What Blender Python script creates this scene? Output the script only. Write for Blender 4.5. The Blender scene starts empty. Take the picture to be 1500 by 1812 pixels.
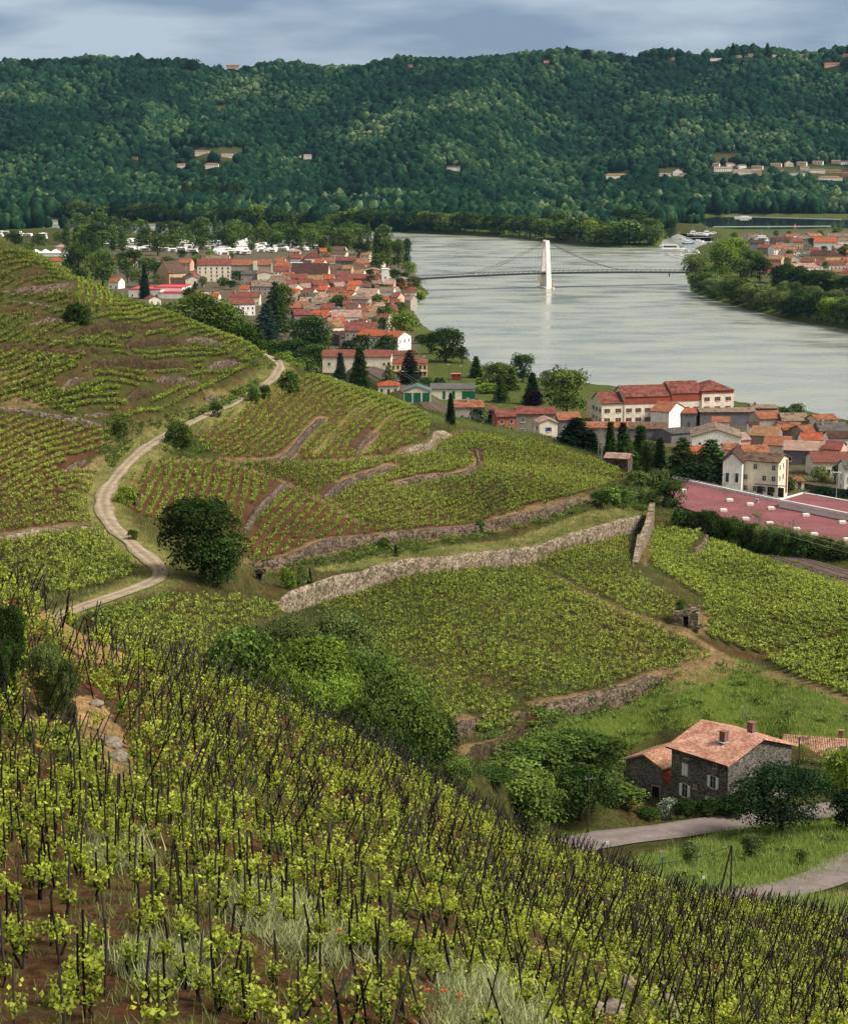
import bpy, math, random, re
import numpy as np
from mathutils import Vector, Matrix
sc = bpy.context.scene
R = math.radians
# ------------------------------------------------------------------ camera, sky, sun, exposure
F, H0, PITCH = 3500.0, 120.0, math.atan(676 / 3500)
cam = bpy.data.objects.new('camera', bpy.data.cameras.new('camera'))
sc.collection.objects.link(cam); sc.camera = cam
cam.location = (0, 0, H0); cam.rotation_euler = (math.pi / 2 - PITCH, 0, 0)
cam.data.sensor_fit = 'HORIZONTAL'; cam.data.sensor_width = 36; cam.data.lens = 36 * F / 1500
cam.data.clip_start = 1; cam.data.clip_end = 20000
SUN_EL, SUN_AZ = 48, 108          # degrees; azimuth clockwise from the view direction
sun = bpy.data.objects.new('sun', bpy.data.lights.new('sun', 'SUN'))
sc.collection.objects.link(sun)
sun.data.energy = 3.6; sun.data.angle = R(18); sun.data.color = (1, .95, .86)
sd = Vector((math.sin(R(SUN_AZ)) * math.cos(R(SUN_EL)), math.cos(R(SUN_AZ)) * math.cos(R(SUN_EL)), math.sin(R(SUN_EL))))
sun.rotation_euler = sd.to_track_quat('Z', 'Y').to_euler()
sun.location = (300, 100, 500)
world = bpy.data.worlds.new('World'); sc.world = world; world.use_nodes = True
wt = world.node_tree; wt.nodes.clear()
def wn(t, **k):
    n = wt.nodes.new(t)
    for a, b in k.items(): setattr(n, a, b)
    return n
wo = wn('ShaderNodeOutputWorld'); wb = wn('ShaderNodeBackground'); wb.inputs[1].default_value = .12
sky = wn('ShaderNodeTexSky', sky_type='NISHITA', sun_disc=False, sun_elevation=R(SUN_EL), sun_rotation=R(SUN_AZ), altitude=250)
tc = wn('ShaderNodeTexCoord'); sep = wn('ShaderNodeSeparateXYZ')
wt.links.new(tc.outputs['Generated'], sep.inputs[0])
mp = wn('ShaderNodeMapping'); mp.inputs['Scale'].default_value = (2.6, 2.6, 13); wt.links.new(tc.outputs['Generated'], mp.inputs[0])
nz = wn('ShaderNodeTexNoise'); nz.inputs['Scale'].default_value = 3.2; nz.inputs['Detail'].default_value = 8; nz.inputs['Roughness'].default_value = .5
wt.links.new(mp.outputs[0], nz.inputs['Vector'])
cr = wn('ShaderNodeValToRGB')
cr.color_ramp.elements[0].position = .40; cr.color_ramp.elements[0].color = (0.9, 1.3, 1.85, 1)
cr.color_ramp.elements[1].position = .62; cr.color_ramp.elements[1].color = (1.95, 2.35, 2.8, 1)
wt.links.new(nz.outputs[0], cr.inputs[0])
hg = wn('ShaderNodeMapRange'); hg.inputs[1].default_value = .02; hg.inputs[2].default_value = .75; hg.inputs[3].default_value = 1.0; hg.inputs[4].default_value = 1.6
wt.links.new(sep.outputs[2], hg.inputs[0])
hs = wn('ShaderNodeMix', data_type='RGBA', blend_type='MULTIPLY'); hs.inputs[0].default_value = 1
wt.links.new(cr.outputs[0], hs.inputs[6]); wt.links.new(hg.outputs[0], hs.inputs[7])
wh = wn('ShaderNodeMapRange'); wh.inputs[1].default_value = .095; wh.inputs[2].default_value = .22; wt.links.new(sep.outputs[2], wh.inputs[0])
wc = wn('ShaderNodeMix', data_type='RGBA'); wt.links.new(wh.outputs[0], wc.inputs[0])
wt.links.new(hs.outputs[2], wc.inputs[6]); wc.inputs[7].default_value = (3.0, 2.97, 2.85, 1)
mx = wn('ShaderNodeMix', data_type='RGBA'); mx.inputs[0].default_value = .95
wt.links.new(sky.outputs[0], mx.inputs[6]); wt.links.new(wc.outputs[2], mx.inputs[7])
wt.links.new(mx.outputs[2], wb.inputs[0]); wt.links.new(wb.outputs[0], wo.inputs[0])
sc.view_settings.view_transform = 'Standard'; sc.view_settings.look = 'None'
sc.view_settings.exposure = 0.9; sc.view_settings.gamma = 1
cy = sc.cycles
cy.max_bounces = 4; cy.diffuse_bounces = 2; cy.glossy_bounces = 2; cy.transmission_bounces = 2; cy.transparent_max_bounces = 4; cy.volume_bounces = 0
cy.use_adaptive_sampling = True; cy.adaptive_threshold = .02
cy.use_denoising = True
try: cy.denoising_prefilter = 'ACCURATE'
except Exception: pass
# ------------------------------------------------------------------ picture <-> place
cp, sp = math.cos(PITCH), math.sin(PITCH)
def ray(px, py):
    a = (px - 750) / F; b = (906 - py) / F
    dy = cp + b * sp; dz = b * cp - sp
    return a / dy, dz / dy                      # X and Z per metre of Y
def U(px, py, D):
    a, s = ray(px, py); return (a * D, D, H0 + s * D)
def proj(x, y, z):
    dz = z - H0; f = y * cp - dz * sp; u = y * sp + dz * cp
    return 750 + F * x / f, 906 - F * u / f
def lin(h):
    c = [int(h[i:i + 2], 16) / 255 for i in (0, 2, 4)]
    return tuple(v / 12.92 if v < .04045 else ((v + .055) / 1.055) ** 2.4 for v in c)
rng = np.random.default_rng(7); random.seed(7)
# ------------------------------------------------------------------ objects
COL = sc.collection
def tag(o, label=None, cat=None, group=None, kind=None):
    if label: o['label'] = label
    if cat: o['category'] = cat
    if group: o['group'] = group
    if kind: o['kind'] = kind
    return o
def link(o, parent=None):
    COL.objects.link(o)
    if parent is not None: o.parent = parent
    return o
def empty(name, loc, rz=0, label=None, cat=None, group=None):
    o = bpy.data.objects.new(name, None); o.location = loc; o.rotation_euler = (0, 0, rz); o.empty_display_size = .5
    link(o); return tag(o, label, cat, group)
def mesh_np(name, V, Fq, tint=None, col=None, mats=(), midx=None, smooth=False):
    me = bpy.data.meshes.new(name)
    V = np.asarray(V, np.float32); Fq = np.asarray(Fq, np.int32); k = Fq.shape[1]
    me.vertices.add(len(V)); me.vertices.foreach_set('co', V.ravel())
    me.loops.add(Fq.size); me.loops.foreach_set('vertex_index', Fq.ravel())
    me.polygons.add(len(Fq)); me.polygons.foreach_set('loop_start', np.arange(0, Fq.size, k, dtype=np.int32))
    if smooth: me.polygons.foreach_set('use_smooth', np.ones(len(Fq), bool))
    if midx is not None: me.polygons.foreach_set('material_index', np.asarray(midx, np.int32))
    if tint is not None:
        at = me.attributes.new('tint', 'FLOAT', 'POINT'); at.data.foreach_set('value', np.asarray(tint, np.float32))
    if col is not None:
        at = me.attributes.new('cover', 'FLOAT_COLOR', 'POINT'); at.data.foreach_set('color', np.asarray(col, np.float32).ravel())
    for m in mats: me.materials.append(m)
    me.update(calc_edges=True)
    return me
class MB:
    """collects small solids into one mesh"""
    def __init__(s): s.v = []; s.f = []; s.m = []; s.M = Matrix.Identity(4)
    def add(s, vs, fs, m=0):
        b = len(s.v)
        s.v += [tuple(s.M @ Vector(v)) for v in vs]; s.f += [tuple(b + i for i in f) for f in fs]; s.m += [m] * len(fs)
    def box(s, c, d, m=0, rz=0):
        x, y, z = [q / 2 for q in d]; ca, sa = math.cos(rz), math.sin(rz)
        vs = []
        for a, b, e in ((-x, -y, -z), (x, -y, -z), (x, y, -z), (-x, y, -z), (-x, -y, z), (x, -y, z), (x, y, z), (-x, y, z)):
            vs.append((c[0] + a * ca - b * sa, c[1] + a * sa + b * ca, c[2] + e))
        s.add(vs, [(0, 3, 2, 1), (4, 5, 6, 7), (0, 1, 5, 4), (1, 2, 6, 5), (2, 3, 7, 6), (3, 0, 4, 7)], m)
    def tube(s, p, q, r0, r1=None, n=6, m=0):
        r1 = r0 if r1 is None else r1; p = Vector(p); q = Vector(q); d = (q - p).normalized()
        a = d.orthogonal().normalized(); b = d.cross(a); vs = []
        for c, r in ((p, r0), (q, r1)):
            for i in range(n):
                t = 2 * math.pi * i / n; vs.append(tuple(c + (a * math.cos(t) + b * math.sin(t)) * r))
        s.add(vs, [(i, (i + 1) % n, n + (i + 1) % n, n + i) for i in range(n)] + [tuple(range(n))[::-1], tuple(range(n, 2 * n))], m)
    def prism(s, pts, z0, z1, m=0):
        n = len(pts); vs = [(x, y, z0) for x, y in pts] + [(x, y, z1) for x, y in pts]
        s.add(vs, [(i, (i + 1) % n, n + (i + 1) % n, n + i) for i in range(n)] + [tuple(range(n))[::-1], tuple(range(n, 2 * n))], m)
    def mesh(s, name, mats):
        me = bpy.data.meshes.new(name); me.from_pydata(s.v, [], s.f)
        for m in (mats if isinstance(mats, (list, tuple)) else [mats]): me.materials.append(m)
        me.polygons.foreach_set('material_index', s.m); me.update(); return me
    def obj(s, name, mats, parent=None, loc=None):
        o = bpy.data.objects.new(name, s.mesh(name, mats)); link(o, parent)
        if loc is not None: o.location = loc
        return o
# ------------------------------------------------------------------ materials
def nodes(name, rough=.8, spec=.2):
    m = bpy.data.materials.new(name); m.use_nodes = True; t = m.node_tree; b = t.nodes['Principled BSDF']
    b.inputs['Roughness'].default_value = rough; b.inputs['Specular IOR Level'].default_value = spec
    return m, t, b
def N(t, ty, **k):
    n = t.nodes.new(ty)
    for a, b in k.items(): setattr(n, a, b)
    return n
def noise(t, scale, detail=4, vec=None, rough=.6):
    n = N(t, 'ShaderNodeTexNoise'); n.inputs['Scale'].default_value = scale; n.inputs['Detail'].default_value = detail; n.inputs['Roughness'].default_value = rough
    if vec is not None: t.links.new(vec, n.inputs['Vector'])
    return n.outputs[0]
def ramp(t, fac, a, b, p0=.35, p1=.65):
    r = N(t, 'ShaderNodeValToRGB'); e = r.color_ramp.elements
    e[0].position = p0; e[1].position = p1; e[0].color = (*a, 1); e[1].color = (*b, 1); t.links.new(fac, r.inputs[0]); return r.outputs[0]
def mul(t, a, b, f=1.0, mode='MULTIPLY'):
    n = N(t, 'ShaderNodeMix', data_type='RGBA', blend_type=mode); n.inputs[0].default_value = f
    t.links.new(a, n.inputs[6]); t.links.new(b, n.inputs[7]); return n.outputs[2]
def coord(t, what='Object', scale=None):
    o = N(t, 'ShaderNodeTexCoord').outputs[what]
    if scale:
        m = N(t, 'ShaderNodeMapping'); m.inputs['Scale'].default_value = scale; t.links.new(o, m.inputs[0]); o = m.outputs[0]
    return o
def bump(t, b, h, st=.5, dist=.05):
    n = N(t, 'ShaderNodeBump'); n.inputs['Strength'].default_value = st; n.inputs['Distance'].default_value = dist
    t.links.new(h, n.inputs['Height']); t.links.new(n.outputs[0], b.inputs['Normal'])
CACHE = {}
def paint(hexc, rough=.8, var=.25, scale=1.2, spec=.2):
    """plain surface with grime-sized variation"""
    k = ('p', hexc, rough, var, scale)
    if k not in CACHE:
        m, t, b = nodes('paint_' + hexc, rough, spec); c = lin(hexc)
        v = coord(t); n1 = noise(t, scale, 6, v)
        t.links.new(ramp(t, n1, tuple(x * (1 - var) for x in c), tuple(min(1, x * (1 + var * .5)) for x in c), .3, .7), b.inputs['Base Color'])
        CACHE[k] = m
    return CACHE[k]
def plaster(hexc):
    k = ('w', hexc)
    if k not in CACHE:
        m, t, b = nodes('plaster_' + hexc, .9, .1); c = lin(hexc)
        v = coord(t); n1 = noise(t, .35, 6, v); n2 = noise(t, 1.0, 5, coord(t, 'Object', (2.5, 2.5, .35)))
        a = ramp(t, n1, tuple(x * .8 for x in c), tuple(min(1, x * 1.08) for x in c), .3, .7)
        bb = ramp(t, n2, (.72, .69, .64), (1, 1, 1), .32, .55)
        t.links.new(mul(t, a, bb, .8), b.inputs['Base Color']); bump(t, b, noise(t, 6, 3, v), .3, .02)
        CACHE[k] = m
    return CACHE[k]
def tiles(hexc, moss=.35, sc_=1.0):
    k = ('t', hexc, moss, sc_)
    if k not in CACHE:
        m, t, b = nodes('tiles_' + hexc, .85, .15); c = lin(hexc)
        v = coord(t)
        br = N(t, 'ShaderNodeTexBrick'); br.inputs['Scale'].default_value = 2.2 * sc_; br.inputs['Mortar Size'].default_value = .03
        br.inputs['Brick Width'].default_value = .55; br.inputs['Row Height'].default_value = .8; br.inputs['Bias'].default_value = -.1
        br.inputs['Color1'].default_value = (*[x * .78 for x in c], 1); br.inputs['Color2'].default_value = (*[min(1, x * 1.22) for x in c], 1)
        br.inputs['Mortar'].default_value = (*[x * .45 for x in c], 1); t.links.new(v, br.inputs['Vector'])
        pat = ramp(t, noise(t, .5, 7, v), (.42, .36, .30), (1.0, 1.0, 1.0), .38, .38 + .3 * (1.2 - moss))
        n2 = ramp(t, noise(t, 3.5, 4, v), (.75, .75, .78), (1.1, 1.08, 1.05), .3, .7)
        t.links.new(mul(t, mul(t, br.outputs[0], pat, .4 + moss), n2, .8), b.inputs['Base Color'])
        w = N(t, 'ShaderNodeTexWave', wave_type='BANDS', bands_direction='X'); w.inputs['Scale'].default_value = 1.6 * sc_; t.links.new(v, w.inputs[0])
        bump(t, b, w.outputs[1], .8, .08)
        CACHE[k] = m
    return CACHE[k]
def stone(name, a, b_, mort, scale=2.2, vs=(1, 1, 1.6)):
    m, t, b = nodes(name, .95, .1)
    v = coord(t, 'Object', vs)
    vo = N(t, 'ShaderNodeTexVoronoi', feature='F1'); vo.inputs['Scale'].default_value = scale; t.links.new(v, vo.inputs['Vector'])
    ve = N(t, 'ShaderNodeTexVoronoi', feature='DISTANCE_TO_EDGE'); ve.inputs['Scale'].default_value = scale; t.links.new(v, ve.inputs['Vector'])
    sx = N(t, 'ShaderNodeSeparateColor'); t.links.new(vo.outputs['Color'], sx.inputs[0])
    c = ramp(t, sx.outputs[0], a, b_, .1, .9)
    edge = ramp(t, ve.outputs[0], mort, (1, 1, 1), .0, .07)
    n1 = ramp(t, noise(t, .25, 6, coord(t)), (.6, .58, .52), (1.1, 1.08, 1.05), .35, .6)
    t.links.new(mul(t, mul(t, c, edge), n1, .9), b.inputs['Base Color'])
    bump(t, b, ve.outputs[0], .8, .15)
    return m
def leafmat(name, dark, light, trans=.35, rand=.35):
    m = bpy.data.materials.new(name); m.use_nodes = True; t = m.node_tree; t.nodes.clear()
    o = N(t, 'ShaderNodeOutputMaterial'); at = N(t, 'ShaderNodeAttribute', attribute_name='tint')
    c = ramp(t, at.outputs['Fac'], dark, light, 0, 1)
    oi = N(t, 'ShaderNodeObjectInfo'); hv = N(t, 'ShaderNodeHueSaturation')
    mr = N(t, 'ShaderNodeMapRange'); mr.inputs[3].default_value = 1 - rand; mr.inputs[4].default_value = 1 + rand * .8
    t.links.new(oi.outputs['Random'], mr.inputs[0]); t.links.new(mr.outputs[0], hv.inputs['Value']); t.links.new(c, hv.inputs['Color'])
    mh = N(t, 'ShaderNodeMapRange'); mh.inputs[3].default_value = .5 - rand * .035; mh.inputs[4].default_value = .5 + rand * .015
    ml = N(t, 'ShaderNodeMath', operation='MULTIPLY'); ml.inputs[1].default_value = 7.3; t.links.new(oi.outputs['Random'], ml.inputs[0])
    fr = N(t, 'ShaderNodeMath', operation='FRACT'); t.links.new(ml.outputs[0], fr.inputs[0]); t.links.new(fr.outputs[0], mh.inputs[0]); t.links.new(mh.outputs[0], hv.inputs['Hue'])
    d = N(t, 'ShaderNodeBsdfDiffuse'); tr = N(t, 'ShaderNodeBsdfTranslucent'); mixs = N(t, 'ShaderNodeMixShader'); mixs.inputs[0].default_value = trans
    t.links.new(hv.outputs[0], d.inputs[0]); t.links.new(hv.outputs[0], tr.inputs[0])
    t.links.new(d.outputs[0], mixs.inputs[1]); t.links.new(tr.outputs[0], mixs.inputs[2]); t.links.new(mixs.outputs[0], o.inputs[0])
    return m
# ------------------------------------------------------------------ the lie of the land
CT = [  # picture x, y and distance of points on the ground
 # near vineyard slope
 (0,1812,43),(250,1812,43),(500,1812,45),(750,1812,49),(1000,1812,62),(1250,1812,82),(1500,1812,98),
 (0,1600,55),(300,1600,58),(600,1600,66),(900,1650,80),(1200,1700,103),(1500,1730,120),
 (0,1400,70),(300,1400,80),(600,1450,95),(900,1550,118),(1200,1640,130),
 (0,1200,92),(200,1220,100),(400,1290,112),(0,1050,120),(150,1130,122),(300,1180,128),(500,1270,138),(700,1370,150),(900,1480,158),(1060,1540,158),
 (1200,1600,156),(1350,1635,150),(1500,1665,146),(-300,1300,70),(-300,1000,110),(-300,1700,45),(1750,1740,135),(1750,1812,118),
 # gully and lower valley
 (500,1110,300),(620,1140,285),(700,1150,300),(900,1100,335),(1000,1200,305),(900,1232,288),(800,1290,262),(930,1330,262),(1180,1190,322),
 (1000,1330,262),(1100,1400,252),(1230,1425,258),(1300,1455,246),(1150,1475,240),(1000,1497,232),(930,1480,226),(1480,1470,236),(1400,1520,218),(1450,1600,187),(1300,1582,196),(1400,1572,202),(1500,1540,214),(1200,1530,212),
 (1700,1450,240),(1750,1600,200),
 (1200,1250,298),(1400,1280,290),(1500,1230,312),(1300,1180,335),(1500,1100,362),(1250,1130,342),(1215,1100,345),(1200,1010,398),(1100,1010,380),(1350,1080,375),(1500,1035,402),(1700,1090,370),
 # left of the track
 (140,1080,262),(290,1015,292),(420,1040,295),(300,1120,250),(250,1150,235),(190,880,352),(240,970,312),(300,760,432),(500,655,525),(400,715,470),
 (0,435,480),(0,520,455),(0,600,430),(0,730,388),(0,860,345),(0,940,318),(0,1040,285),(110,482,500),(200,540,495),(300,557,525),(430,605,535),(200,640,440),(330,640,478),(120,740,398),(230,740,420),(100,850,352),(100,1000,300),
 (-300,330,470),(-300,600,400),(-300,900,310),(-600,200,450),(-600,700,380),
 # middle spur
 (380,790,425),(450,710,478),(560,668,532),(600,720,500),(700,712,560),(760,742,560),(600,810,448),(700,800,470),(500,860,400),(400,900,365),(320,830,395),(600,900,395),(450,985,342),(560,975,352),(700,940,385),(830,768,545),(800,850,450),(950,782,548),(900,890,430),(1000,840,500),(1090,828,535),(1050,870,470),(1190,880,490),
 # field above and below the big wall
 (500,1068,322),(620,1036,345),(760,1003,370),(940,986,405),(1120,928,455),(1200,915,468),(1000,1040,370),(800,1040,350),
 (1340,968,442),(1500,1012,414),(1280,945,455),(1420,985,430),(1700,1065,395),
 # behind the spur crest, out of sight
]
CT += [(1139,1425,262),(1170,1430,258),(1110,1380,272),(1160,1360,285),(1250,1370,275),(1350,1400,262),(1420,1410,262),(1470,1395,268),(1350,1330,290)]
GW = [  # direct (x, y, z)
 (0,14,109.5),(-20,14,112),(20,14,107),(0,24,105.3),(-14,30,105.5),(14,30,101.5),(24,60,89.5),
 (-45,200,57),(-20,195,52),(0,195,48),(20,190,44),(-70,200,62),(-10,230,46),(30,200,41),(10,225,43),
 (-210,640,60),(-150,650,45),(-100,680,22),(-60,700,15),(-20,720,13),(30,690,14),(60,640,15),(95,600,15),(120,560,17),(110,520,19),(180,520,17),(220,480,20),
 (-40,610,38),(0,620,33),(40,600,27),(70,575,22),(-300,700,70),(-100,620,50),
 (-200,850,13),(-320,900,30),(0,800,10),(150,700,12),(250,640,14),(60,800,9),(150,800,8),(-100,850,10),(300,800,8),(-100,1000,9),(-200,1100,10),(-300,1100,12),(-450,1200,22),(0,1000,7),(-50,1200,7),(-200,1400,8),(-350,1500,9),(-500,1500,14),(0,1500,7),(200,1500,7),(400,1300,8),(500,1600,8),(-600,1900,8),(-300,1900,6),(0,1900,6),(300,1900,6),(600,1900,6),
 (250,1000,7),(400,1000,8),(-1000,2500,7),(-400,2400,6),(0,2400,6),(500,2400,6),(900,2400,7),
]
for px in (-700, -300, 0, 300, 600, 900, 1200, 1500, 1800, 2200):
    for py, D in ((372, 2950), (345, 3230), (300, 3480), (250, 3680)): GW.append(U(px, py, D))
    GW.append((px - 750 > 0 and (px - 750) * 1.71 or (px - 750) * 1.71, 6000, 120)); GW.append(((px - 750) * 1.4, 4950, 190))
def HL(px, py, D): GW.append(U(px, py, D))
for px, py in ((-700,115),(-300,118),(0,120),(150,116),(300,114),(500,122),(700,114),(850,113),(930,105),(1040,108),(1180,100),(1300,95),(1500,90),(1800,85),(2200,85)): HL(px, py + 1, 4350)
for q in ((1000,125,4200),(850,170,3880),(700,215,3660),(600,255,3520),(480,300,3400),(540,160,4180),(450,200,4080),(330,225,3980),(150,200,4050),
          (260,205,3750),(350,235,3560),(60,240,3650),(1450,180,4000),(1300,230,3800),(1150,265,3620),(1220,160,4200),(1050,215,4050),(950,250,3850),(1400,260,3640),(0,180,4050),(700,150,4180)): HL(*q)
def G3(pts): a = np.array(pts, float); return a
pts = np.array([U(*c) for c in CT] + GW, float)
def uvw(x, y): return np.stack([x / y * 3.2, np.log(y)], -1)
def tps(d2): return np.where(d2 > 1e-12, .5 * d2 * np.log(np.maximum(d2, 1e-12)), 0)
A = uvw(pts[:, 0], pts[:, 1]); n = len(A)
# heights relative to the eye, per metre of distance: keeps the weight of near and far points alike
W = (pts[:, 2] - H0) / pts[:, 1] ** .55
d2 = ((A[:, None] - A[None]) ** 2).sum(-1)
K = tps(d2) + np.eye(n) * .0006
Pm = np.hstack([np.ones((n, 1)), A]); M_ = np.block([[K, Pm], [Pm.T, np.zeros((3, 3))]])
SOL = np.linalg.solve(M_, np.concatenate([W, np.zeros(3)]))
def z_raw(x, y):
    q = uvw(x, y); out = np.empty(len(q))
    for i in range(0, len(q), 40000):
        s = q[i:i + 40000]; dd = ((s[:, None] - A[None]) ** 2).sum(-1)
        out[i:i + 40000] = tps(dd) @ SOL[:n] + SOL[n] + s @ SOL[n + 1:]
    return H0 + out * y ** .55
UU = np.concatenate([np.linspace(-.50, -.26, 25)[:-1], np.linspace(-.26, .26, 391), np.linspace(.26, .50, 25)[1:]])
YY = [12.0]
while YY[-1] < 6200: YY.append(YY[-1] * (1.0045 if YY[-1] < 750 else 1.0068))
YY = np.array(YY); LY = np.log(YY)
gu, gy = np.meshgrid(UU, YY); GX = (gu * gy).ravel(); GY = gy.ravel()
cu = UU[::3]; cl = LY[::3]
cu = np.append(cu, UU[-1]); cl = np.append(cl, LY[-1])
mu, ml_ = np.meshgrid(cu, cl); ey = np.exp(ml_.ravel()); Zc = z_raw(mu.ravel() * ey, ey).reshape(mu.shape)
def interp2(xa, ya, Z, x, y):
    i = np.clip(np.searchsorted(xa, x) - 1, 0, len(xa) - 2); j = np.clip(np.searchsorted(ya, y) - 1, 0, len(ya) - 2)
    a = (x - xa[i]) / (xa[i + 1] - xa[i]); b = (y - ya[j]) / (ya[j + 1] - ya[j])
    a = np.clip(a, 0, 1); b = np.clip(b, 0, 1)
    return (Z[j, i] * (1 - a) + Z[j, i + 1] * a) * (1 - b) + (Z[j + 1, i] * (1 - a) + Z[j + 1, i + 1] * a) * b
Zg = interp2(cu, cl, Zc, gu.ravel(), np.log(GY))
# ---- water: world polygons found on the level of the river
def WP(L): return np.array([U(x, y, -H0 / ray(x, y)[1])[:2] for x, y in L])
RIVER = WP([(1750,815),(1500,752),(1440,742),(1300,722),(1150,704),(1040,694),(960,680),(900,664),(860,652),(835,640),(800,608),(770,590),(748,575),(738,560),(730,548),(742,534),(760,519),(748,507),(738,495),
            (733,470),(715,448),(690,436),(620,430),(500,426),(300,421),(150,415),(110,408),(0,404),(-250,400),(-250,385),(0,387),(60,388),(115,389),(330,398),(520,404),(610,407),(700,411),(800,415),(900,420),(960,427),(1030,434),(1080,438),(1165,438),
            (1172,425),(1200,413),(1255,414),(1262,424),(1225,442),(1222,462),(1212,480),(1222,515),(1262,531),(1330,549),(1400,567),(1500,583),(1600,600),(1750,630)])
BASIN = WP([(1242,398),(1235,383),(1330,381),(1480,385),(1700,390),(1700,412),(1500,412),(1400,411),(1300,409),(1262,406)])
def inside(P, x, y):
    r = np.zeros(len(x), bool); j = len(P) - 1
    for i in range(len(P)):
        xi, yi = P[i]; xj, yj = P[j]
        if yi != yj: r ^= ((yi > y) != (yj > y)) & (x < (xj - xi) * (y - yi) / (yj - yi) + xi)
        j = i
    return r
def segdist(P, x, y, closed=True):
    d = np.full(len(x), 1e9); side = np.zeros(len(x)); tt = np.zeros(len(x)); m = len(P)
    for i in range(m if closed else m - 1):
        a = P[i]; b = P[(i + 1) % m]; e = b - a; L2 = (e ** 2).sum() + 1e-9
        t = np.clip(((x - a[0]) * e[0] + (y - a[1]) * e[1]) / L2, 0, 1)
        qx = x - a[0] - t * e[0]; qy = y - a[1] - t * e[1]; dd = np.hypot(qx, qy); k = dd < d
        d[k] = dd[k]; side[k] = np.sign(e[0] * qy - e[1] * qx)[k]; tt[k] = (i + t)[k]
    return d, side, tt
def carve(Z, x, y):
    for P, w in ((RIVER, 14.), (BASIN, 9.)):
        k = np.where((x > P[:, 0].min() - 40) & (x < P[:, 0].max() + 40) & (y > P[:, 1].min() - 40) & (y < P[:, 1].max() + 40))[0]
        d, _, _ = segdist(P, x[k], y[k]); ins = inside(P, x[k], y[k])
        z = Z[k]; z = np.where(ins, np.maximum(-2.5, -.5 - d * .3), np.minimum(z, .3 + d * (4.5 / w)))
        Z[k] = z
    return Z
flat = (GY > 760) & (GY < 2900)
Zg[flat] = np.maximum(Zg[flat], 3.5)
Zg = carve(Zg, GX, GY)
def ground0(x, y):
    x = np.atleast_1d(np.asarray(x, float)); y = np.atleast_1d(np.asarray(y, float))
    return interp2(UU, LY, ZG, x / y, np.log(y))
ZG = Zg.reshape(len(YY), len(UU))
def gz(x, y): return float(ground0(x, y)[0])
def hit(px, py, lo=35, hi=5500):
    """where the line of sight through a picture point first meets the ground"""
    a, s = ray(px, py); D = np.exp(np.linspace(math.log(lo), math.log(hi), 1400)); g = ground0(a * D, D); f = H0 + s * D - g
    k = np.where((f[:-1] > 0) & (f[1:] <= 0))[0]
    if len(k) == 0: k = [int(np.argmin(np.abs(f)))]
    i = k[0]; t = f[i] / (f[i] - f[min(i + 1, len(f) - 1)] + 1e-9); t = min(max(t, 0), 1)
    d = D[i] + (D[min(i + 1, len(D) - 1)] - D[i]) * t
    return a * d, d, H0 + s * d
# ---- terrace walls: (name, label, height, [(x, y)...], lo, hi, thickness, style)
TW = []
def wl(label, h, P, lo=200, hi=700, style='dry'): TW.append((label, h, P, lo, hi, style))
wl('short brick red terrace wall at the top of the left hill, beside bright rows', 0.74, [(34,493),(56,488),(76,481)])
wl('long low dark terrace wall curving across the top of the left hill', 0.81, [(0,517),(34,513),(64,517),(104,512),(129,505)])
wl('grey stone terrace wall just above and left of the lone round bush', 0.81, [(14,533),(45,533),(78,540),(112,548)])
wl('rusty dark terrace wall ending left of the lone round bush', 0.99, [(0,555),(22,548),(56,551),(92,559)])
wl('dark stone wall running out from the foot of the lone round bush', 0.87, [(50,576),(84,566),(126,570)])
wl('brown humped terrace wall below and right of the lone round bush', 1.05, [(104,598),(140,593),(182,583),(224,584),(252,590)])
wl('thin brown terrace wall near the crest, right of the lone round bush', 0.62, [(238,580),(302,580)])
wl('longest dark brown terrace wall, starting at the left edge of the hill', 1.30, [(-30,616),(0,618),(56,618),(98,626),(140,629),(196,626)])
wl('rust topped dark terrace wall in the middle of the left hill', 1.18, [(216,615),(252,607),(308,605),(336,610)])
wl('small overgrown terrace wall close to the crest above the gravel track', 0.74, [(325,601),(392,607)])
wl('terrace wall with rust red top and pale stones, middle of the left hill', 1.12, [(148,649),(196,643),(252,645),(308,647),(336,646)])
wl('dark mossy terrace wall above the widest striped rows', 0.87, [(266,668),(322,673),(350,675)])
wl('crumbling stone wall bending up between two vine plots', 0.99, [(106,691),(129,671),(157,666)])
wl('low grassy stone wall near the top bend of the gravel track', 0.81, [(364,652),(395,645),(425,640)])
wl('faint brown wall above the striped rows next to the track', 0.62, [(218,708),(244,700),(269,694)])
wl('stony bank wall right above the gravel track', 0.87, [(361,701),(398,699)])
wl('long grass capped wall above the diagonal vine rows on the left', 1.05, [(-30,720),(0,723),(50,734),(92,739),(137,747),(190,757)])
wl('short dark wall beneath a patch of bare earth and grass', 0.68, [(146,734),(190,734)])
wl('pale stone rubble wall at the foot of the diagonal vine rows', 0.81, [(-30,952),(0,956),(56,942),(112,936),(186,934)])
wl('tan broken wall at the end of the diagonal vine rows', 0.62, [(112,836),(150,813)])
wl('stone wall climbing through the middle spur vineyard', 1.0, [(470,816),(505,814),(525,790),(543,766),(574,741)], 300)
wl('long sandy terrace wall slanting across the middle spur', 1.2, [(571,880),(605,859),(650,842),(699,825)], 300)
wl('grey terrace wall hooking upward at its right end on the spur', 1.2, [(692,859),(761,847),(824,838),(848,826),(841,795)], 300)
wl('pale bastion wall below the sandy path on the spur', 2.4, [(706,804),(740,797),(763,789),(768,772),(799,772)], 300)
wl('narrow grey wall running down between two plots behind the dark tree', .9, [(430,942),(463,897),(498,863),(508,852)], 300)
wl('short stony wall on the upper spur between steep rows', .9, [(630,804),(643,783),(668,766)], 300)
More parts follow.
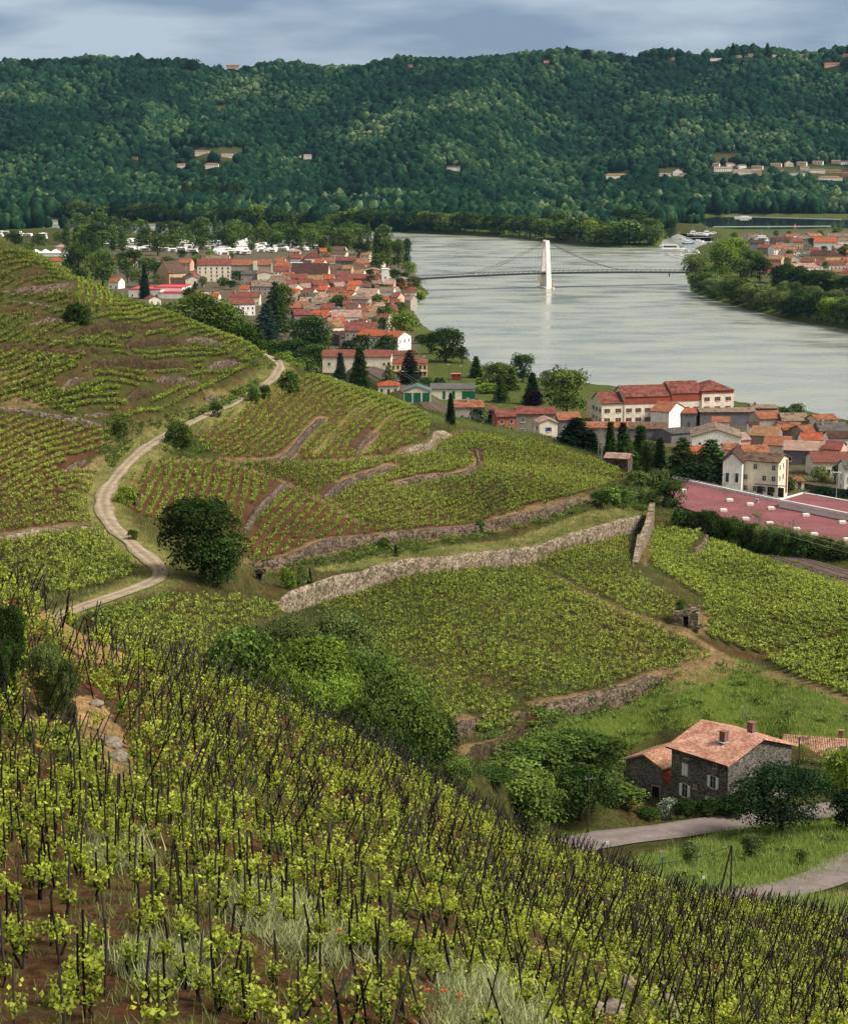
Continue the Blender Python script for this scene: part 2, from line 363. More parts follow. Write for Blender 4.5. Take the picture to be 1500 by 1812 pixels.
wl('long low dry stone wall above the grassy ledge of the great wall', 1.8, [(440,1000),(536,987),(623,961),(692,956),(779,946),(841,939),(900,926),(960,910),(1040,886)], 300)
wl('great pale stone retaining wall crossing the middle of the vineyards', 3.6, [(480,1066),(519,1064),(553,1049),(588,1040),(654,1023),(709,1009),(796,999),(880,991),(940,982),(1000,962),(1060,945),(1120,929),(1152,918)], 290, 600, 'great')
wl('curved dark retaining wall at the bottom of the large lower vineyard', 2.9, [(946,1250),(975,1255),(1006,1255),(1040,1247),(1078,1238),(1110,1228),(1132,1215),(1175,1192)], 240, 420)
wl('brown retaining wall dropping down beside the bare gully path', 3.0, [(822,1338),(850,1335),(880,1320),(912,1305),(920,1275),(940,1256)], 230, 420)
wl('small curved stone wall with a bare earth top beside the dark thicket', 2.0, [(797,1310),(819,1294),(840,1272)], 230, 420)
wl('rough stone edge at the end of the pale path, among the steep right rows', 1.6, [(1222,985),(1245,962),(1252,945)], 300)
TWW = []
for label, h, P, lo, hi, style in TW:
    W3 = np.array([hit(x, y, lo, hi)[:2] for x, y in P])
    # densify
    Q = [W3[0]]
    for a, b in zip(W3[:-1], W3[1:]):
        k = max(1, int(np.hypot(*(b - a)) / 2.5))
        Q += [a + (b - a) * (i + 1) / k for i in range(k)]
    Q = np.array(Q)
    if len(Q) > 4:
        for _ in range(2): Q[1:-1] = (Q[:-2] + 2 * Q[1:-1] + Q[2:]) / 4
    TWW.append(Q)
def steps(Z, x, y):
    add = np.zeros(len(Z))
    for (label, h, P, lo, hi, style), Q in zip(TW, TWW):
        L = 5.0 if style == 'great' else 3.2
        k = np.where((x > Q[:, 0].min() - 14) & (x < Q[:, 0].max() + 14) & (y > Q[:, 1].min() - 16) & (y < Q[:, 1].max() + 16))[0]
        if len(k) == 0: continue
        d, s, t = segdist(Q, x[k], y[k], False)
        endf = np.clip(np.minimum(t, len(Q) - 1 - t) / 2.0, 0, 1) ** .7
        # uphill is the left hand side when the wall runs to the right as seen from the camera
        add[k] += s * h * .5 * np.exp(-d / L) * endf
    return Z + add
Zg = steps(Zg, GX, GY)
ZG = Zg.reshape(len(YY), len(UU))
# ---- roads on the ground: centre lines in the world
def line_w(P, lo, hi, step=2.0, sm=3):
    W3 = np.array([hit(x, y, lo, hi)[:2] for x, y in P]); Q = [W3[0]]
    for a, b in zip(W3[:-1], W3[1:]):
        k = max(1, int(np.hypot(*(b - a)) / step)); Q += [a + (b - a) * (i + 1) / k for i in range(k)]
    Q = np.array(Q)
    for _ in range(sm * 3): Q[1:-1] = (Q[:-2] + 2 * Q[1:-1] + Q[2:]) / 4
    return Q
TRACK = line_w([(462,625),(486,634),(498,648),(488,668),(455,690),(420,706),(370,733),(300,764),(255,792),(216,830),(190,862),(180,888),(190,918),(212,943),(235,967),(262,987),(285,1006),(284,1022),(255,1038),(200,1056),(135,1076)], 220, 620)
LANE = line_w([(900,1530),(960,1508),(1030,1490),(1150,1478),(1250,1462),(1330,1450),(1420,1440),(1520,1428)], 205, 320)
LANE2 = line_w([(1270,1590),(1340,1582),(1400,1572),(1450,1556),(1500,1535),(1570,1500),(1640,1462)], 180, 300)
RAILS = np.array([(*U(x, y, D)[:2], z) for x, y, D, z in ((1640,1065,383,28),(1500,1014,412,26),(1420,988,430,25.3),(1340,962,448,24.6),(1290,940,470,22),(1200,890,520,18),(1100,850,580,15.5),(1000,800,628,14.6),(900,760,668,14.3),(830,745,705,14.2),(785,727,750,14.2),(740,708,800,13.8),(690,680,860,13.5),(600,630,960,13))])
Q = [RAILS[0]]
for a, b in zip(RAILS[:-1], RAILS[1:]):
    k = max(1, int(np.hypot(*(b - a)[:2]) / 4)); Q += [a + (b - a) * (i + 1) / k for i in range(k)]
RAILS = np.array(Q)
for _ in range(20): RAILS[1:-1] = (RAILS[:-2] + 2 * RAILS[1:-1] + RAILS[2:]) / 4
RZ = RAILS[:, 2].copy(); RAILS = RAILS[:, :2].copy()
TRACK = np.vstack([TRACK, [TRACK[-1] + (TRACK[-1] - TRACK[-4]) / 3 * i for i in range(1, 9)]])
def flatten(Z, x, y, Q, w, soft, sm=12, drop=.12, zc=None):
    zc = ground0(Q[:, 0], Q[:, 1]).copy() if zc is None else zc
    for _ in range(sm): zc[1:-1] = (zc[:-2] + 2 * zc[1:-1] + zc[2:]) / 4
    k = np.where((x > Q[:, 0].min() - 15) & (x < Q[:, 0].max() + 15) & (y > Q[:, 1].min() - 15) & (y < Q[:, 1].max() + 15))[0]
    d, s, t = segdist(Q, x[k], y[k], False); zl = np.interp(t, np.arange(len(Q)), zc)
    f = np.clip(1 - (d - w) / soft, 0, 1); f = f * f * (3 - 2 * f)
    Z[k] = Z[k] * (1 - f) + (zl - drop) * f
    return zc
def vnoise(x, y, s, seed=0):
    r = np.random.default_rng(seed); T = r.random((64, 64)); a = x / s; b = y / s; i = np.floor(a).astype(int); j = np.floor(b).astype(int)
    fa = a - i; fb = b - j; fa = fa * fa * (3 - 2 * fa); fb = fb * fb * (3 - 2 * fb)
    g = lambda p, q: T[p % 64, q % 64]
    return (g(i, j) * (1 - fa) + g(i + 1, j) * fa) * (1 - fb) + (g(i, j + 1) * (1 - fa) + g(i + 1, j + 1) * fa) * fb
near = GY < 650
Zg[near] += (vnoise(GX[near], GY[near], 9, 1) - .5) * .5 + (vnoise(GX[near], GY[near], 3.1, 2) - .5) * .25
Zg[GY < 170] += (vnoise(GX[GY < 170], GY[GY < 170], 6, 5) - .5) * .9 + (vnoise(GX[GY < 170], GY[GY < 170], 1.3, 6) - .5) * .15
ZG = Zg.reshape(len(YY), len(UU))
ZT = flatten(Zg, GX, GY, TRACK, 2.2, 3.0); ZL = flatten(Zg, GX, GY, LANE, 3.2, 3.5); ZL2 = flatten(Zg, GX, GY, LANE2, 3.2, 3.5)
ZR = flatten(Zg, GX, GY, RAILS, 6.0, 7.0, 4, .3, RZ)
# small unevenness of worked ground
ZG = Zg.reshape(len(YY), len(UU))
# ---- what covers the ground
C = dict(sand=lin('b89470'), grass=lin('5a6434'), grass2=lin('66782e'), dry=lin('8f8a58'), soil=lin('664c3a'), red=lin('664636'), tan=lin('957b60'), green=lin('50502f'), town=lin('6c6458'),
         wood=lin('1f3018'), asphalt=lin('87807c'), yard=lin('9a9384'), ballast=lin('5a4a42'), pale=lin('a8a478'))
cov = np.empty((len(GX), 4)); cov[:, 3] = 1
cov[:, :3] = C['green']
PX, PY = proj(GX, GY, Zg)
far = GY > 760; cov[far, :3] = C['grass']
cov[GY > 2900, :3] = C['wood']
def cover(P, c, lo, hi, mixf=1.0):
    P = np.array(P, float)
    k = np.where((GY > lo) & (GY < hi) & (PX > P[:, 0].min()) & (PX < P[:, 0].max()) & (PY > P[:, 1].min()) & (PY < P[:, 1].max()))[0]
    k = k[inside(P, PX[k], PY[k])]; cov[k, :3] = cov[k, :3] * (1 - mixf) + np.array(C[c]) * mixf
def strip(P, c, w, lo, hi, soft=.8, world=None):
    Q = world if world is not None else line_w(P, lo, hi, 3, 1)
    k = np.where((GX > Q[:, 0].min() - 12) & (GX < Q[:, 0].max() + 12) & (GY > Q[:, 1].min() - 12) & (GY < Q[:, 1].max() + 12))[0]
    d, _, _ = segdist(Q, GX[k], GY[k], False); f = np.clip(1 - (d - w) / soft, 0, 1)[:, None]
    cov[k, :3] = cov[k, :3] * (1 - f) + np.array(C[c]) * f
k = GY < 175; cov[k, :3] = C['soil']
# vine plots: polygon, direction in the picture, row spacing, vine spacing, lo, hi, ground, size, stakes
PL = [
 ([(-20,438),(60,450),(125,486),(128,548),(150,560),(150,602),(-20,614)], ((0,520),(110,492)), 2.0, .7, 380, 560, 'green', 1.2),
 ([(128,492),(200,520),(196,546),(132,545)], ((165,540),(163,500)), 2.2, .6, 380, 560, 'green', 1.35),
 ([(204,518),(300,555),(430,602),(480,630),(440,642),(330,610),(150,614),(150,552),(198,549)], ((160,585),(300,545)), 2.1, .7, 380, 600, 'green', 1.25),
 ([(-20,614),(150,606),(330,606),(442,642),(400,662),(330,674),(200,700),(100,708),(-20,714)], ((100,690),(230,665)), 1.9, .7, 360, 560, 'green', 1.2),
 ([(30,705),(190,690),(270,690),(196,735),(120,735)], ((80,720),(200,700)), 1.9, .7, 360, 560, 'green', 1.2),
 ([(214,745),(216,712),(280,692),(400,662),(440,652),(400,672),(300,722),(235,752)], ((230,750),(390,690)), 2.3, .65, 360, 560, 'green', 1.3),
 ([(-20,738),(60,742),(190,760),(192,790),(150,815),(170,838),(160,872),(100,890),(0,880)], ((0,828),(168,765)), 1.9, .75, 300, 480, 'red', 1.1),
 ([(0,880),(110,885),(165,860),(180,925),(110,934),(0,950)], ((0,915),(170,900)), 1.5, 1.1, 290, 420, 'soil', .95),
 ([(0,962),(60,950),(190,940),(240,990),(252,1008),(236,1024),(150,1046),(120,1056),(0,1040)], ((0,1000),(200,985)), 1.35, 1.1, 250, 360, 'green', 1.15),
 ([(350,792),(365,757),(440,712),(515,668),(560,668),(640,682),(705,712),(760,738),(755,770),(705,795),(640,812),(520,815),(400,812)], ((560,800),(690,700)), 1.9, .85, 380, 640, 'soil', 1.15),
 ([(220,880),(242,822),(330,815),(400,818),(470,842),(500,858),(465,892),(430,940),(300,930),(235,905)], ((250,920),(300,815)), 1.9, .7, 320, 460, 'red', 1.05),
 ([(500,870),(560,885),(640,922),(690,945),(640,958),(560,980),(442,990),(428,975),(450,930)], ((450,970),(520,890)), 2.0, .75, 310, 450, 'red', 1.0),
 ([(430,822),(470,818),(560,822),(700,812),(775,790),(825,768),(950,781),(1090,828),(1100,848),(1040,872),(900,912),(800,936),(700,946),(640,920),(560,885),(510,862)], ((780,900),(1000,852)), 1.6, .9, 380, 640, 'soil', 1.1),
 ([(545,1066),(620,1045),(700,1018),(800,1006),(925,992),(1060,1068),(1175,1112),(1260,1165),(1200,1182),(1130,1195),(1060,1222),(990,1238),(945,1240),(900,1225),(800,1175),(720,1125),(640,1085),(560,1080)], ((650,1060),(900,1180)), 1.3, 1.05, 270, 450, 'green', 1.05),
 ([(640,1085),(720,1128),(800,1180),(900,1232),(928,1262),(905,1292),(840,1300),(790,1290),(745,1230),(640,1130)], ((700,1150),(880,1250)), 1.5, 1.1, 220, 340, 'green', 1.1),
 ([(940,990),(1010,965),(1110,935),(1112,1000),(1150,1040),(1200,1062),(1190,1102),(1120,1085),(1050,1052)], ((950,995),(1150,1090)), 1.4, 1.1, 320, 480, 'green', .95),
 ([(1160,940),(1190,915),(1240,925),(1330,975),(1400,1000),(1500,1035),(1560,1055),(1560,1105),(1345,1162),(1255,1132),(1245,1062),(1160,1010),(1148,980)], ((1150,975),(1400,1052)), 2.5, .5, 330, 480, 'green', 1.3),
 ([(1350,1168),(1560,1108),(1560,1255),(1500,1240),(1400,1195)], ((1355,1170),(1500,1122)), 2.4, .5, 290, 400, 'green', 1.3),
 ([(160,1098),(300,1058),(420,1058),(470,1072),(520,1075),(420,1120),(380,1180),(300,1180),(200,1130)], ((200,1090),(400,1080)), 1.5, 1.1, 200, 330, 'green', 1.1),
]
for P, d, rs, vs, lo, hi, c, s_ in PL: cover(P, c, lo, hi)
k = np.where((GY > 200) & (GY < 700))[0]; f = np.clip((vnoise(GX[k] + 700, GY[k], 8, 21) * .6 + vnoise(GX[k] + 700, GY[k], 2.7, 22) * .4 - .5) * 5, 0, .45)[:, None]; cov[k, :3] = cov[k, :3] * (1 - f) + np.array(C['red']) * f
k = np.where(GY < 200)[0]; f = np.clip((vnoise(GX[k] + 700, GY[k], 2.2, 23) * .6 + vnoise(GX[k] + 700, GY[k], .8, 24) * .4 - .5) * 4, 0, .5)[:, None]; cov[k, :3] = cov[k, :3] * (1 - f) + np.array(lin('7a4a30')) * f
for P, c, lo, hi in (
 ([(930,1335),(1000,1270),(1150,1225),(1300,1165),(1500,1245),(1560,1270),(1560,1400),(1450,1330),(1180,1290),(1100,1330),(1000,1400)], 'grass2', 230, 400),
 ([(930,1470),(1100,1470),(1310,1442),(1310,1450),(1000,1490)], 'grass2', 200, 320),
 ([(1050,1540),(1200,1500),(1300,1470),(1560,1430),(1560,1520),(1400,1570),(1250,1590),(1150,1570)], 'grass2', 180, 300),
 ([(1250,1600),(1400,1590),(1560,1590),(1560,1680),(1300,1640)], 'dry', 160, 230),
 ([(1430,1590),(1500,1575),(1560,1560),(1560,1600),(1480,1602)], 'tan', 160, 260),
 ([(60,1080),(120,1085),(190,1140),(235,1165),(215,1180),(150,1170),(90,1110)], 'tan', 60, 170),
 ([(40,1240),(170,1230),(215,1290),(230,1330),(235,1410),(180,1340),(40,1290)], 'tan', 50, 130),
 ([(0,650),(45,655),(60,672),(0,690)], 'tan', 350, 480), ([(0,700),(60,695),(90,720),(0,722)], 'tan', 350, 480),
 ([(170,760),(200,765),(205,800),(160,850),(130,840),(185,800)], 'tan', 330, 460),
 ([(1225,1150),(1290,1158),(1320,1180),(1250,1210),(1160,1235),(1180,1200)], 'tan', 280, 420),
 ([(1130,990),(1145,935),(1160,930),(1160,950),(1142,1002)], 'tan', 380, 480),
 ([(1180,1085),(1250,1085),(1255,1125),(1200,1120)], 'tan', 300, 380),
 ([(360,690),(470,690),(450,712),(370,765)], 'tan', 420, 520),
 ([(930,1260),(950,1262),(960,1290),(900,1340),(860,1350),(925,1310)], 'red', 230, 350),
 ([(540,1010),(700,975),(900,955),(1040,905),(1140,895),(1150,915),(1050,935),(950,965),(800,985),(600,1010)], 'dry', 300, 520),
 ([(785,768),(830,760),(822,775),(790,800),(740,808)], 'pale', 420, 600),
): cover(P, c, lo, hi, .85)
for P, c, w, lo, hi in (
 ([(925,988),(1000,1030),(1060,1068),(1120,1090),(1180,1113),(1240,1140),(1300,1168),(1345,1186),(1500,1244),(1560,1262)], 'tan', 1.0, 280, 430),
 ([(1255,1135),(1345,1163),(1420,1142),(1560,1100)], 'red', .9, 280, 430),
 ([(400,812),(510,820),(600,816),(700,808),(765,796),(800,775),(818,762)], 'tan', 1.3, 380, 600),
 ([(240,815),(340,811),(430,826),(520,862),(570,885),(640,925)], 'tan', .9, 340, 480),
 ([(440,996),(536,982),(620,957),(692,950),(779,940),(841,932),(900,918),(1040,878)], 'tan', 1.4, 320, 520),
 ([(0,948),(56,938),(112,930),(190,928)], 'tan', 1.2, 300, 400), ([(470,816),(505,808),(530,782),(550,760),(576,738)], 'tan', 1.0, 380, 560),
 ([(600,852),(650,836),(700,820)], 'tan', .9, 380, 560), ([(700,853),(762,841),(826,832),(850,818)], 'tan', 1.0, 380, 560),
 ([(946,1244),(1006,1249),(1078,1230),(1130,1206),(1178,1182)], 'tan', .9, 270, 400), ([(820,1328),(880,1308),(906,1290),(915,1262)], 'tan', .9, 230, 400),
 ([(797,1302),(812,1290),(830,1268)], 'tan', .8, 230, 400), ([(560,800),(700,690)], 'tan', .5, 400, 600), ([(640,800),(735,725)], 'tan', .5, 400, 600),
): strip(P, c, w, lo, hi)
strip(None, 'ballast', 5.5, 0, 0, 1.5, RAILS)
strip(None, 'dry', 2.6, 0, 0, 2.5, TRACK); 
for P, c in (([(180,440),(470,430),(740,450),(735,500),(700,560),(745,600),(740,650),(600,690),(420,600),(200,520)], 'town'), ([(1040,700),(1290,735),(1560,760),(1560,960),(1180,870),(1040,800)], 'town'), ([(1285,412),(1560,405),(1560,560),(1450,520),(1330,480)], 'town'), ([(1050,790),(1200,790),(1200,860),(1100,850)], 'green'), ([(740,600),(1040,670),(1040,800),(740,740)], 'grass')): cover(P, c, 540, 2400)
cover([(60,1080),(120,1085),(190,1140),(235,1165),(215,1180),(150,1170),(90,1110)], 'sand', 60, 170); cover([(120,1235),(170,1230),(215,1290),(232,1330),(238,1410),(190,1360),(140,1290)], 'sand', 50, 130)
cover([(1180,850),(1380,860),(1560,900),(1560,960),(1300,900),(1180,870)], 'town', 470, 760)
for P in (([(935,148),(1010,160),(1000,172),(930,165)]),): pass
CLEAR = [  # clearings on the far slope (picture polygons)
 [(375,188),(412,186),(414,200),(385,198)], [(235,277),(300,266),(330,262),(432,262),(438,276),(425,283),(330,279),(300,276)], [(1085,103),(1140,100),(1128,116),(1095,114)],
 [(1258,272),(1315,270),(1318,292),(1262,292)], [(1238,308),(1298,308),(1295,322),(1238,318)], [(1270,296),(1500,292),(1500,315),(1270,308)],
 [(250,110),(355,110),(352,121),(250,119)], [(505,355),(660,353),(660,366),(505,366)], [(1065,305),(1115,303),(1118,318),(1065,318)], [(1165,300),(1220,298),(1220,312),(1165,312)],
 [(1080,418),(1120,415),(1110,428),(1065,430),(1040,415),(1060,408)], [(1195,395),(1255,400),(1250,412),(1180,412)], [(10,408),(110,404),(115,430),(0,440)], [(940,385),(990,384),(990,396),(940,396)]]
for P in CLEAR: cover(P, 'green', 1900, 4600)
NC = len(UU); NR = len(YY)
ii = (np.arange(NR - 1)[:, None] * NC + np.arange(NC - 1)[None]).ravel()
quads = np.stack([ii, ii + 1, ii + 1 + NC, ii + NC], 1)
m, t, b = nodes('ground_cover', 1.0, .05)
v = coord(t, 'Object'); at = N(t, 'ShaderNodeAttribute', attribute_name='cover')
f1 = ramp(t, noise(t, .35, 8, v, .7), (.40, .39, .37), (.98, .96, .92), .3, .7)
f2 = ramp(t, noise(t, 2.8, 6, v, .75), (.40, .42, .34), (1.25, 1.22, 1.1), .34, .66)
gr = ramp(t, noise(t, .8, 6, v, .7), (0, 0, 0), (1, 1, 1), .5, .68)
gm = N(t, 'ShaderNodeMix', data_type='RGBA'); ml = N(t, 'ShaderNodeMath', operation='MULTIPLY'); ml.inputs[1].default_value = .42
t.links.new(gr, ml.inputs[0]); t.links.new(ml.outputs[0], gm.inputs[0]); t.links.new(at.outputs['Color'], gm.inputs[6]); gm.inputs[7].default_value = (*lin('56692c'), 1)
t.links.new(mul(t, mul(t, gm.outputs[2], f1), f2, .9), b.inputs['Base Color'])
bump(t, b, noise(t, 3.0, 8, v, .75), 1.0, .25)
GM = mesh_np('ground', np.stack([GX, GY, Zg], 1), quads, col=cov, mats=[m], smooth=True)
go = link(bpy.data.objects.new('ground', GM)); tag(go, 'hillside and valley floor of soil and grass', None, None, 'structure')
# ---- water
def water(name, P, label, base, rough, bs=1.0):
    m, t, b = nodes(name, rough, .5); v = coord(t, 'Object', (.016, .03, 1)); v2 = coord(t, 'Object', (.5, 1.1, 1))
    big = noise(t, 1.0, 8, v, .62)
    t.links.new(ramp(t, big, base, tuple(x * 1.2 for x in base), .35, .65), b.inputs['Base Color'])
    rr = N(t, 'ShaderNodeMapRange'); rr.inputs[1].default_value = .4; rr.inputs[2].default_value = .62; rr.inputs[3].default_value = rough * .45; rr.inputs[4].default_value = rough * 1.5
    t.links.new(big, rr.inputs[0]); t.links.new(rr.outputs[0], b.inputs['Roughness'])
    st = N(t, 'ShaderNodeMapRange'); st.inputs[1].default_value = .4; st.inputs[2].default_value = .62; st.inputs[3].default_value = .32 * bs; st.inputs[4].default_value = .6 * bs
    t.links.new(big, st.inputs[0]); n = N(t, 'ShaderNodeBump'); n.inputs['Distance'].default_value = .35
    t.links.new(st.outputs[0], n.inputs['Strength']); t.links.new(noise(t, .22, 5, v2, .6), n.inputs['Height']); t.links.new(n.outputs[0], b.inputs['Normal'])
    b.inputs['IOR'].default_value = 1.33
    mb = MB(); c = P.mean(0); 
    n_ = len(P); mb.add([(x, y, 0) for x, y in P], [tuple(range(n_))], 0)
    o = mb.obj(name, m); tag(o, label, None, None, 'structure'); return o
RB = np.array([(-1400, 1990), (-1400, 3000), (1200, 3000), (1200, 700), (240, 700), (240, 640), (230, 700), (-60, 740), (-60, 1500), (-500, 1850)])
river = water('river', np.array([(-900, 2000), (-300, 1900), (-60, 1500), (-60, 1000), (0, 760), (700, 640), (700, 2190), (0, 2550), (-900, 2980)]), 'broad pale green river with streaks of current', (.20, .21, .18), .28)
basin = water('basin_water', np.array([(300, 2192), (1000, 2192), (1000, 2900), (300, 2900)]), 'dark still water of the basin behind the harbour', (.018, .028, .026), .05, .08)
# ---- roads, tracks
def ribbon(name, Q, zc, w, mat, lift, label, wv=0.0, kind='structure', side=0.0):
    Q = Q.copy(); T = np.gradient(Q, axis=0); T /= np.hypot(T[:, 0], T[:, 1])[:, None] + 1e-9; Nn = np.stack([T[:, 1], -T[:, 0]], 1)
    ww = w + wv * (vnoise(np.arange(len(Q)) * 1.0, np.zeros(len(Q)) + .5, 4, 9) - .5)
    cols = [-1, -.72, -.5, -.28, 0, .28, .5, .72, 1]; V = []; nc = len(cols); Tn = []; el = vnoise(np.arange(len(Q)) * 1.0, np.zeros(len(Q)) + 3.5, 2.2, 19) - .5; er = vnoise(np.arange(len(Q)) * 1.0, np.zeros(len(Q)) + 7.5, 2.2, 29) - .5
    for i in range(len(Q)):
        for c in cols:
            p = Q[i] + Nn[i] * (c * ww[i] + side + (el[i] if c == -1 else er[i] if c == 1 else 0) * .9); V.append((p[0], p[1], zc[i] + lift + (0.05 if abs(c) < .9 else -.05))); Tn.append(1.0 if abs(abs(c) - .5) < .05 else .5 if abs(abs(c) - .5) < .25 else 0.0)
    Fq = [(i * nc + j, i * nc + j + 1, i * nc + nc + 1 + j, i * nc + nc + j) for i in range(len(Q) - 1) for j in range(nc - 1)]
    me = mesh_np(name, V, Fq, tint=Tn, mats=[mat]); o = link(bpy.data.objects.new(name, me)); me.polygons.foreach_set('use_smooth', [True] * len(Fq)); tag(o, label, None, None, kind); return o
def roadmat(name, c1, c2, wear=(.9, .9, .9)):
    m, t, b = nodes(name, .95, .1); v = coord(t)
    a = ramp(t, noise(t, .5, 7, v), c1, c2, .3, .7); d = ramp(t, noise(t, 5, 5, v), (.8, .8, .8), (1.12, 1.1, 1.08), .3, .7)
    at = N(t, 'ShaderNodeAttribute', attribute_name='tint'); mx_ = N(t, 'ShaderNodeMix', data_type='RGBA'); w_ = ramp(t, at.outputs['Fac'], tuple(wear), (1, 1, 1), 0, 1)
    t.links.new(mul(t, mul(t, a, d), w_), b.inputs['Base Color']); bump(t, b, noise(t, 6, 5, v), .5, .05); return m
gm_ = roadmat('gravel', lin('837465'), lin('aa9884'), (.62, .66, .52)); am = roadmat('worn_asphalt', lin('665d5a'), lin('7d726c'))
ribbon('gravel_track', TRACK, ZT, 1.4, gm_, .08, 'pale gravel track winding through the vineyards', .7)
ribbon('asphalt_lane', LANE, ZL, 2.7, am, .10, 'grey lane below the stone farmhouse', .3)
ribbon('asphalt_lane', LANE2, ZL2, 2.7, am, .10, 'lower bend of the grey lane', .3)
ribbon('railway_bed', RAILS, ZR, 4.6, roadmat('ballast', lin('4a3d38'), lin('6d5c52')), .12, 'brown ballast bed of the railway')
RT = np.gradient(RAILS, axis=0); RT /= np.hypot(RT[:, 0], RT[:, 1])[:, None]; RN = np.stack([RT[:, 1], -RT[:, 0]], 1)
rm, t, b = nodes('rail_steel', .4, .5); b.inputs['Base Color'].default_value = (*lin('8b7d74'), 1); b.inputs['Metallic'].default_value = .6
for ti, tr in enumerate((-2.2, 2.2)):
    mb = MB()
    for s_ in (-.75, .75):
        for i in range(0, len(RAILS) - 1):
            p = RAILS[i] + RN[i] * (tr + s_); q = RAILS[i + 1] + RN[i + 1] * (tr + s_); mb.tube((p[0], p[1], ZR[i] + .33), (q[0], q[1], ZR[i + 1] + .33), .09, n=4)
    o = mb.obj('railway_rails', rm); tag(o, ('rails of the track nearer the vineyards', 'rails of the track nearer the red roofed store')[ti], 'railway track')
ZG = Zg.reshape(NR, NC)
# ------------------------------------------------------------------ leaves, vines, stakes, trees
def quads_from(c, nrm, size, r, aspect=1.0):
    """one small four-sided leaf per centre, turned across its normal"""
    n = len(c); t = r.normal(size=(n, 3)); t -= (t * nrm).sum(1)[:, None] * nrm; t /= np.linalg.norm(t, axis=1)[:, None] + 1e-9
    b = np.cross(nrm, t); s = size[:, None] if np.ndim(size) else size
    k = r.uniform(.75, 1.25, (n, 4, 1))
    V = np.stack([c - t * s * k[:, 0], c - b * s * .75 * aspect * k[:, 1], c + t * s * k[:, 2], c + b * s * .75 * aspect * k[:, 3]], 1).reshape(-1, 3)
    return V, np.arange(n * 4).reshape(n, 4)
def unit(v): return v / (np.linalg.norm(v, axis=-1, keepdims=True) + 1e-9)
def crown(r, kind, n, leaf):
    """leaf clumps spread through a crown of height 1 standing on z=0; returns V, F, tint"""
    C0, N0, T0 = [], [], []
    if kind in ('round', 'tall', 'wide', 'bush'):
        w = dict(round=.42, tall=.30, wide=.58, bush=.62)[kind]; z0 = dict(round=.04, tall=.03, wide=.10, bush=-.05)[kind]
        nl = dict(round=62, tall=52, wide=70, bush=44)[kind]
        h = 1 - z0
        for i in range(nl):
            d = unit(r.normal(size=3)); d[2] = abs(d[2]) * 1.0 if r.random() < .3 else d[2]
            rad = r.uniform(.45, .92) ; p = np.array([d[0] * w * .80, d[1] * w * .80, z0 + h * (.50 + d[2] * .40)]) * 1.0
            p[:2] *= rad / .85; s = r.uniform(.08, .24) * (w / .45) ** .6
            if d[2] > .75: p[2] -= s * .5
            m = int(n / nl * (s / .155) ** 1.5); q = unit(r.normal(size=(m, 3))); q[:, 2] = np.where(q[:, 2] < -.35, -q[:, 2], q[:, 2])
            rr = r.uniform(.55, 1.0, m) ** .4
            # secondary lumps
            l2 = unit(r.normal(size=(7, 3))); lump = 1 + .28 * np.maximum(0, (q @ l2.T).max(1) - .62) * 2.2
            spr = np.where(r.random(m) < .07, r.uniform(1.1, 1.5, m), 1.0); c = p + q * (rr * lump * s * spr)[:, None] * np.array([1, 1, .82])
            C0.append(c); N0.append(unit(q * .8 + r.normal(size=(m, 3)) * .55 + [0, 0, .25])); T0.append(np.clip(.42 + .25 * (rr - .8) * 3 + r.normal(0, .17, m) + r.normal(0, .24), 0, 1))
    elif kind == 'poplar':
        m = n; z = r.uniform(.06, 1, m); prof = .15 * np.sin(np.pi * np.clip(z, 0, 1) ** .75) ** .6 + .012
        ang = r.uniform(0, 6.283, m); lob = 1 + .25 * np.sin(ang * 3 + z * 22) + .15 * np.sin(z * 60 + ang); rr = prof * lob * r.uniform(.3, 1, m) ** .4
        C0.append(np.stack([rr * np.cos(ang), rr * np.sin(ang), z], 1)); N0.append(unit(np.stack([np.cos(ang), np.sin(ang), .3 + 0 * z], 1) + r.normal(size=(m, 3)) * .5)); T0.append(np.clip(.45 + r.normal(0, .2, m), 0, 1))
    elif kind in ('conifer', 'cedar'):
        n = int(n * 1.9); tiers = 20 if kind == 'conifer' else 12; w = .27 if kind == 'conifer' else .46
        for i in range(tiers):
            f = i / (tiers - 1); zc = .10 + .88 * f; R_ = w * (1 - f) ** (.85 if kind == 'conifer' else .6) + .015
            nb = max(4, int(11 * (1 - f) + 4))
            for j in range(nb):
                a = 6.283 * (j + r.random()) / nb; L = R_ * r.uniform(.72, 1.12); m = max(6, int(n / tiers / nb * (1.7 - 1.3 * f)))
                t_ = r.uniform(.05, 1, m) ** .7; wd = .05 * (1.2 - t_)
                c = np.stack([np.cos(a) * L * t_, np.sin(a) * L * t_, zc - (.13 if kind == 'conifer' else .03) * L / w * t_ + .03 * np.sin(t_ * 3)], 1) + r.normal(size=(m, 3)) * np.array([1, 1, .45]) * (.022 + wd * .35)[:, None]
                C0.append(c); N0.append(unit(r.normal(size=(m, 3)) * .5 + [0, 0, 1])); T0.append(np.clip(.25 + .5 * t_ + r.normal(0, .15, m), 0, 1))
    c = np.concatenate(C0); nn = np.concatenate(N0); T = np.concatenate(T0)
    V, Fq = quads_from(c, nn, leaf * r.uniform(.7, 1.3, len(c)), r)
    return V, Fq, np.repeat(T, 4)
bark = paint('4a4038', .95, .4, 4, .05)
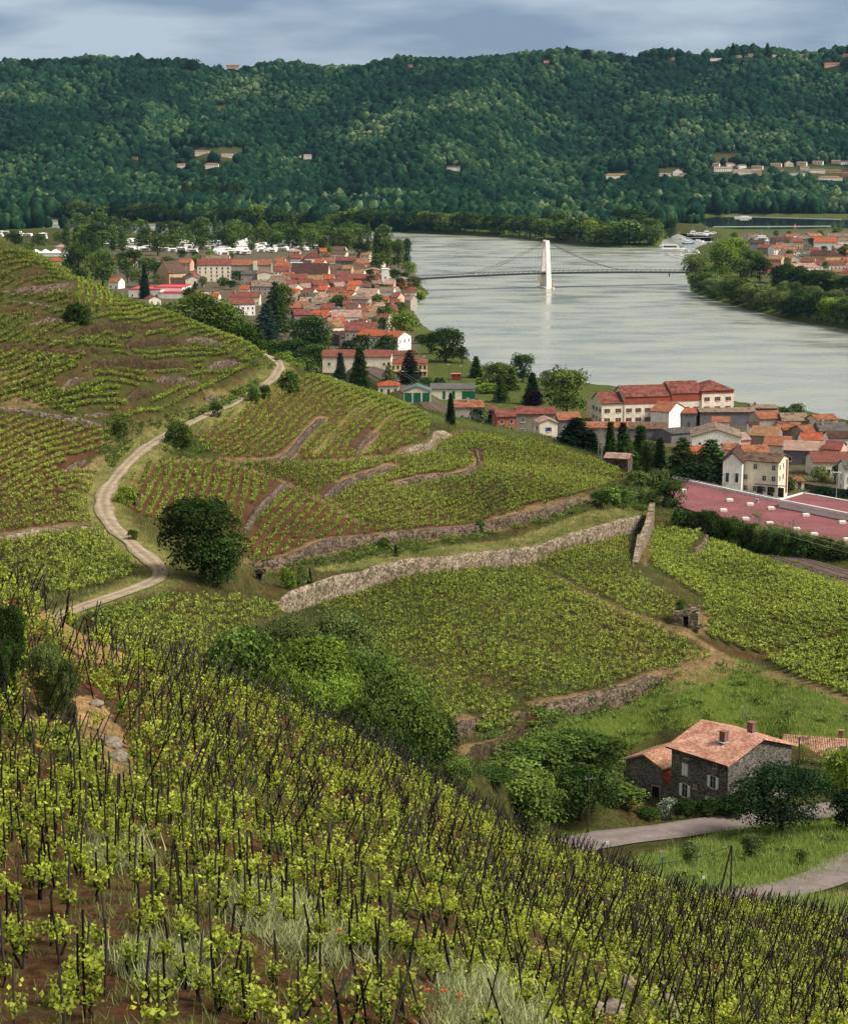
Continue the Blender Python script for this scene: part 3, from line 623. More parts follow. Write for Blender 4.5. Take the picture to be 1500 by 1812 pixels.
LM = dict(
 oak=leafmat('leaf_oak', (.006, .016, .005), (.065, .115, .024), .28),
 mid=leafmat('leaf_mid', (.010, .026, .006), (.15, .225, .045), .32),
 bright=leafmat('leaf_bright', (.028, .06, .009), (.27, .38, .055), .38),
 olive=leafmat('leaf_olive', (.04, .065, .018), (.19, .24, .07), .3),
 dark=leafmat('leaf_dark', (.005, .013, .005), (.026, .048, .018), .18),
 blue=leafmat('leaf_blue', (.012, .026, .02), (.05, .085, .06), .15),
 poplar=leafmat('leaf_poplar', (.028, .058, .016), (.13, .20, .045), .3),
 purple=leafmat('leaf_purple', (.012, .006, .008), (.035, .015, .018), .2),
 blossom=leafmat('leaf_blossom', (.03, .06, .015), (.55, .58, .45), .2, .1))
TM = {}
def tree_mesh(kind, leaf, tone, n, seed):
    k = (kind, leaf, tone, n, seed)
    if k not in TM:
        V, Fq, T = crown(np.random.default_rng(seed * 31 + len(kind)), kind, n, leaf)
        TM[k] = mesh_np('crown', V, Fq, tint=T, mats=[LM[tone]])
    return TM[k]
TR = {}
def trunk_mesh(kind, seed):
    k = (kind, seed)
    if k not in TR:
        mb = MB(); r = random.Random(seed)
        if kind == 'bush':
            for i in range(4): mb.tube((0, 0, -.05), (r.uniform(-.2, .2), r.uniform(-.2, .2), .4), .02, .008, 5)
        else:
            top = .9 if kind in ('conifer', 'cedar', 'poplar') else .5
            mb.tube((0, 0, -.06), (.01, .005, .2), .034, .026, 7); mb.tube((.01, .005, .2), (0, .01, top), .026, .008, 7)
            if top < .8:
                for i in range(7):
                    a = r.uniform(0, 6.28); z = r.uniform(.2, .45); mb.tube((0, 0, z), (math.cos(a) * .26, math.sin(a) * .26, z + r.uniform(.15, .35)), .015, .005, 5)
        TR[k] = mb.mesh('trunk', bark)
    return TR[k]
NAMES = dict(round='broadleaf_tree', tall='broadleaf_tree', wide='broadleaf_tree', bush='bush', poplar='poplar_tree', conifer='conifer_tree', cedar='cedar_tree')
DETAIL = {0: (10000, .0165), 1: (4600, .023), 2: (1300, .036), 3: (500, .06)}
def place_tree(x, y, h, kind, tone, label, group=None, wide=1.0, z=None, det=None, seed=None, parts=True, name=None, cat=None):
    px_h = h / y * F
    if det is None: det = 0 if px_h > 110 else 1 if px_h > 48 else 2 if px_h > 16 else 3
    n, lf = DETAIL[det]; seed = random.randrange(3) if seed is None else seed
    if kind in ('conifer', 'cedar'): lf *= .9
    if kind == 'poplar': lf *= .62
    if kind == 'bush': lf *= 1.25
    me = tree_mesh(kind, lf, tone, n, seed); z = gz(x, y) - .15 if z is None else z
    nm = name or NAMES[kind]; ct = cat or ('bush' if 'bush' in nm or 'hedge' in nm else 'tree')
    if parts and px_h > 30:
        e = empty(nm, (x, y, z), random.uniform(0, 6.28), label, ct, group); e.scale = (h * wide, h * wide, h)
        link(bpy.data.objects.new('crown', me), e); link(bpy.data.objects.new('trunk', trunk_mesh(kind, seed)), e)
    else:
        e = bpy.data.objects.new(nm, me); link(e); e.location = (x, y, z); e.scale = (h * wide, h * wide, h); e.rotation_euler = (0, 0, random.uniform(0, 6.28)); tag(e, label, ct, group)
    return e
# ---- vines
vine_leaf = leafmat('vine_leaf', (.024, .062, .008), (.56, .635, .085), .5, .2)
vine_far = leafmat('vine_leaf_far', (.028, .055, .012), (.41, .48, .085), .42, .1)
vine_wood = paint('2a211c', .95, .3, 8, .05)
stake_mat = leafmat('weathered_stake', (.004, .003, .003), (.075, .065, .055), 0, .3)
def vine_leaves(r, n_sh, n_lf, leaf, h=1.25, w=.42):
    C0 = []; 
    for i in range(n_sh):
        a = r.uniform(0, 6.283); o = np.array([math.cos(a), math.sin(a), 0]) * r.uniform(.02, w * .5); L = r.uniform(.45, 1.0) * (h - .45)
        t = np.linspace(.03, 1, n_lf) + r.uniform(-.03, .03, n_lf); out = np.array([math.cos(a), math.sin(a), 0]) * w * r.uniform(.2, .9)
        C0.append(np.array([0, 0, .42]) + o + t[:, None] * (out + np.array([0, 0, L])) + r.normal(size=(n_lf, 3)) * np.array([.075, .075, .06]))
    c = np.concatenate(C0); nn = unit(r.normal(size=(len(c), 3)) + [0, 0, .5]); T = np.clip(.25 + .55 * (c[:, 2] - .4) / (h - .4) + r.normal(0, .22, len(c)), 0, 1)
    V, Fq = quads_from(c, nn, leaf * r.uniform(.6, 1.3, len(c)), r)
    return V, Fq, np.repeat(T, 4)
def scatter(name, protos, pos, rot, scl, tj, mats, label, wood=None, kind='stuff', lean=None):
    """many copies merged into one mesh; protos = [(V, F, tint)]"""
    Vs, Fs, Ts = [], [], []; off = 0; pick = rng.integers(0, len(protos), len(pos))
    for i, (V, Fq, T) in enumerate(protos):
        k = np.where(pick == i)[0]
        if len(k) == 0: continue
        ca, sa = np.cos(rot[k]), np.sin(rot[k]); s = scl[k]
        X = (V[None, :, 0] * ca[:, None] - V[None, :, 1] * sa[:, None]) * s[:, :1] + pos[k, None, 0]
        Y = (V[None, :, 0] * sa[:, None] + V[None, :, 1] * ca[:, None]) * s[:, :1] + pos[k, None, 1]
        Z = V[None, :, 2] * s[:, 1:2] + pos[k, None, 2]
        m_ = len(k); nv = len(V)
        if lean is not None: X = X + lean[k, None, 0] * (Z - pos[k, None, 2]); Y = Y + lean[k, None, 1] * (Z - pos[k, None, 2])
        Vs.append(np.stack([X, Y, Z], 2).reshape(-1, 3)); Ts.append(np.clip(T[None] + tj[k, None], 0, 1).ravel())
        Fs.append((Fq[None] + (np.arange(m_) * nv)[:, None, None] + off).reshape(-1, Fq.shape[1])); off += m_ * nv
    me = mesh_np(name, np.concatenate(Vs), np.concatenate(Fs), tint=np.concatenate(Ts), mats=mats)
    o = link(bpy.data.objects.new(name, me)); tag(o, label, None, None, kind); return o
def stick(h, r_, n=4, lean=0):
    a = np.arange(n) / n * 6.283 + .6; V = np.concatenate([np.stack([r_ * np.cos(a), r_ * np.sin(a), 0 * a - .1], 1), np.stack([r_ * .8 * np.cos(a), r_ * .8 * np.sin(a), 0 * a + h], 1)])
    Fq = np.array([(i, (i + 1) % n, n + (i + 1) % n, n + i) for i in range(n)] + ([(n, n + 1, n + 2, n + 3)] if n == 4 else [])); return V, Fq, np.full(len(V), .5)
# plots beyond the near slope
pos_all, sz_all, prot_all, stk = [], [], [], []
for pi, (P, dr, rs, vs, lo, hi, c, s_) in enumerate(PL):
    W3 = np.array([hit(px, py, lo, hi)[:2] for px, py in P]); a = np.array(hit(*dr[0], lo, hi)[:2]); b2 = np.array(hit(*dr[1], lo, hi)[:2])
    u = (b2 - a) / np.hypot(*(b2 - a)); v2 = np.array([-u[1], u[0]]); cc = W3.mean(0); ext = np.abs(W3 - cc).sum(1).max() + 5
    gi, gj = np.meshgrid(np.arange(-ext, ext, rs), np.arange(-ext, ext, vs), indexing='ij')
    jit = .10 if rs > 1.8 else .28
    gi = gi + rng.normal(0, jit * .8, gi.shape); gj = gj + rng.normal(0, .2, gj.shape)
    gi = gi + .8 * (vnoise(gj + 500, gi * 0 + pi, 14, 3) - .5) * 1.5
    p = cc + gi.ravel()[:, None] * v2 + gj.ravel()[:, None] * u
    p = p[(p[:, 1] > lo * .8) & (p[:, 1] < hi * 1.15)]; z = ground0(p[:, 0], p[:, 1]); qx, qy = proj(p[:, 0], p[:, 1], z)
    PP = np.array(P, float); k = inside(PP, qx, qy) & (p[:, 1] > lo) & (p[:, 1] < hi); p = p[k]; z = z[k]
    # leave the walls, the gaps and the odd missing vine bare
    keep = rng.random(len(p)) > .07 + .25 * (vnoise(p[:, 0] + 900, p[:, 1] + 900, 11, pi) < (.05 if pi < 6 else .16))
    for Q in TWW:
        kk = np.where((p[:, 0] > Q[:, 0].min() - 3) & (p[:, 0] < Q[:, 0].max() + 3) & (p[:, 1] > Q[:, 1].min() - 3) & (p[:, 1] < Q[:, 1].max() + 3))[0]
        if len(kk):
            d, _, _ = segdist(Q, p[kk, 0], p[kk, 1], False); keep[kk[d < 1.5]] = False
    for Q in (TRACK, LANE, RAILS):
        d, _, _ = segdist(Q[::3], p[:, 0], p[:, 1], False); keep &= d > (3 if Q is not RAILS else 6)
    p = p[keep]; z = z[keep]
    pos_all.append(np.column_stack([p, z])); sc0 = rng.uniform(.7, 1.2, len(p)) * s_ * (.85 + .3 * vnoise(p[:, 0] + 300, p[:, 1] + 300, 16, 4))
    sz_all.append(sc0); stk.append(np.full(len(p), .85 if rs < 1.8 or pi < 6 else .55))
POS = np.concatenate(pos_all); SZ = np.concatenate(sz_all); SK = np.concatenate(stk)
print('vines beyond', len(POS))
pr = [vine_leaves(np.random.default_rng(40 + i), 6, 7, .125, 1.15, .55) for i in range(6)]
tj = (vnoise(POS[:, 0] + 100, POS[:, 1] + 100, 23, 8) - .5) * .5 + rng.normal(0, .1, len(POS))
scatter('vines', pr, POS, rng.uniform(0, 6.28, len(POS)), np.stack([SZ, SZ * .95], 1), tj, [vine_far], 'rows of young green vines on the far plots')
k = rng.random(len(POS)) < SK
P2 = POS[k] + np.column_stack([rng.normal(0, .1, k.sum()), rng.normal(0, .1, k.sum()), np.zeros(k.sum())])
scatter('vine_stakes', [stick(1.55, .035, 3)], P2, rng.uniform(0, 6.28, len(P2)), np.stack([np.ones(len(P2)), rng.uniform(.8, 1.15, len(P2))], 1), rng.normal(-.2, .15, len(P2)), [stake_mat], 'thin vine stakes of the far plots', lean=rng.normal(0, .13, (len(P2), 2)))
# ---- near slope
gi, gj = np.meshgrid(np.arange(-60, 62, 1.12), np.arange(36, 178, 1.12))
p = np.column_stack([gi.ravel(), gj.ravel()]); an = R(28); p0 = p - [0, 100]
p = p0 @ np.array([[math.cos(an), math.sin(an)], [-math.sin(an), math.cos(an)]]) + [0, 100]
p += rng.normal(0, .13, p.shape); k = (np.abs(p[:, 0] / p[:, 1]) < .29) & (p[:, 1] > 40) & (p[:, 1] < 172); p = p[k]
z = ground0(p[:, 0], p[:, 1]); qx, qy = proj(p[:, 0], p[:, 1], z)
def bare(qx, qy):
    r = np.zeros(len(qx), bool)
    for Pb in ([(60,1085),(120,1080),(190,1135),(238,1165),(215,1185),(150,1175),(90,1120)], [(50,1238),(160,1232),(205,1280),(232,1340),(238,1400),(205,1400),(160,1320),(60,1290)],
               [(360,1655),(450,1640),(560,1700),(600,1730),(540,1740),(440,1700)], [(650,1640),(760,1650),(780,1690),(700,1690)], [(915,1650),(1000,1690),(1120,1760),(1180,1830),(1000,1830),(1060,1780),(940,1700)],
               [(500,1290),(520,1290),(545,1350),(530,1370)], [(880,1450),(960,1500),(945,1515),(890,1475)], [(140,1600),(230,1590),(260,1650),(150,1660)], [(790,1750),(900,1760),(930,1830),(780,1830)]):
        r |= inside(np.array(Pb, float), qx, qy)
    return r
k = ~(bare(qx, qy) & (rng.random(len(qx)) < .88)) & (rng.random(len(qx)) > .06 + .26 * ((qx < 850) & (qy > 1480)))
p = p[k]; z = z[k]; qx = qx[k]; qy = qy[k]
# nothing can be seen past the brow
inn = (qy < 1850) & (qx > -260) & (qx < 1760); p = p[inn]; z = z[inn]; qx = qx[inn]; qy = qy[inn]
print('near vines', len(p))
order = np.argsort(p[:, 1] + np.where((qx > -10) & (qx < 1510) & (qy < 1825), 0, 500)); NEAR = order[:290]; REST = order[290:]
VM = []
for i in range(6):
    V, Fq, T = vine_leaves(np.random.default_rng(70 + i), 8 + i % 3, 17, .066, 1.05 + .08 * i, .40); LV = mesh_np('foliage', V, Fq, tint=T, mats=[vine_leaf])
    mb = MB(); r = random.Random(i); a = Vector((0, 0, -.1)); rad = .055
    for s_ in range(4):
        b2 = a + Vector((r.uniform(-.09, .09), r.uniform(-.09, .09), .17)); mb.tube(a, b2, rad, rad * .85, 6); a = b2; rad *= .9
    for s_ in range(3): mb.tube(a, a + Vector((r.uniform(-.25, .25), r.uniform(-.25, .25), r.uniform(.05, .2))), .03, .012, 5)
    VM.append((LV, mb.mesh('trunk', vine_wood)))
SMs = []
for i in range(4):
    mb = MB(); r = random.Random(i + 5); L = 1.5 + .15 * i; mb.tube((0, 0, -.15), (.02, .02, L * .5), .036, .034, 6); mb.tube((.02, .02, L * .5), (0, 0, L), .034, .030, 6); me = mb.mesh('vine_stake', stake_mat); at = me.attributes.new('tint', 'FLOAT', 'POINT'); at.data.foreach_set('value', [(.08, .2, .35, .6)[i]] * len(me.vertices)); SMs.append(me)
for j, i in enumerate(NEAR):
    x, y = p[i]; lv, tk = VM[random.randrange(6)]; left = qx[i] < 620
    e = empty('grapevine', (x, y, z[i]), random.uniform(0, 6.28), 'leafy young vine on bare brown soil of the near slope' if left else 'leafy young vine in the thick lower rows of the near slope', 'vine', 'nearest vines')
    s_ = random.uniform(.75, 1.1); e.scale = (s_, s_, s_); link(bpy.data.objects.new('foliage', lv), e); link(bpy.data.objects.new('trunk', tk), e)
    o = bpy.data.objects.new('vine_stake', SMs[random.randrange(4)]); link(o); o.location = (x + random.uniform(-.15, .15), y + random.uniform(-.15, .15), z[i])
    cone = 0 if (qx[i] < 700) else .22
    o.rotation_euler = (random.gauss(0, .07), random.gauss(0, .06) + random.choice((-cone, cone)), random.uniform(0, 6.28) if cone == 0 else 0); s_ = random.uniform(.85, 1.15); o.scale = (1, 1, s_)
    tag(o, 'upright grey wooden stake beside a vine, near slope' if left else 'leaning grey wooden stake among the lower vines, near slope', 'stake', 'nearest vine stakes')
q = np.column_stack([p[REST], z[REST]]); nr = len(q)
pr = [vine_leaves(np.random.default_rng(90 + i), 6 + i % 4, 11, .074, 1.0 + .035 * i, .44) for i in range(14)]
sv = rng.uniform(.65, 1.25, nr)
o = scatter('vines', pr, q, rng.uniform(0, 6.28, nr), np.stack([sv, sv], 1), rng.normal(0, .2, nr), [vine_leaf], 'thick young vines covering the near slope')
# crossed stakes leaning together over the vines
st = []; ln = []; hh = []
for i in range(nr):
    x, y, zz = q[i]; mode = np.clip((y - 60) / 30, 0, 1) if qx[REST[i]] < 500 else 1
    if rng.random() < .25: continue
    if rng.random() < mode:
        ang = rng.normal(-.2, .7); c_, s2 = math.cos(ang), math.sin(ang); sh = .16 if qx[REST[i]] < 700 else .02; la = rng.uniform(.18, .5) + sh; lb = rng.uniform(.1, .42) - sh; hc = rng.uniform(1.0, 1.7); h1 = hc * rng.uniform(1.15, 1.8)
        st.append((x - la * hc * .5 * c_, y - la * hc * .5 * s2, zz)); ln.append((la * c_, la * s2)); hh.append(min(h1 * 1.08, 2.7))
        if rng.random() < .68: st.append((x - la * hc * .5 * c_ + (la + lb) * hc * c_, y - la * hc * .5 * s2 + (la + lb) * hc * s2, zz)); ln.append((-lb * c_, -lb * s2)); hh.append(min(hc * rng.uniform(1.1, 1.6), 2.3))
    else: st.append((x, y, zz)); ln.append(tuple(rng.normal(0, .06, 2))); hh.append(rng.uniform(1.4, 1.8))
st = np.array(st); ln = np.array(ln); hh = np.array(hh)
scatter('vine_stakes', [stick(1.0, .041, 4)], st, rng.uniform(0, .5, len(st)), np.stack([rng.uniform(.85, 1.2, len(st)), hh], 1), rng.normal(-.28, .2, len(st)), [stake_mat], 'dark stakes leaning together over the near vines', lean=ln)
tv = []
# ---- weeds and tufts on the near slope
def tuft(r, n, h, w):
    V = []; Fq = []
    for i in range(n):
        a = r.uniform(0, 6.283); o = r.normal(size=2) * w * .5; lean = r.normal(size=2) * h * .35; ww = .012 * (h / .35); d = np.array([math.cos(a), math.sin(a)]) * ww; b = len(V)
        hh_ = h * r.uniform(.5, 1); V += [(o[0] - d[0], o[1] - d[1], 0), (o[0] + d[0], o[1] + d[1], 0), (o[0] + lean[0] + d[0] * .3, o[1] + lean[1] + d[1] * .3, hh_), (o[0] + lean[0] - d[0] * .3, o[1] + lean[1] - d[1] * .3, hh_)]; Fq.append((b, b + 1, b + 2, b + 3))
    return np.array(V), np.array(Fq), np.clip(r.normal(.5, .25, len(V)), 0, 1)
grass_mat = leafmat('grass_blades', (.07, .10, .025), (.26, .30, .10), .3, .05)
pale_mat = leafmat('seeding_grass', (.15, .18, .06), (.50, .52, .26), .3, .05)
def rand_in(P, n, lo, hi):
    P = np.array(P, float); out = []
    W3 = np.array([hit(x, y, lo, hi)[:2] for x, y in P]); a, b = W3.min(0), W3.max(0)
    q = rng.uniform(a, b, (n, 2)); z = ground0(q[:, 0], q[:, 1]); X, Y = proj(q[:, 0], q[:, 1], z); k = inside(P, X, Y) & (q[:, 1] > lo * .95) & (q[:, 1] < hi * 1.05)
    return np.column_stack([q[k], z[k]])
def tufts(name, P, n, lo, hi, h, w, mat, label, nb=14):
    q = np.concatenate([rand_in(Pi, n_, lo_, hi_) for Pi, n_, lo_, hi_ in P]); s = rng.uniform(.6, 1.4, len(q))
    return scatter(name, [tuft(np.random.default_rng(i + int(h * 100)), nb, h, w) for i in range(5)], q, rng.uniform(0, 6.28, len(q)), np.stack([s, s], 1), rng.normal(0, .15, len(q)), [mat], label)
tufts('grass', [([(-60,1200),(300,1300),(700,1500),(1100,1700),(1500,1800),(1500,1840),(-60,1840)], 5200, 38, 130)], 0, 0, 0, .32, .35, grass_mat, 'weeds and grass between the near vines', 16)
tufts('seeding_grass', [([(400,1580),(470,1570),(560,1640),(640,1700),(560,1720),(430,1640)], 1300, 45, 80), ([(780,1730),(900,1745),(960,1840),(760,1840)], 1300, 40, 80), ([(250,1680),(330,1690),(340,1740),(240,1730)], 500, 40, 70), ([(170,1480),(240,1480),(240,1540),(170,1540)], 300, 50, 80)], 0, 0, 0, .5, .7, pale_mat, 'pale seeding grass in clumps on the near slope', 9)
tufts('meadow_grass', [([(930,1335),(1000,1270),(1150,1225),(1300,1165),(1500,1245),(1560,1270),(1560,1400),(1450,1330),(1180,1290),(1100,1330),(1000,1400)], 9000, 230, 400),
  ([(1050,1540),(1200,1500),(1300,1470),(1560,1430),(1560,1520),(1400,1570),(1250,1590),(1150,1570)], 7000, 180, 300), ([(1250,1600),(1400,1590),(1560,1590),(1560,1680),(1300,1640)], 3000, 150, 230),
  ([(540,1010),(700,975),(900,955),(1040,905),(1140,895),(1150,915),(1050,935),(950,965),(800,985),(600,1010)], 2500, 300, 520)], 0, 0, 0, .7, 1.1, leafmat('meadow_blades', (.06, .12, .018), (.38, .47, .12), .3, .05), 'long green meadow grass around the farm', 10)
# rough grass wherever nothing is planted
nq = 60000; yy = np.sqrt(rng.uniform(195 ** 2, 620 ** 2, nq)); q = np.column_stack([rng.uniform(-.235, .235, nq) * yy, yy]); z = ground0(q[:, 0], q[:, 1]); X, Y = proj(q[:, 0], q[:, 1], z); k = z > 12
for P, d, rs, vs, lo, hi, c, s_ in PL: k &= ~(inside(np.array(P, float), X, Y) & (q[:, 1] > lo) & (q[:, 1] < hi) & (rng.random(nq) > (.3 if c == 'green' else .1)))
for Q, w in ((TRACK, 1.9), (LANE, 3.0), (LANE2, 3.0), (RAILS, 5.5)):
    d, _, _ = segdist(Q[::2], q[:, 0], q[:, 1], False); k &= d > w
k &= ~((X > 930) & (Y > 1165) & (rng.random(nq) < .8))
q = np.column_stack([q, z])[k]; s = rng.uniform(.5, 1.6, len(q)) * (.6 + .8 * vnoise(q[:, 0] + 50, q[:, 1], 7, 31)); print('rough', len(q))
scatter('rough_grass', [tuft(np.random.default_rng(i + 400), 9, .7, 1.0) for i in range(6)], q, rng.uniform(0, 6.28, len(q)), np.stack([s * 1.1, s], 1), (vnoise(q[:, 0] + 80, q[:, 1], 12, 33) - .5) * .9, [leafmat('rough_blades', (.035, .055, .014), (.26, .28, .09), .3, .05)], 'rough grass and weeds on banks and verges')
# poppies
pop = paint('d8401c', .7, .1, 1); stem = paint('4b6a2a', .8, .1, 1)
PM = MB(); PM.tube((0, 0, 0), (.02, 0, .4), .008, .006, 4, 1)
for i in range(5):
    a = i * 1.2566; PM.add([(.02, 0, .4), (.02 + .08 * math.cos(a - .5), .08 * math.sin(a - .5), .44), (.02 + .10 * math.cos(a), .10 * math.sin(a), .47), (.02 + .08 * math.cos(a + .5), .08 * math.sin(a + .5), .44)], [(0, 1, 2, 3)], 0)
PMm = PM.mesh('poppy', [pop, stem])
for px, py in ((38,1315),(66,1317),(65,1330),(22,1298),(587,1644),(595,1664),(768,1769),(780,1773),(815,1783),(821,1790),(824,1780),(1237,1765)):
    x, y, z_ = hit(px, py + 8, 36); o = bpy.data.objects.new('poppy', PMm); link(o); o.location = (x, y, z_); o.rotation_euler = (R(20), 0, random.random() * 6); tag(o, 'small orange red poppy flowering in the grass of the near slope', 'flower', 'poppies on the near slope')
# ------------------------------------------------------------------ terrace walls
ST_DRY = stone('dry_stone', lin('3f342b'), lin('75675a'), (.25, .22, .2), 1.7)
ST_RED = stone('rusty_stone', lin('332a1c'), lin('544730'), (.25, .2, .18), 1.7)
ST_PALE = stone('pale_stone', lin('5c5245'), lin('9b8d7a'), (.36, .33, .28), 1.5)
def wall_mesh(Q, h, mat, great, seed, t=.35):
    r = np.random.default_rng(seed); T = np.gradient(Q, axis=0); T /= np.hypot(T[:, 0], T[:, 1])[:, None] + 1e-9; Nn = np.stack([-T[:, 1], T[:, 0]], 1)
    n = len(Q); up = Q + Nn * 1.3; dn = Q - Nn * 1.6
    zu = ground0(up[:, 0], up[:, 1]); zd = ground0(dn[:, 0], dn[:, 1]); zm = ground0(Q[:, 0], Q[:, 1])
    top = np.maximum(zu, zm + .25) + .12 + r.uniform(-.12, .18, n); e = np.clip(np.minimum(np.arange(n), n - 1 - np.arange(n)) / 2.5, .25, 1); top = zm - .1 + (top - zm + .1) * e
    bot = np.minimum(zd, zm) - .6; rows = 6 if great else 4; V = []
    for i in range(n):
        for j in range(rows):
            f = j / (rows - 1); q = Q[i] - Nn[i] * (t + .25 * (1 - f) + r.uniform(-.05, .05)); V.append((q[0], q[1], bot[i] + (top[i] - bot[i]) * f))
        for f in (1, 0): q = Q[i] + Nn[i] * t; V.append((q[0], q[1], bot[i] + (top[i] - bot[i]) * f))
    m_ = rows + 2; F4 = [(i * m_ + j, i * m_ + (j + 1) % m_, (i + 1) * m_ + (j + 1) % m_, (i + 1) * m_ + j) for i in range(n - 1) for j in range(m_)]
    return mesh_np('wall', V, F4, mats=[mat])
for wi, ((label, h, P, lo, hi, style), Q) in enumerate(zip(TW, TWW)):
    mat = ST_PALE if style == 'great' or label[:4] == 'pale' or 'bastion' in label else ST_RED if ('rust' in label or 'red' in label or 'brown' in label) else ST_DRY
    o = link(bpy.data.objects.new('retaining_wall' if style == 'great' or 'retaining' in label else 'terrace_wall', wall_mesh(Q, h, mat, style == 'great', wi))); tag(o, label, 'wall', 'terrace walls of the vineyards')
def free_wall(P, h, w, mat, label, lo, hi, name='stone_wall', D=None):
    W3 = [U(*p)[:2] for p in P] if len(P[0]) == 3 else [hit(x, y, lo, hi)[:2] for x, y in P]
    mb = MB()
    for a, b2 in zip(W3[:-1], W3[1:]):
        k = max(1, int(math.hypot(b2[0] - a[0], b2[1] - a[1]) / 5))
        for i in range(k):
            p = [a[j] + (b2[j] - a[j]) * i / k for j in (0, 1)]; q = [a[j] + (b2[j] - a[j]) * (i + 1) / k for j in (0, 1)]; zp = gz(*p); an = math.atan2(q[1] - p[1], q[0] - p[0])
            mb.box(((p[0] + q[0]) / 2, (p[1] + q[1]) / 2, zp + h / 2 - .8), (math.hypot(q[0] - p[0], q[1] - p[1]) + .02, w + .01 * (i % 2), h + 1.6), 0, an)
    o = mb.obj(name, mat); tag(o, label, 'wall'); return o
# the tall buttress that turns downhill at the right end of the great wall
Bp = np.array([hit(x, y, 380, 520)[:2] for x, y in ((1153,917),(1150,940),(1143,958),(1132,975),(1124,998))])
mb = MB()
for i in range(len(Bp) - 1):
    a, b2 = Bp[i], Bp[i + 1]; an = math.atan2(*(b2 - a)[::-1]); c = (a + b2) / 2; L = np.hypot(*(b2 - a)); hh_ = 5.5 - i * 1.0; mb.box((c[0], c[1], gz(*c) + hh_ / 2 - 1), (L + .3, 1.3 - .02 * i, hh_ + 1), 0, an)
tag(mb.obj('buttress_wall', ST_PALE), 'tall pale stone wall turning downhill at the right end of the great retaining wall', 'wall')
# ------------------------------------------------------------------ houses
RC = dict(orange='a2684c', red='885246', brown='6e5747', pink='b39486', tan='a07b58', grey='63605a', dark='573e37', bright='b5603f', beige='8a7866', crimson='78423e')
WC = dict(cream='e2d6c0', white='efebe2', grey='a39a8e', stone='8f857a', tan='c4a680', pink='d1a892', yellow='d8b67e', slate='6f6d70', brick='a5604c')
GLASS = nodes('window_glass', .15, .6)[0]; GLASS.node_tree.nodes['Principled BSDF'].inputs['Base Color'].default_value = (.03, .035, .04, 1)
FRAME = paint('cfc8bc', .7, .1, 2)
WINM = {}
def win_mesh(w, h, fr, big):
    k = (round(w, 1), round(h, 1), fr, big)
    if k not in WINM:
        mb = MB(); t = .09 if big else .07
        for sx in (-1, 1): mb.box((sx * (w / 2 + t / 2), -.035, 0), (t, .07, h + 2 * t), 0)
        for sz in (-1, 1): mb.box((0, -.033, sz * (h / 2 + t / 2)), (w, .066, t), 0)
        mb.box((0, -.09, -h / 2 - t - .03), (w + .35, .18, .06), 0)
        if big: mb.box((0, -.03, 0), (.05, .06, h), 0); mb.box((0, -.028, h * .12), (w, .056, .04), 0)
        mb.box((0, -.012, 0), (w, .024, h), 1)
        sh = MB()
        for i in range(6): sh.box((0, -.05 - .004 * (i % 2), -h / 2 + h * (i + .5) / 6), (w * .5, .06, h / 6 - .012), 0)
        WINM[k] = (mb.mesh('window', [paint(fr, .7, .1, 2), GLASS]), sh)
    return WINM[k]
def shutter_mesh(w, h, fr, col):
    k = ('s', round(w, 1), round(h, 1), col)
    if k not in WINM: WINM[k] = win_mesh(w, h, fr, True)[1].mesh('shutter', paint(col, .6, .15, 3))
    return WINM[k]
def add_window(parent, x, y, z, rz, w, h, fr='cfc8bc', big=False, shut=None, closed=False):
    o = bpy.data.objects.new('window', win_mesh(w, h, fr, big)[0]); link(o, parent); o.location = (x, y, z); o.rotation_euler = (0, 0, rz)
    if shut:
        for s in (-1, 1):
            q = bpy.data.objects.new('shutter', shutter_mesh(w, h, fr, shut)); link(q, o); q.location = (s * (w * .26 if closed else w * .78), -.10 if closed else -.01, 0)
    return o
def gable_roof(W, dp, Hw, pitch, o, ax, mb, t=.24, lift=.0):
    if ax == 'x': a, L = dp, W
    else: a, L = W, dp
    zr = Hw + a / 2 * pitch; ze = Hw - o * pitch
    sec = [(-o, ze), (a / 2, zr), (a + o, ze), (a + o, ze + t), (a / 2, zr + t), (-o, ze + t)]
    vs = []
    for e in (-o * .7, L + o * .7):
        for u, z in sec: vs.append((e - L / 2, u, z + lift) if ax == 'x' else (u - a / 2, e, z + lift))
    fs = [(i, (i + 1) % 6, 6 + (i + 1) % 6, 6 + i) for i in range(6)] + [(0, 5, 4, 1), (1, 4, 3, 2), (6, 7, 10, 11), (7, 8, 9, 10)]
    mb.add(vs, fs); return zr
def hip_roof(W, dp, Hw, pitch, o, mb, t=.2):
    z = Hw; a = min(W, dp) / 2 + o; zr = z + t + a * pitch; rx = max(0, W / 2 - dp / 2); ry = max(0, dp / 2 - W / 2); c = dp / 2
    x, y0, y1 = W / 2 + o, -o, dp + o
    vs = [(-x, y0, z), (x, y0, z), (x, y1, z), (-x, y1, z), (-x, y0, z + t), (x, y0, z + t), (x, y1, z + t), (-x, y1, z + t), (-rx, c - ry, zr), (rx, c + ry, zr)]
    if ry > 0: vs[8] = (0, c - ry, zr); vs[9] = (0, c + ry, zr)
    fs = [(0, 3, 2, 1), (0, 1, 5, 4), (1, 2, 6, 5), (2, 3, 7, 6), (3, 0, 4, 7)]
    fs += [(4, 5, 9, 8), (5, 6, 9), (6, 7, 8, 9), (7, 4, 8)] if ry == 0 else [(4, 5, 8), (5, 6, 9, 8), (6, 7, 9), (7, 4, 8, 9)]
    mb.add(vs, fs); return zr
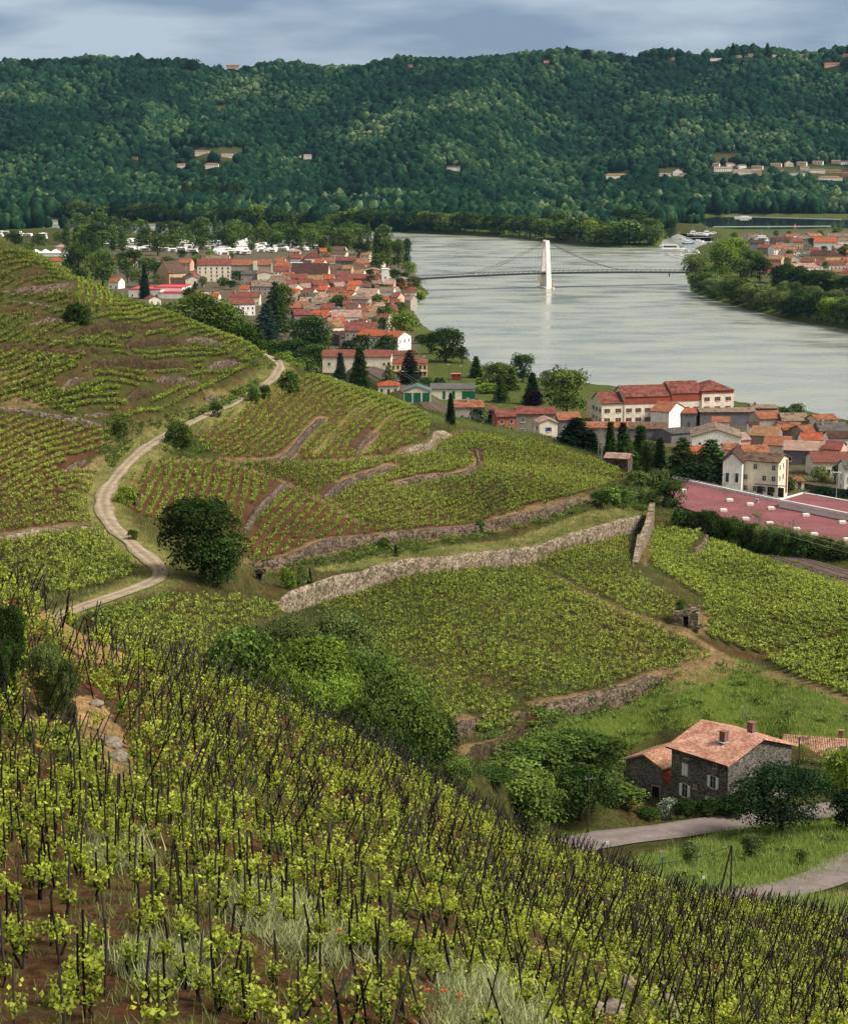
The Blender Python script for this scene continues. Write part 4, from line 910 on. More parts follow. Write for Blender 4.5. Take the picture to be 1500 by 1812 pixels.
def box_house(root, W, dp, Hw, roof='gable', rc='orange', wc='cream', pitch=.36, ax='x', cols=3, rows=2, scols=1, shut=None, closed=False, wmat=None, rmat=None, chim=0, door=True, off=(0, 0), over=.45, wsz=(.95, 1.35), big=False, moss=.35, fr='cfc8bc', seed=0, zw=1.55, dz=2.8, skip=.1):
    r = random.Random(seed * 7 + int(W * 13)); wmat = wmat or plaster(WC[wc]); rmat = rmat or tiles(RC[rc], moss)
    mb = MB(); x = W / 2; ox, oy = off; mb.M = Matrix.Translation((ox, oy, 0)); mr_ = MB(); mr_.M = mb.M
    base = [(-x, 0, -2.5), (x, 0, -2.5), (x, dp, -2.5), (-x, dp, -2.5), (-x, 0, Hw), (x, 0, Hw), (x, dp, Hw), (-x, dp, Hw)]
    sides = [(0, 1, 5, 4), (1, 2, 6, 5), (2, 3, 7, 6), (3, 0, 4, 7)]
    if roof == 'gable':
        zr = gable_roof(W, dp, Hw, pitch, over, ax, mr_)
        if ax == 'x': base += [(-x, dp / 2, zr), (x, dp / 2, zr)]; sides[1] = (1, 2, 6, 9, 5); sides[3] = (3, 0, 4, 8, 7)
        else: base += [(0, 0, zr), (0, dp, zr)]; sides[0] = (0, 1, 5, 8, 4); sides[2] = (2, 3, 7, 9, 6)
        mb.add(base, sides)
    elif roof == 'hip': zr = hip_roof(W, dp, Hw, pitch, over, mr_); mb.add(base, sides)
    elif roof == 'shed':
        zr = Hw + dp * pitch; o = over
        mb.add([(-x, 0, -2.5), (x, 0, -2.5), (x, dp, -2.5), (-x, dp, -2.5), (-x, 0, Hw), (x, 0, Hw), (x, dp, zr), (-x, dp, zr)], sides)
        vs = [(sx * (x + o), yy, Hw + yy * pitch + dz_) for dz_ in (0, .2) for sx, yy in ((-1, -o), (1, -o), (1, dp + o * .5), (-1, dp + o * .5))]
        mr_.add(vs, [(0, 3, 2, 1), (4, 5, 6, 7), (0, 1, 5, 4), (1, 2, 6, 5), (2, 3, 7, 6), (3, 0, 4, 7)])
    else:
        zr = Hw; mb.add(base, sides); mr_.box((0, dp / 2, Hw + .12), (W + .3, dp + .3, .24)); 
        for sy in (-.02, dp + .02): mr_.box((0, sy, Hw + .42), (W + .3, .25, .36))
    wl_ = mb.obj('wall', wmat, root); rf = mr_.obj('roof', rmat, root)
    def win(px_, py_, pz_, rz): add_window(root, px_ + ox, py_ + oy, pz_, rz, wsz[0], wsz[1], fr, big, shut, closed)
    for j in range(rows):
        z = zw + dz * j
        if z + wsz[1] / 2 > Hw - .15: break
        for i in range(cols):
            if r.random() < skip or (door and j == 0 and i == cols // 2): continue
            win(-x + W * (i + .5) / cols, 0, z, 0)
        for i in range(scols):
            yy = dp * (i + .5) / scols
            if r.random() > skip: win(-x, yy, z, -math.pi / 2)
            if r.random() > skip: win(x, yy, z, math.pi / 2)
    if door:
        d = MB(); d.box((ox + (-x + W * (cols // 2 + .5) / max(cols, 1)), oy - .03, 1.0), (1.0, .08, 2.1)); d.obj('door', paint(r.choice(['4a3226', '5c5148', '6b6f74', '3c4a40']), .6, .15, 2), root)
    for i in range(chim):
        cx = r.uniform(-.35, .35) * W; cyy = dp * r.choice([.35, .5, .62]); c = MB(); c.box((ox + cx, oy + cyy, zr + .1), (.7, .6, 1.9)); c.box((ox + cx, oy + cyy, zr + 1.1), (.9, .8, .14)); c.obj('chimney', plaster('8c6a58' if r.random() < .5 else 'b5a898'), rf)
    return wl_, rf
hn = 0
GROUPS = dict(L='houses of the old town on the near bank', R='houses of the harbour village on the far bank', Hh='houses scattered on the wooded slope', N='houses between the vineyard and the river')
LM_ = []
def house(tr, x0, x1, ye, Hw, dep, label, yaw=0, base=False, group=None, name='house', cat='house', D=None, wfix=None, rng_=(560, 4600), **kw):
    global hn
    hn += 1; ox, oy, s = tr; px = ox + (x0 + x1) / 2 / s; py = oy + ye / s
    if base: x, y, z = hit(px, py, *rng_)
    else:
        a, sl = ray(px, py); z = 9.0
        if D: y = D
        else:
            y = (H0 - z - Hw) / -sl
            for _ in range(4): z = gz(a * y, y); y = (H0 - z - Hw) / -sl
        x = a * y; z = gz(x, y)
        if D: Hw = H0 + sl * y - z
    if group in ('L', 'R'): dep *= 1.3; kw.setdefault('pitch', .47)
    if group in ('L', 'R') and yaw == 0 and x1 - x0 < 200: yaw = random.Random(hn).uniform(-22, 22)
    th = R(yaw); W = wfix or (x1 - x0) / s * y / F / max(.5, math.cos(th))
    LM_.append((px, py, re.split(r' (?:in|of|with|beside|near|behind|left|right|under|below|above|at|between|by|from|before|among|over|closest|half|against|where|on|to|over|wedged|tucked|stepping|overlooking|leading|peeping|hidden|cut|alone|touching|nearest|next|across|lowest|tallest|front|whose|showing|ending|just|third|second|first) ', label.split(',')[0])[0], group))
    root = empty(name, (x, y, z), th, label, cat, GROUPS.get(group, group))
    kw.setdefault('seed', hn); kw.setdefault('cols', max(1, min(8, int(W / 2.8)))); kw.setdefault('rows', max(1, int(Hw / 2.8)))
    box_house(root, W, dep, Hw, **kw)
    return root, W, Hw
ZA = (440, 420, 4.6875); ZB = (540, 540, 5); ZC_ = (780, 620, 4.6875); ZD = (1000, 640, 4.6875); ZE = (1200, 680, 5); ZF = (1160, 360, 4.4118); ZG5 = (200, 420, 4.6875); ZH = (0, 380, 3.571)
ZI = (1000, 60, 3); ZJ = (0, 60, 3); ZK = (500, 60, 3)
# ------------------------------------------------------------------ the old town, left bank, far to near
h = house
h(ZG5, 700, 975, 228, 12.5, 14, 'large cream four storey block with orange tiled roof, tallest in the old town', rc='red', wc='cream', cols=6, rows=4, scols=2, chim=1, wsz=(1.1, 1.6), group='L', yaw=6)
root, W, Hw = h(ZG5, 975, 1310, 228, 9, 12, 'long grey wing with orange roof right of the four storey block', rc='orange', wc='grey', cols=9, rows=2, group='L', wsz=(1.0, 1.2))
mb = MB(); mb.box((3.5, -.8, 4.8), (3.2, 1.7, 14.6)); mb.obj('stair_tower', plaster(WC['cream']), root)
h(ZG5, 470, 600, 292, 8.5, 16, 'chapel like stone hall with tall arched windows and brown roof', yaw=34, rc='brown', wc='tan', cols=3, rows=1, wsz=(.9, 3.2), zw=4.5, group='L', pitch=.75, ax='x', door=False)
h(ZG5, 582, 690, 330, 6.5, 9, 'little gabled house with a round attic opening, front of the chapel like hall', rc='red', wc='stone', ax='y', group='L', pitch=.7, cols=1, rows=1)
h(ZG5, 575, 755, 360, 4.5, 10, 'low pale gabled house with grey roof, below the four storey block', rc='beige', wc='cream', ax='y', group='L', pitch=.45)
h(ZG5, 490, 600, 400, 3.0, 8, 'open shed with dark brown roof at the foot of the chapel like hall', rc='dark', wc='grey', roof='shed', group='L', name='shed', cat='shed', cols=1)
h(ZG5, 542, 640, 212, 6.5, 10, 'orange roofed house with violet shaded wall behind the chapel like hall', rc='orange', wc='pink', group='L')
h(ZG5, 375, 440, 190, 5.5, 8, 'small orange roofed cottage half hidden in trees, left of the chapel like hall', rc='orange', wc='cream', group='L', ax='y')
h(ZG5, 770, 960, 178, 6, 10, 'wide mossy roofed house right behind the four storey block', rc='beige', wc='cream', group='L', moss=.6)
h(ZG5, 1195, 1325, 300, 9, 12, 'cream house with a rounded gable and two oval windows', rc='tan', wc='cream', ax='y', pitch=.25, cols=2, rows=2, group='L', wsz=(1.3, 1.2))
h(ZG5, 1060, 1185, 305, 8, 8, 'grey annex between the long wing and the round gabled house', rc='grey', wc='grey', group='L')
h(ZG5, 1050, 1130, 430, 4.5, 8, 'small bright orange cottage beside a green garden, below the long wing', rc='bright', wc='white', group='L')
h(ZG5, 960, 1215, 492, 5.5, 9, 'long red roofed row with white chimneys at the lower left of the old town', rc='red', wc='cream', group='L', chim=2)
h(ZG5, 985, 1175, 552, 7, 10, 'white gabled house with wide red roof, lowest left in the old town', yaw=18, rc='red', wc='white', group='L')
h(ZG5, 300, 395, 512, 3.5, 9, 'dark orange roof just over the vineyard crest', rc='red', wc='cream', group='L', ax='y', pitch=.5)
h(ZG5, 805, 870, 495, 4, 8, 'little orange roof between the crest trees and the garden', rc='bright', wc='cream', group='L')
h(ZG5, 760, 870, 470, 3.2, 7, 'white flat roofed outbuilding among hedges, below the four storey block', roof='flat', rmat=paint('c9c4bc'), wc='white', group='L', name='outbuilding', cat='outbuilding')
# red and white hall
root, W, Hw = h(ZG5, 125, 395, 432, 5.5, 26, 'low white store with bright crimson roof edge beside the vineyard crest', roof='flat', rmat=paint('b93a44', .5, .1, .5), wc='white', cols=4, rows=1, name='store_building', cat='store', yaw=-8)
box_house(root, 20, 24, 6.4, 'flat', wc='white', rmat=paint('b93a44', .5, .1, .5), cols=0, rows=0, scols=0, door=False, off=(W / 2 + 3, 8))
box_house(root, 30, 10, 3.4, 'flat', wc='white', rmat=paint('b93a44', .5, .1, .5), cols=0, rows=0, scols=0, door=False, off=(W / 2 + 14, -2))
h(ZG5, 5, 55, 190, 4.5, 9, 'first of two small orange roofs among trees, left one', rc='bright', wc='cream', group='L')
h(ZG5, 125, 205, 192, 4.5, 9, 'second of two small orange roofs among trees, right one', rc='orange', wc='cream', group='L')
h(ZG5, -40, 45, 368, 5, 9, 'grey walled house with orange roof beside the pair of round trees', rc='orange', wc='white', group='L')
h(ZH, 358, 428, 205, 6, 8, 'tall pink house near the white marquee at the left', rc='pink', wc='pink', group='L', roof='hip')
h(ZH, 255, 330, 302, 4, 8, 'low house with orange roof under the white marquee', rc='orange', wc='cream', group='L')
h(ZH, 330, 385, 290, 4, 8, 'orange roof touching the poplars, right of the low house near the marquee', rc='bright', wc='tan', group='L')
A = [ # x0,x1,eave,Hw,dep,label,kw
 (340,420,118,6,9,'salmon roofed cottage at the edge of the camp site',dict(rc='pink',wc='pink',roof='hip')),
 (345,440,170,5,9,'red roof in front of the salmon roofed cottage',dict(rc='red',wc='grey')),
 (468,620,172,7,14,'white house with steep dark red roof near the camp site',dict(rc='crimson',wc='white',roof='hip',pitch=.6)),
 (685,800,140,6.5,9,'brown roofed house with pale blue shutters at the far edge of town',dict(rc='brown',wc='cream',shut='8fa5b8')),
 (800,885,135,6,8,'cream house beside the big dark umbrella shaped tree',dict(rc='beige',wc='cream')),
 (608,714,198,5.5,9,'pale house with orange roof behind the palm like tree',dict(rc='orange',wc='cream')),
 (715,865,192,6,9,'dark fronted house with a long red roof line',dict(rc='red',wc='slate')),
 (908,1005,215,6.5,11,'tall orange roofed house nearest the riverside poplars',dict(rc='orange',wc='tan',yaw=20)),
 (1002,1078,222,6.5,12,'red roofed gabled house with blank pale side wall near the bridge',dict(rc='red',wc='cream',yaw=-20,scols=0)),
 (945,1115,278,6,10,'wide pale pink house with a low gable, near the bridge end',dict(rc='pink',wc='pink',ax='y',pitch=.22)),
 (1165,1255,290,3.2,10,'low grey roofed building where the bridge lands',dict(rc='grey',wc='grey')),
 (775,850,262,8,9,'tall narrow tan house in the upper middle of the old town',dict(rc='tan',wc='tan',rows=3)),
 (660,775,258,6,10,'brown roofed house with overhanging eaves left of the tall tan house',dict(rc='brown',wc='stone',moss=.6)),
 (850,955,262,6,10,'stained stone house with brown roof right of the tall tan house',dict(rc='brown',wc='stone')),
 (320,420,215,7,8,'glazed white attic house with a row of windows under its roof',dict(rc='grey',wc='white',cols=5,roof='flat',rmat=paint('b8bcc4'))),
 (225,325,235,7,10,'terracotta roof left of the glazed attic house',dict(rc='orange',wc='tan')),
 (425,510,222,5.5,9,'dark red roof right of the glazed attic house',dict(rc='dark',wc='tan')),
 (215,335,278,6,10,'faded red roof above the round gabled house',dict(rc='red',wc='cream')),
 (268,350,322,6,9,'orange roof wedged against the long skylit hall',dict(rc='orange',wc='stone')),
 (352,655,302,7.5,15,'long skylit hall with a high dark brown roof in the heart of town',dict(rc='dark',wc='cream',pitch=.75,cols=8,yaw=-3,scols=0)),
 (170,320,358,6,10,'grey brown roofed house right of the oval windowed gable',dict(rc='beige',wc='stone')),
 (330,500,338,5,9,'bright red strip of roof under the long skylit hall',dict(rc='red',wc='brick')),
 (715,840,320,6.5,8,'small white house with a red roof in the tight middle of town',dict(rc='red',wc='white')),
 (850,1000,340,6,9,'dark red roofs stepping up behind the tiny white gabled house',dict(rc='red',wc='brick')),
 (1000,1098,345,7,9,'red roofed house overlooking the river wall',dict(rc='red',wc='grey')),
 (490,615,352,6,10,'sandy tiled house with a brick chimney in mid town',dict(rc='tan',wc='tan',chim=1)),
 (600,690,345,6,10,'orange tiled roof to the right of the sandy tiled house',dict(rc='bright',wc='stone')),
 (290,400,388,6,9,'weathered red roof on the lower left side of mid town',dict(rc='red',wc='stone',chim=1)),
 (395,500,378,5.5,9,'patchy red roof left of the sandy tiled house',dict(rc='red',wc='stone',yaw=-20)),
 (540,660,392,6,9,'narrow brick red row in the middle of town',dict(rc='red',wc='brick',yaw=15)),
 (660,760,380,6,9,'dark red roof right of the narrow brick red row',dict(rc='red',wc='brick',yaw=-15)),
 (720,800,405,5,8,'brick coloured little house below the small white house',dict(rc='pink',wc='brick')),
 (840,943,396,6,9,'tiny white gabled house with a vivid red roof',dict(rc='bright',wc='white',ax='x',yaw=14)),
 (945,1018,408,5,8,'brown roof right of the tiny white gabled house',dict(rc='brown',wc='stone',moss=.6)),
 (1120,1200,388,6.5,9,'pale rose house beside the round riverside tree',dict(rc='pink',wc='pink')),
 (1030,1090,440,6,8,'brown gabled house behind the two white river houses',dict(rc='brown',wc='cream')),
 (1088,1195,450,7.5,9,'left one of the two white river houses',dict(rc='beige',wc='white',yaw=-10,rows=2,cols=2)),
 (1182,1262,445,6.5,8,'right one of the two white river houses',dict(rc='pink',wc='white',yaw=25,cols=1)),
 (1092,1158,518,3.2,7,'orange garden roof in front of the two white river houses',dict(rc='bright',wc='tan',ax='x')),
 (20,300,405,6.5,12,'long grey concrete building with dark flat top left of the lime tree',dict(rc='beige',wc='grey',moss=.7,cols=6)),
 (300,410,468,4,10,'vivid orange roof beside the lime green garden',dict(rc='bright',wc='cream')),
 (302,402,500,6,8,'white walled house below the vivid orange roof',dict(rc='pink',wc='white')),
 (408,535,500,5,9,'grey roofed house with an ivy topped wall',dict(rc='grey',wc='stone',moss=.7)),
 (575,800,452,5,9,'long reddish roof across the middle of the lower town',dict(rc='red',wc='cream',cols=6,moss=.55)),
 (545,640,495,5,9,'rosy roof under the long reddish roof',dict(rc='pink',wc='tan')),
 (535,700,548,4.5,10,'flat brownish roof left of the shady garden tree',dict(rc='beige',wc='stone',moss=.7)),
 (815,990,512,8,11,'stately stone house with white shutters and a wide beige hipped roof',dict(rc='beige',wc='grey',roof='hip',rows=2,cols=4,shut='dcdad4',wsz=(.9,1.7),zw=2.0,dz=3.4)),
 (890,1055,462,5,9,'light roofed house above the stately stone house',dict(rc='pink',wc='cream')),
 (990,1045,540,4,7,'small terracotta roof at the right side of the stately stone house',dict(rc='orange',wc='cream')),
 (285,500,582,5.5,11,'broad orange roof behind the tall cedars',dict(rc='orange',wc='stone',yaw=8)),
 (600,705,590,6,9,'red roof left of the crooked white gable',dict(rc='red',wc='stone')),
 (665,775,612,6.5,9,'crooked white gable in the lower old town',dict(rc='grey',wc='white',ax='y',pitch=.5)),
 (380,520,640,5,9,'dim red roofs behind the dark oak clump',dict(rc='red',wc='stone')),
 (505,640,645,6.5,9,'orange roofed house with white gable left of the pale rose roof',dict(rc='bright',wc='white',yaw=-25)),
 (690,935,660,7,11,'white house with a large pale rose tiled roof',dict(rc='pink',wc='white',rows=2,cols=3,yaw=4)),
 (640,740,715,5,9,'pale brown roofed annex under the pale rose tiled roof',dict(rc='pink',wc='grey')),
 (850,985,690,5,9,'red roof with a stepped white parapet by the street',dict(rc='orange',wc='white')),
 (700,800,740,7,10,'tan orange lean roof over a tall pale gable',dict(rc='tan',wc='cream',yaw=30)),
 (795,1050,772,7,12,'brick red roof with four square chimneys',dict(rc='red',wc='grey',chim=4)),
 (700,800,825,4.5,8,'small blue grey house with a dark roof at the end of the high stone wall',dict(rc='dark',wc='slate',shut='9ab0c4')),
]
for a in A: h(ZA, *a[:6], group='L', **a[6])
mb = MB(); x, y, z = U(440 + 1132 / 4.6875, 420 + 310 / 4.6875, 1430); zz = gz(x, y); mb.box((0, 0, 7), (5, 5, 16)); mb.box((0, 0, 15.2), (5.5, 5.5, .5)); mb.box((.2, -2.53, 9), (1, .1, 1.4), 1)
tag(mb.obj('water_tower', [plaster(WC['white']), GLASS], None, (x, y, zz)), 'narrow white tower by the bridge end', 'tower')
# biggest white house with orange roof
h(ZA, 895, 1240, 818, 9.5, 13, 'big white riverside house with a vast orange roof and gabled right side', yaw=-30, rc='bright', wc='white', rows=3, cols=6, scols=3, chim=2, group='N', moss=.25, wsz=(1.0, 1.5), over=.6, skip=.35)
h(ZA, 1150, 1380, 975, 3.5, 9, 'small red roofed annex in front of the big white riverside house', rc='red', wc='cream', group='N')
h(ZA, 610, 1180, 1035, 5, 13, 'long low hall with a plain red roof behind the conifers', rc='red', wc='cream', cols=5, rows=1, group='N', moss=.15, yaw=-2)
root, W, Hw = h(ZA, 1180, 1480, 1045, 6.5, 14, 'yellowish villa with rounded balcony and row of tall white windows', rc='red', wc='yellow', cols=8, rows=2, group='N', roof='hip', chim=2, moss=.2, wsz=(1.1, 1.9), zw=1.6, dz=3.0, skip=0, name='villa')
mb = MB(); n = 14; pp = [(W / 2 * math.cos(a) * 1.05, -2.4 * math.sin(a)) for a in [math.pi * i / n for i in range(n + 1)]]
mb.prism(pp, 2.9, 3.15); mb.obj('balcony', paint('c9b49c'), root)
for p, q in zip(pp[:-1], pp[1:]):
    pass
mb = MB(); [mb.tube((p[0], p[1], 4.1), (q[0], q[1], 4.1), .05, n=4) for p, q in zip(pp[:-1], pp[1:])]; [mb.tube((p[0], p[1], 3.1), (p[0], p[1], 4.1), .04, n=4) for p in pp]; mb.obj('railing', paint('6e3b34'), root)
free_wall([(440 + 560 / 4.6875, 420 + 880 / 4.6875, 1075), (440 + 760 / 4.6875, 420 + 900 / 4.6875, 1050)], 6, .8, ST_DRY, 'high weathered garden wall left of the small blue grey house', 900, 1300)
# workshop by the station
root, W, Hw = h(ZB, 1110, 1500, 740, 4.5, 11, 'cream workshop with long dark grey roof and green doors', yaw=0, rc='grey', wc='cream', rmat=paint('55534f', .8, .3, .3), cols=0, rows=0, scols=0, door=False, group='N', name='workshop', cat='workshop', pitch=.28)
gp = paint('1a5c42', .6, .15, 1)
for xx, w_ in ((W * .30, 3.2), (W * .44, 2.4), (W * .02, 1.2), (-W * .2, 1.2)):
    mb = MB(); mb.box((xx, -.04, 1.9), (w_, .09, 3.2)); mb.obj('door', gp, root)
root, W, Hw = h(ZB, 870, 1110, 762, 4.6, 10, 'open fronted green timber hall beside the cream workshop', rc='grey', wc='cream', rmat=paint('4a5f55', .7, .2, .4), cols=0, rows=0, scols=0, door=False, group='N', name='workshop', cat='workshop', ax='y', pitch=.35)
for i in range(3): mb = MB(); mb.box((-W / 2 + W * (i + .5) / 3, -.05, 2.1), (W / 3 - .7, .1, 3.9)); mb.obj('door', gp, root)
h(ZB, 645, 830, 775, 3.5, 8, 'low orange roof peeping over the spur vineyard', rc='bright', wc='cream', group='N', roof='hip')
# houses just over the spur
h(ZC_, 118, 358, 470, 5.2, 10, 'grey cottage with a patched rusty orange roof by the tracks', rc='orange', wc='grey', group='N', chim=2, yaw=4, moss=.5, cols=2, skip=.4)
h(ZC_, 400, 470, 500, 5, 9, 'white gabled end with a red roof left of the brick coloured house', rc='red', wc='white', ax='y', group='N')
h(ZC_, 465, 625, 548, 9, 9, 'brick coloured house with sloping dark red roof', rc='red', wc='brick', group='N', yaw=10, rows=3, cols=2, skip=.4)
h(ZC_, 625, 950, 530, 8.5, 10, 'long stone house with two rows of white framed windows', rc='red', wc='stone', group='N', rows=2, cols=3, wsz=(1.1, 1.6), fr='e4e0d8', dz=4, zw=2.4, skip=0, big=True, door=False)
h(ZC_, 815, 970, 590, 9.5, 8, 'narrow cream house with blue shutters and small gable roof', rc='pink', wc='cream', group='N', rows=3, cols=1, shut='3d5a96', yaw=8, zw=1.8, skip=0, wsz=(1.0, 1.3), door=False, pitch=.4, ax='y')
h(ZC_, 975, 1165, 575, 7, 11, 'dark walled house with a plain terracotta roof beside the spreading tree', rc='orange', wc='slate', group='N', moss=.1, cols=2, skip=.6, yaw=8)
# long white complex
root, W, Hw = h(ZD, 300, 490, 342, 8.6, 13, 'long white complex of four blocks with maroon shutters and red brown roofs', yaw=12, rc='red', wc='cream', rows=2, cols=2, scols=3, shut='6a2a2a', group=None, name='riverside_complex', cat='building', zw=2.0, dz=3.6, skip=0, wsz=(1.05, 1.5), moss=.45, big=True, door=False, pitch=.5)
def block(W0, dp, Hw, off, cols, roof='gable', **k): return box_house(root, W0, dp, Hw, roof, 'red', 'cream', cols=cols, rows=k.pop('rows', 2), scols=0, shut='6a2a2a', off=off, zw=2.0, dz=3.6, skip=0, wsz=(1.05, 1.5), moss=.55, big=True, door=False, **k)
w2 = 17; x2 = W / 2 + w2 / 2 + .01
block(w2 + 2, 14, 10.9, (x2 + 1, -.3), 5, pitch=.48); w3 = 12; x3 = x2 + w2 / 2 + 2 + w3 / 2
block(w3, 15, 11.8, (x3, -.6), 3, pitch=.48); w4 = 13; x4 = x3 + w3 / 2 + w4 / 2 + .02
block(w4, 16, 12.4, (x4, -1.2), 3, 'hip', pitch=.42, rows=3)
mb = MB(); mb.box((x2 + 1, -.40, 9.3), (w2 + 1.9, .18, 2.6)); mb.box((x3, -.70, 10.1), (w3 - .1, .18, 2.8)); mb.box((x4, -1.30, 11.9), (w4 - .1, .18, .9)); mb.obj('red_band', plaster('96503f'), root)
for i, z in ((0, 6.2), (1, 9.6)): mb = MB(); mb.box((x4 + w4 / 2 + .7, 3, z), (1.4, 3, .15)); [mb.tube((x4 + w4 / 2 + 1.35, 1.6 + j * .7, z), (x4 + w4 / 2 + 1.35, 1.6 + j * .7, z + 1), .03, n=4) for j in range(5)]; mb.obj('balcony', paint('d8d2c8'), root)
h(ZD, 712, 855, 412, 7, 15, 'white garage with a red tiled roof and satellite dish in front of the complex', yaw=-30, rc='orange', wc='white', group='N', cols=1, rows=1, skip=.5, moss=.2)
h(ZD, 965, 1088, 425, 5.5, 7, 'grey lean building with small red roof right of the white garage', rc='orange', wc='slate', group='N', cols=1, moss=.2)
h(ZD, 130, 520, 545, 3.6, 8, 'long low shed roof of mixed red and brown tiles', rc='orange', wc='stone', moss=.8, group='N', name='shed', cat='shed', cols=0, door=False)
h(ZD, 520, 850, 555, 3.6, 9, 'patched open shed with faded pink and brown tiles', rc='brown', wc='slate', moss=.9, group='N', name='shed', cat='shed', cols=0, door=False)
h(ZD, 870, 1130, 590, 3.5, 12, 'dark saw toothed shed with a pale blue wall', rc='grey', wc='slate', group='N', name='shed', cat='shed', cols=0, door=False, yaw=24, pitch=.15)
h(ZD, 1050, 1455, 625, 6.0, 18, 'old barn with a stained whitewashed gable and brown tiled roof', yaw=-6, rc='beige', wc='white', ax='y', pitch=.30, group='N', name='barn', cat='barn', cols=3, rows=1, moss=.75, door=False, scols=0, zw=3.6, wsz=(.8, .9))
h(ZD, 1032, 1190, 765, 4.6, 9, 'tan house with a bright orange roof between two dark conifers', rc='bright', wc='tan', group='N', moss=.1)
h(ZE, 190, 690, 245, 5.5, 12, 'long dark concrete warehouse with a flat brownish roof', rc='beige', wc='slate', moss=.9, pitch=.12, cols=0, door=False, group='N', name='warehouse', cat='warehouse', yaw=2)
h(ZE, 650, 870, 212, 5, 10, 'mossy roofed building with a tall dark chimney at the water edge', rc='beige', wc='slate', moss=.9, pitch=.15, cols=0, door=False, group='N', chim=1)
h(ZE, 715, 920, 302, 6.6, 11, 'grey house with a slanting rust red roof by the river', yaw=10, rc='orange', wc='grey', group='N', cols=1, rows=1, skip=.5)
h(ZE, 920, 1150, 322, 5.5, 11, 'grey stone house with mossy roof and two small windows by the river', rc='beige', wc='stone', moss=.9, group='N', cols=3, rows=1, zw=3, door=False)
h(ZE, 630, 715, 368, 5.0, 6, 'tiny white house with a maroon roof against the dark warehouse', rc='dark', wc='white', group='N', cols=2)
h(ZE, 640, 870, 455, 5, 13, 'house with a broad sandy gold roof', yaw=-18, rc='tan', wc='stone', group='N', moss=.2, cols=2)
h(ZE, 870, 1050, 405, 5, 11, 'crooked stone house right of the sandy gold roof', rc='orange', wc='stone', group='N', yaw=-18, moss=.6)
h(ZE, 1110, 1245, 425, 4.5, 10, 'orange gabled roof next to a charcoal roof', rc='orange', wc='stone', group='N', moss=.4, yaw=20)
h(ZE, 1250, 1500, 415, 4.5, 12, 'charcoal tiled roof with two clusters of chimneys', rc='grey', wc='stone', group='N', moss=.9, chim=3)
h(ZE, 1100, 1330, 492, 5.0, 9, 'white house with a bright rust orange roof right of the chimney', rc='bright', wc='white', group='N', cols=3, rows=1, zw=3)
h(ZE, 1330, 1560, 478, 7.0, 9, 'pale three storey house under a dark brown roof at the right edge', rc='dark', wc='white', group='N', cols=4, rows=2)
h(ZE, 760, 980, 540, 4.5, 12, 'long orange roof leading to the pale pink roof', yaw=-15, rc='orange', wc='cream', group='N', moss=.2)
h(ZE, 935, 1290, 585, 4.5, 12, 'broad pale pink tiled roof with rows of sunlit tiles', yaw=-12, rc='pink', wc='slate', group='N', moss=.15, cols=3)
h(ZE, 1190, 1560, 690, 4.5, 12, 'wide plain rust red roof right of the small chimney', rc='red', wc='cream', group='N', moss=.1, cols=4, rows=1)
h(ZE, 405, 545, 580, 4, 8, 'small brown orange roof behind the chapel', rc='orange', wc='cream', group='N', moss=.6)
h(ZE, 575, 800, 602, 4.5, 9, 'patchy orange grey roof behind the three storey corner house', rc='orange', wc='cream', group='N', moss=.8)
h(ZE, 395, 560, 715, 8.2, 14, 'old white chapel with tall arched windows and maroon roof', yaw=-14, rc='dark', wc='white', ax='y', pitch=.95, group='N', name='chapel', cat='chapel', cols=2, rows=1, wsz=(.9, 2.6), zw=3.8, moss=.1, door=False, skip=0)
root, W, Hw = h(ZE, 570, 875, 690, 9.8, 10, 'three storey cream corner house with dark shop fronts and a brown roof', yaw=-26, rc='brown', wc='cream', group='N', cols=4, rows=3, scols=3, zw=1.9, dz=3.1, wsz=(1.0, 1.4), moss=.7, skip=.15, door=False, big=True, over=.7, pitch=.3)
mb = MB(); mb.box((3.2, -.1, 3.25), (9, .3, .25)); mb.obj('shop_cornice', paint('7d7468'), root)
mb = MB(); [mb.box((xx, -.08, 1.35), (1.7, .14, 2.7)) for xx in (.2, 3.2, 6.2)]; mb.obj('shop_front', paint('2c2a2c', .4), root)
mb = MB(); mb.tube((W / 2 + .1, 8, 0), (W / 2 + .1, 8, 9.5), .35, n=6); mb.obj('red_flue', plaster('a8543f'), root)
h(ZE, 1035, 1110, 860, 3.2, 5, 'tiny shed with red hipped roof beside the corner house', rc='orange', wc='cream', group='N', roof='hip', name='shed', cat='shed', cols=1, D=570)
h(ZE, 1472, 1560, 745, 7.5, 9, 'white house with blue edge at the far right of the street', rc='grey', wc='white', group='N', cols=1, rows=2)
free_wall([(1200 + 1120 / 5, 680 + 985 / 5, 566), (1200 + 1300 / 5, 680 + 1000 / 5, 560), (1200 + 1600 / 5, 680 + 1040 / 5, 552)], 2.2, .5, ST_DRY, 'grey stone garden wall along the street behind the red roofed store', 0, 0)
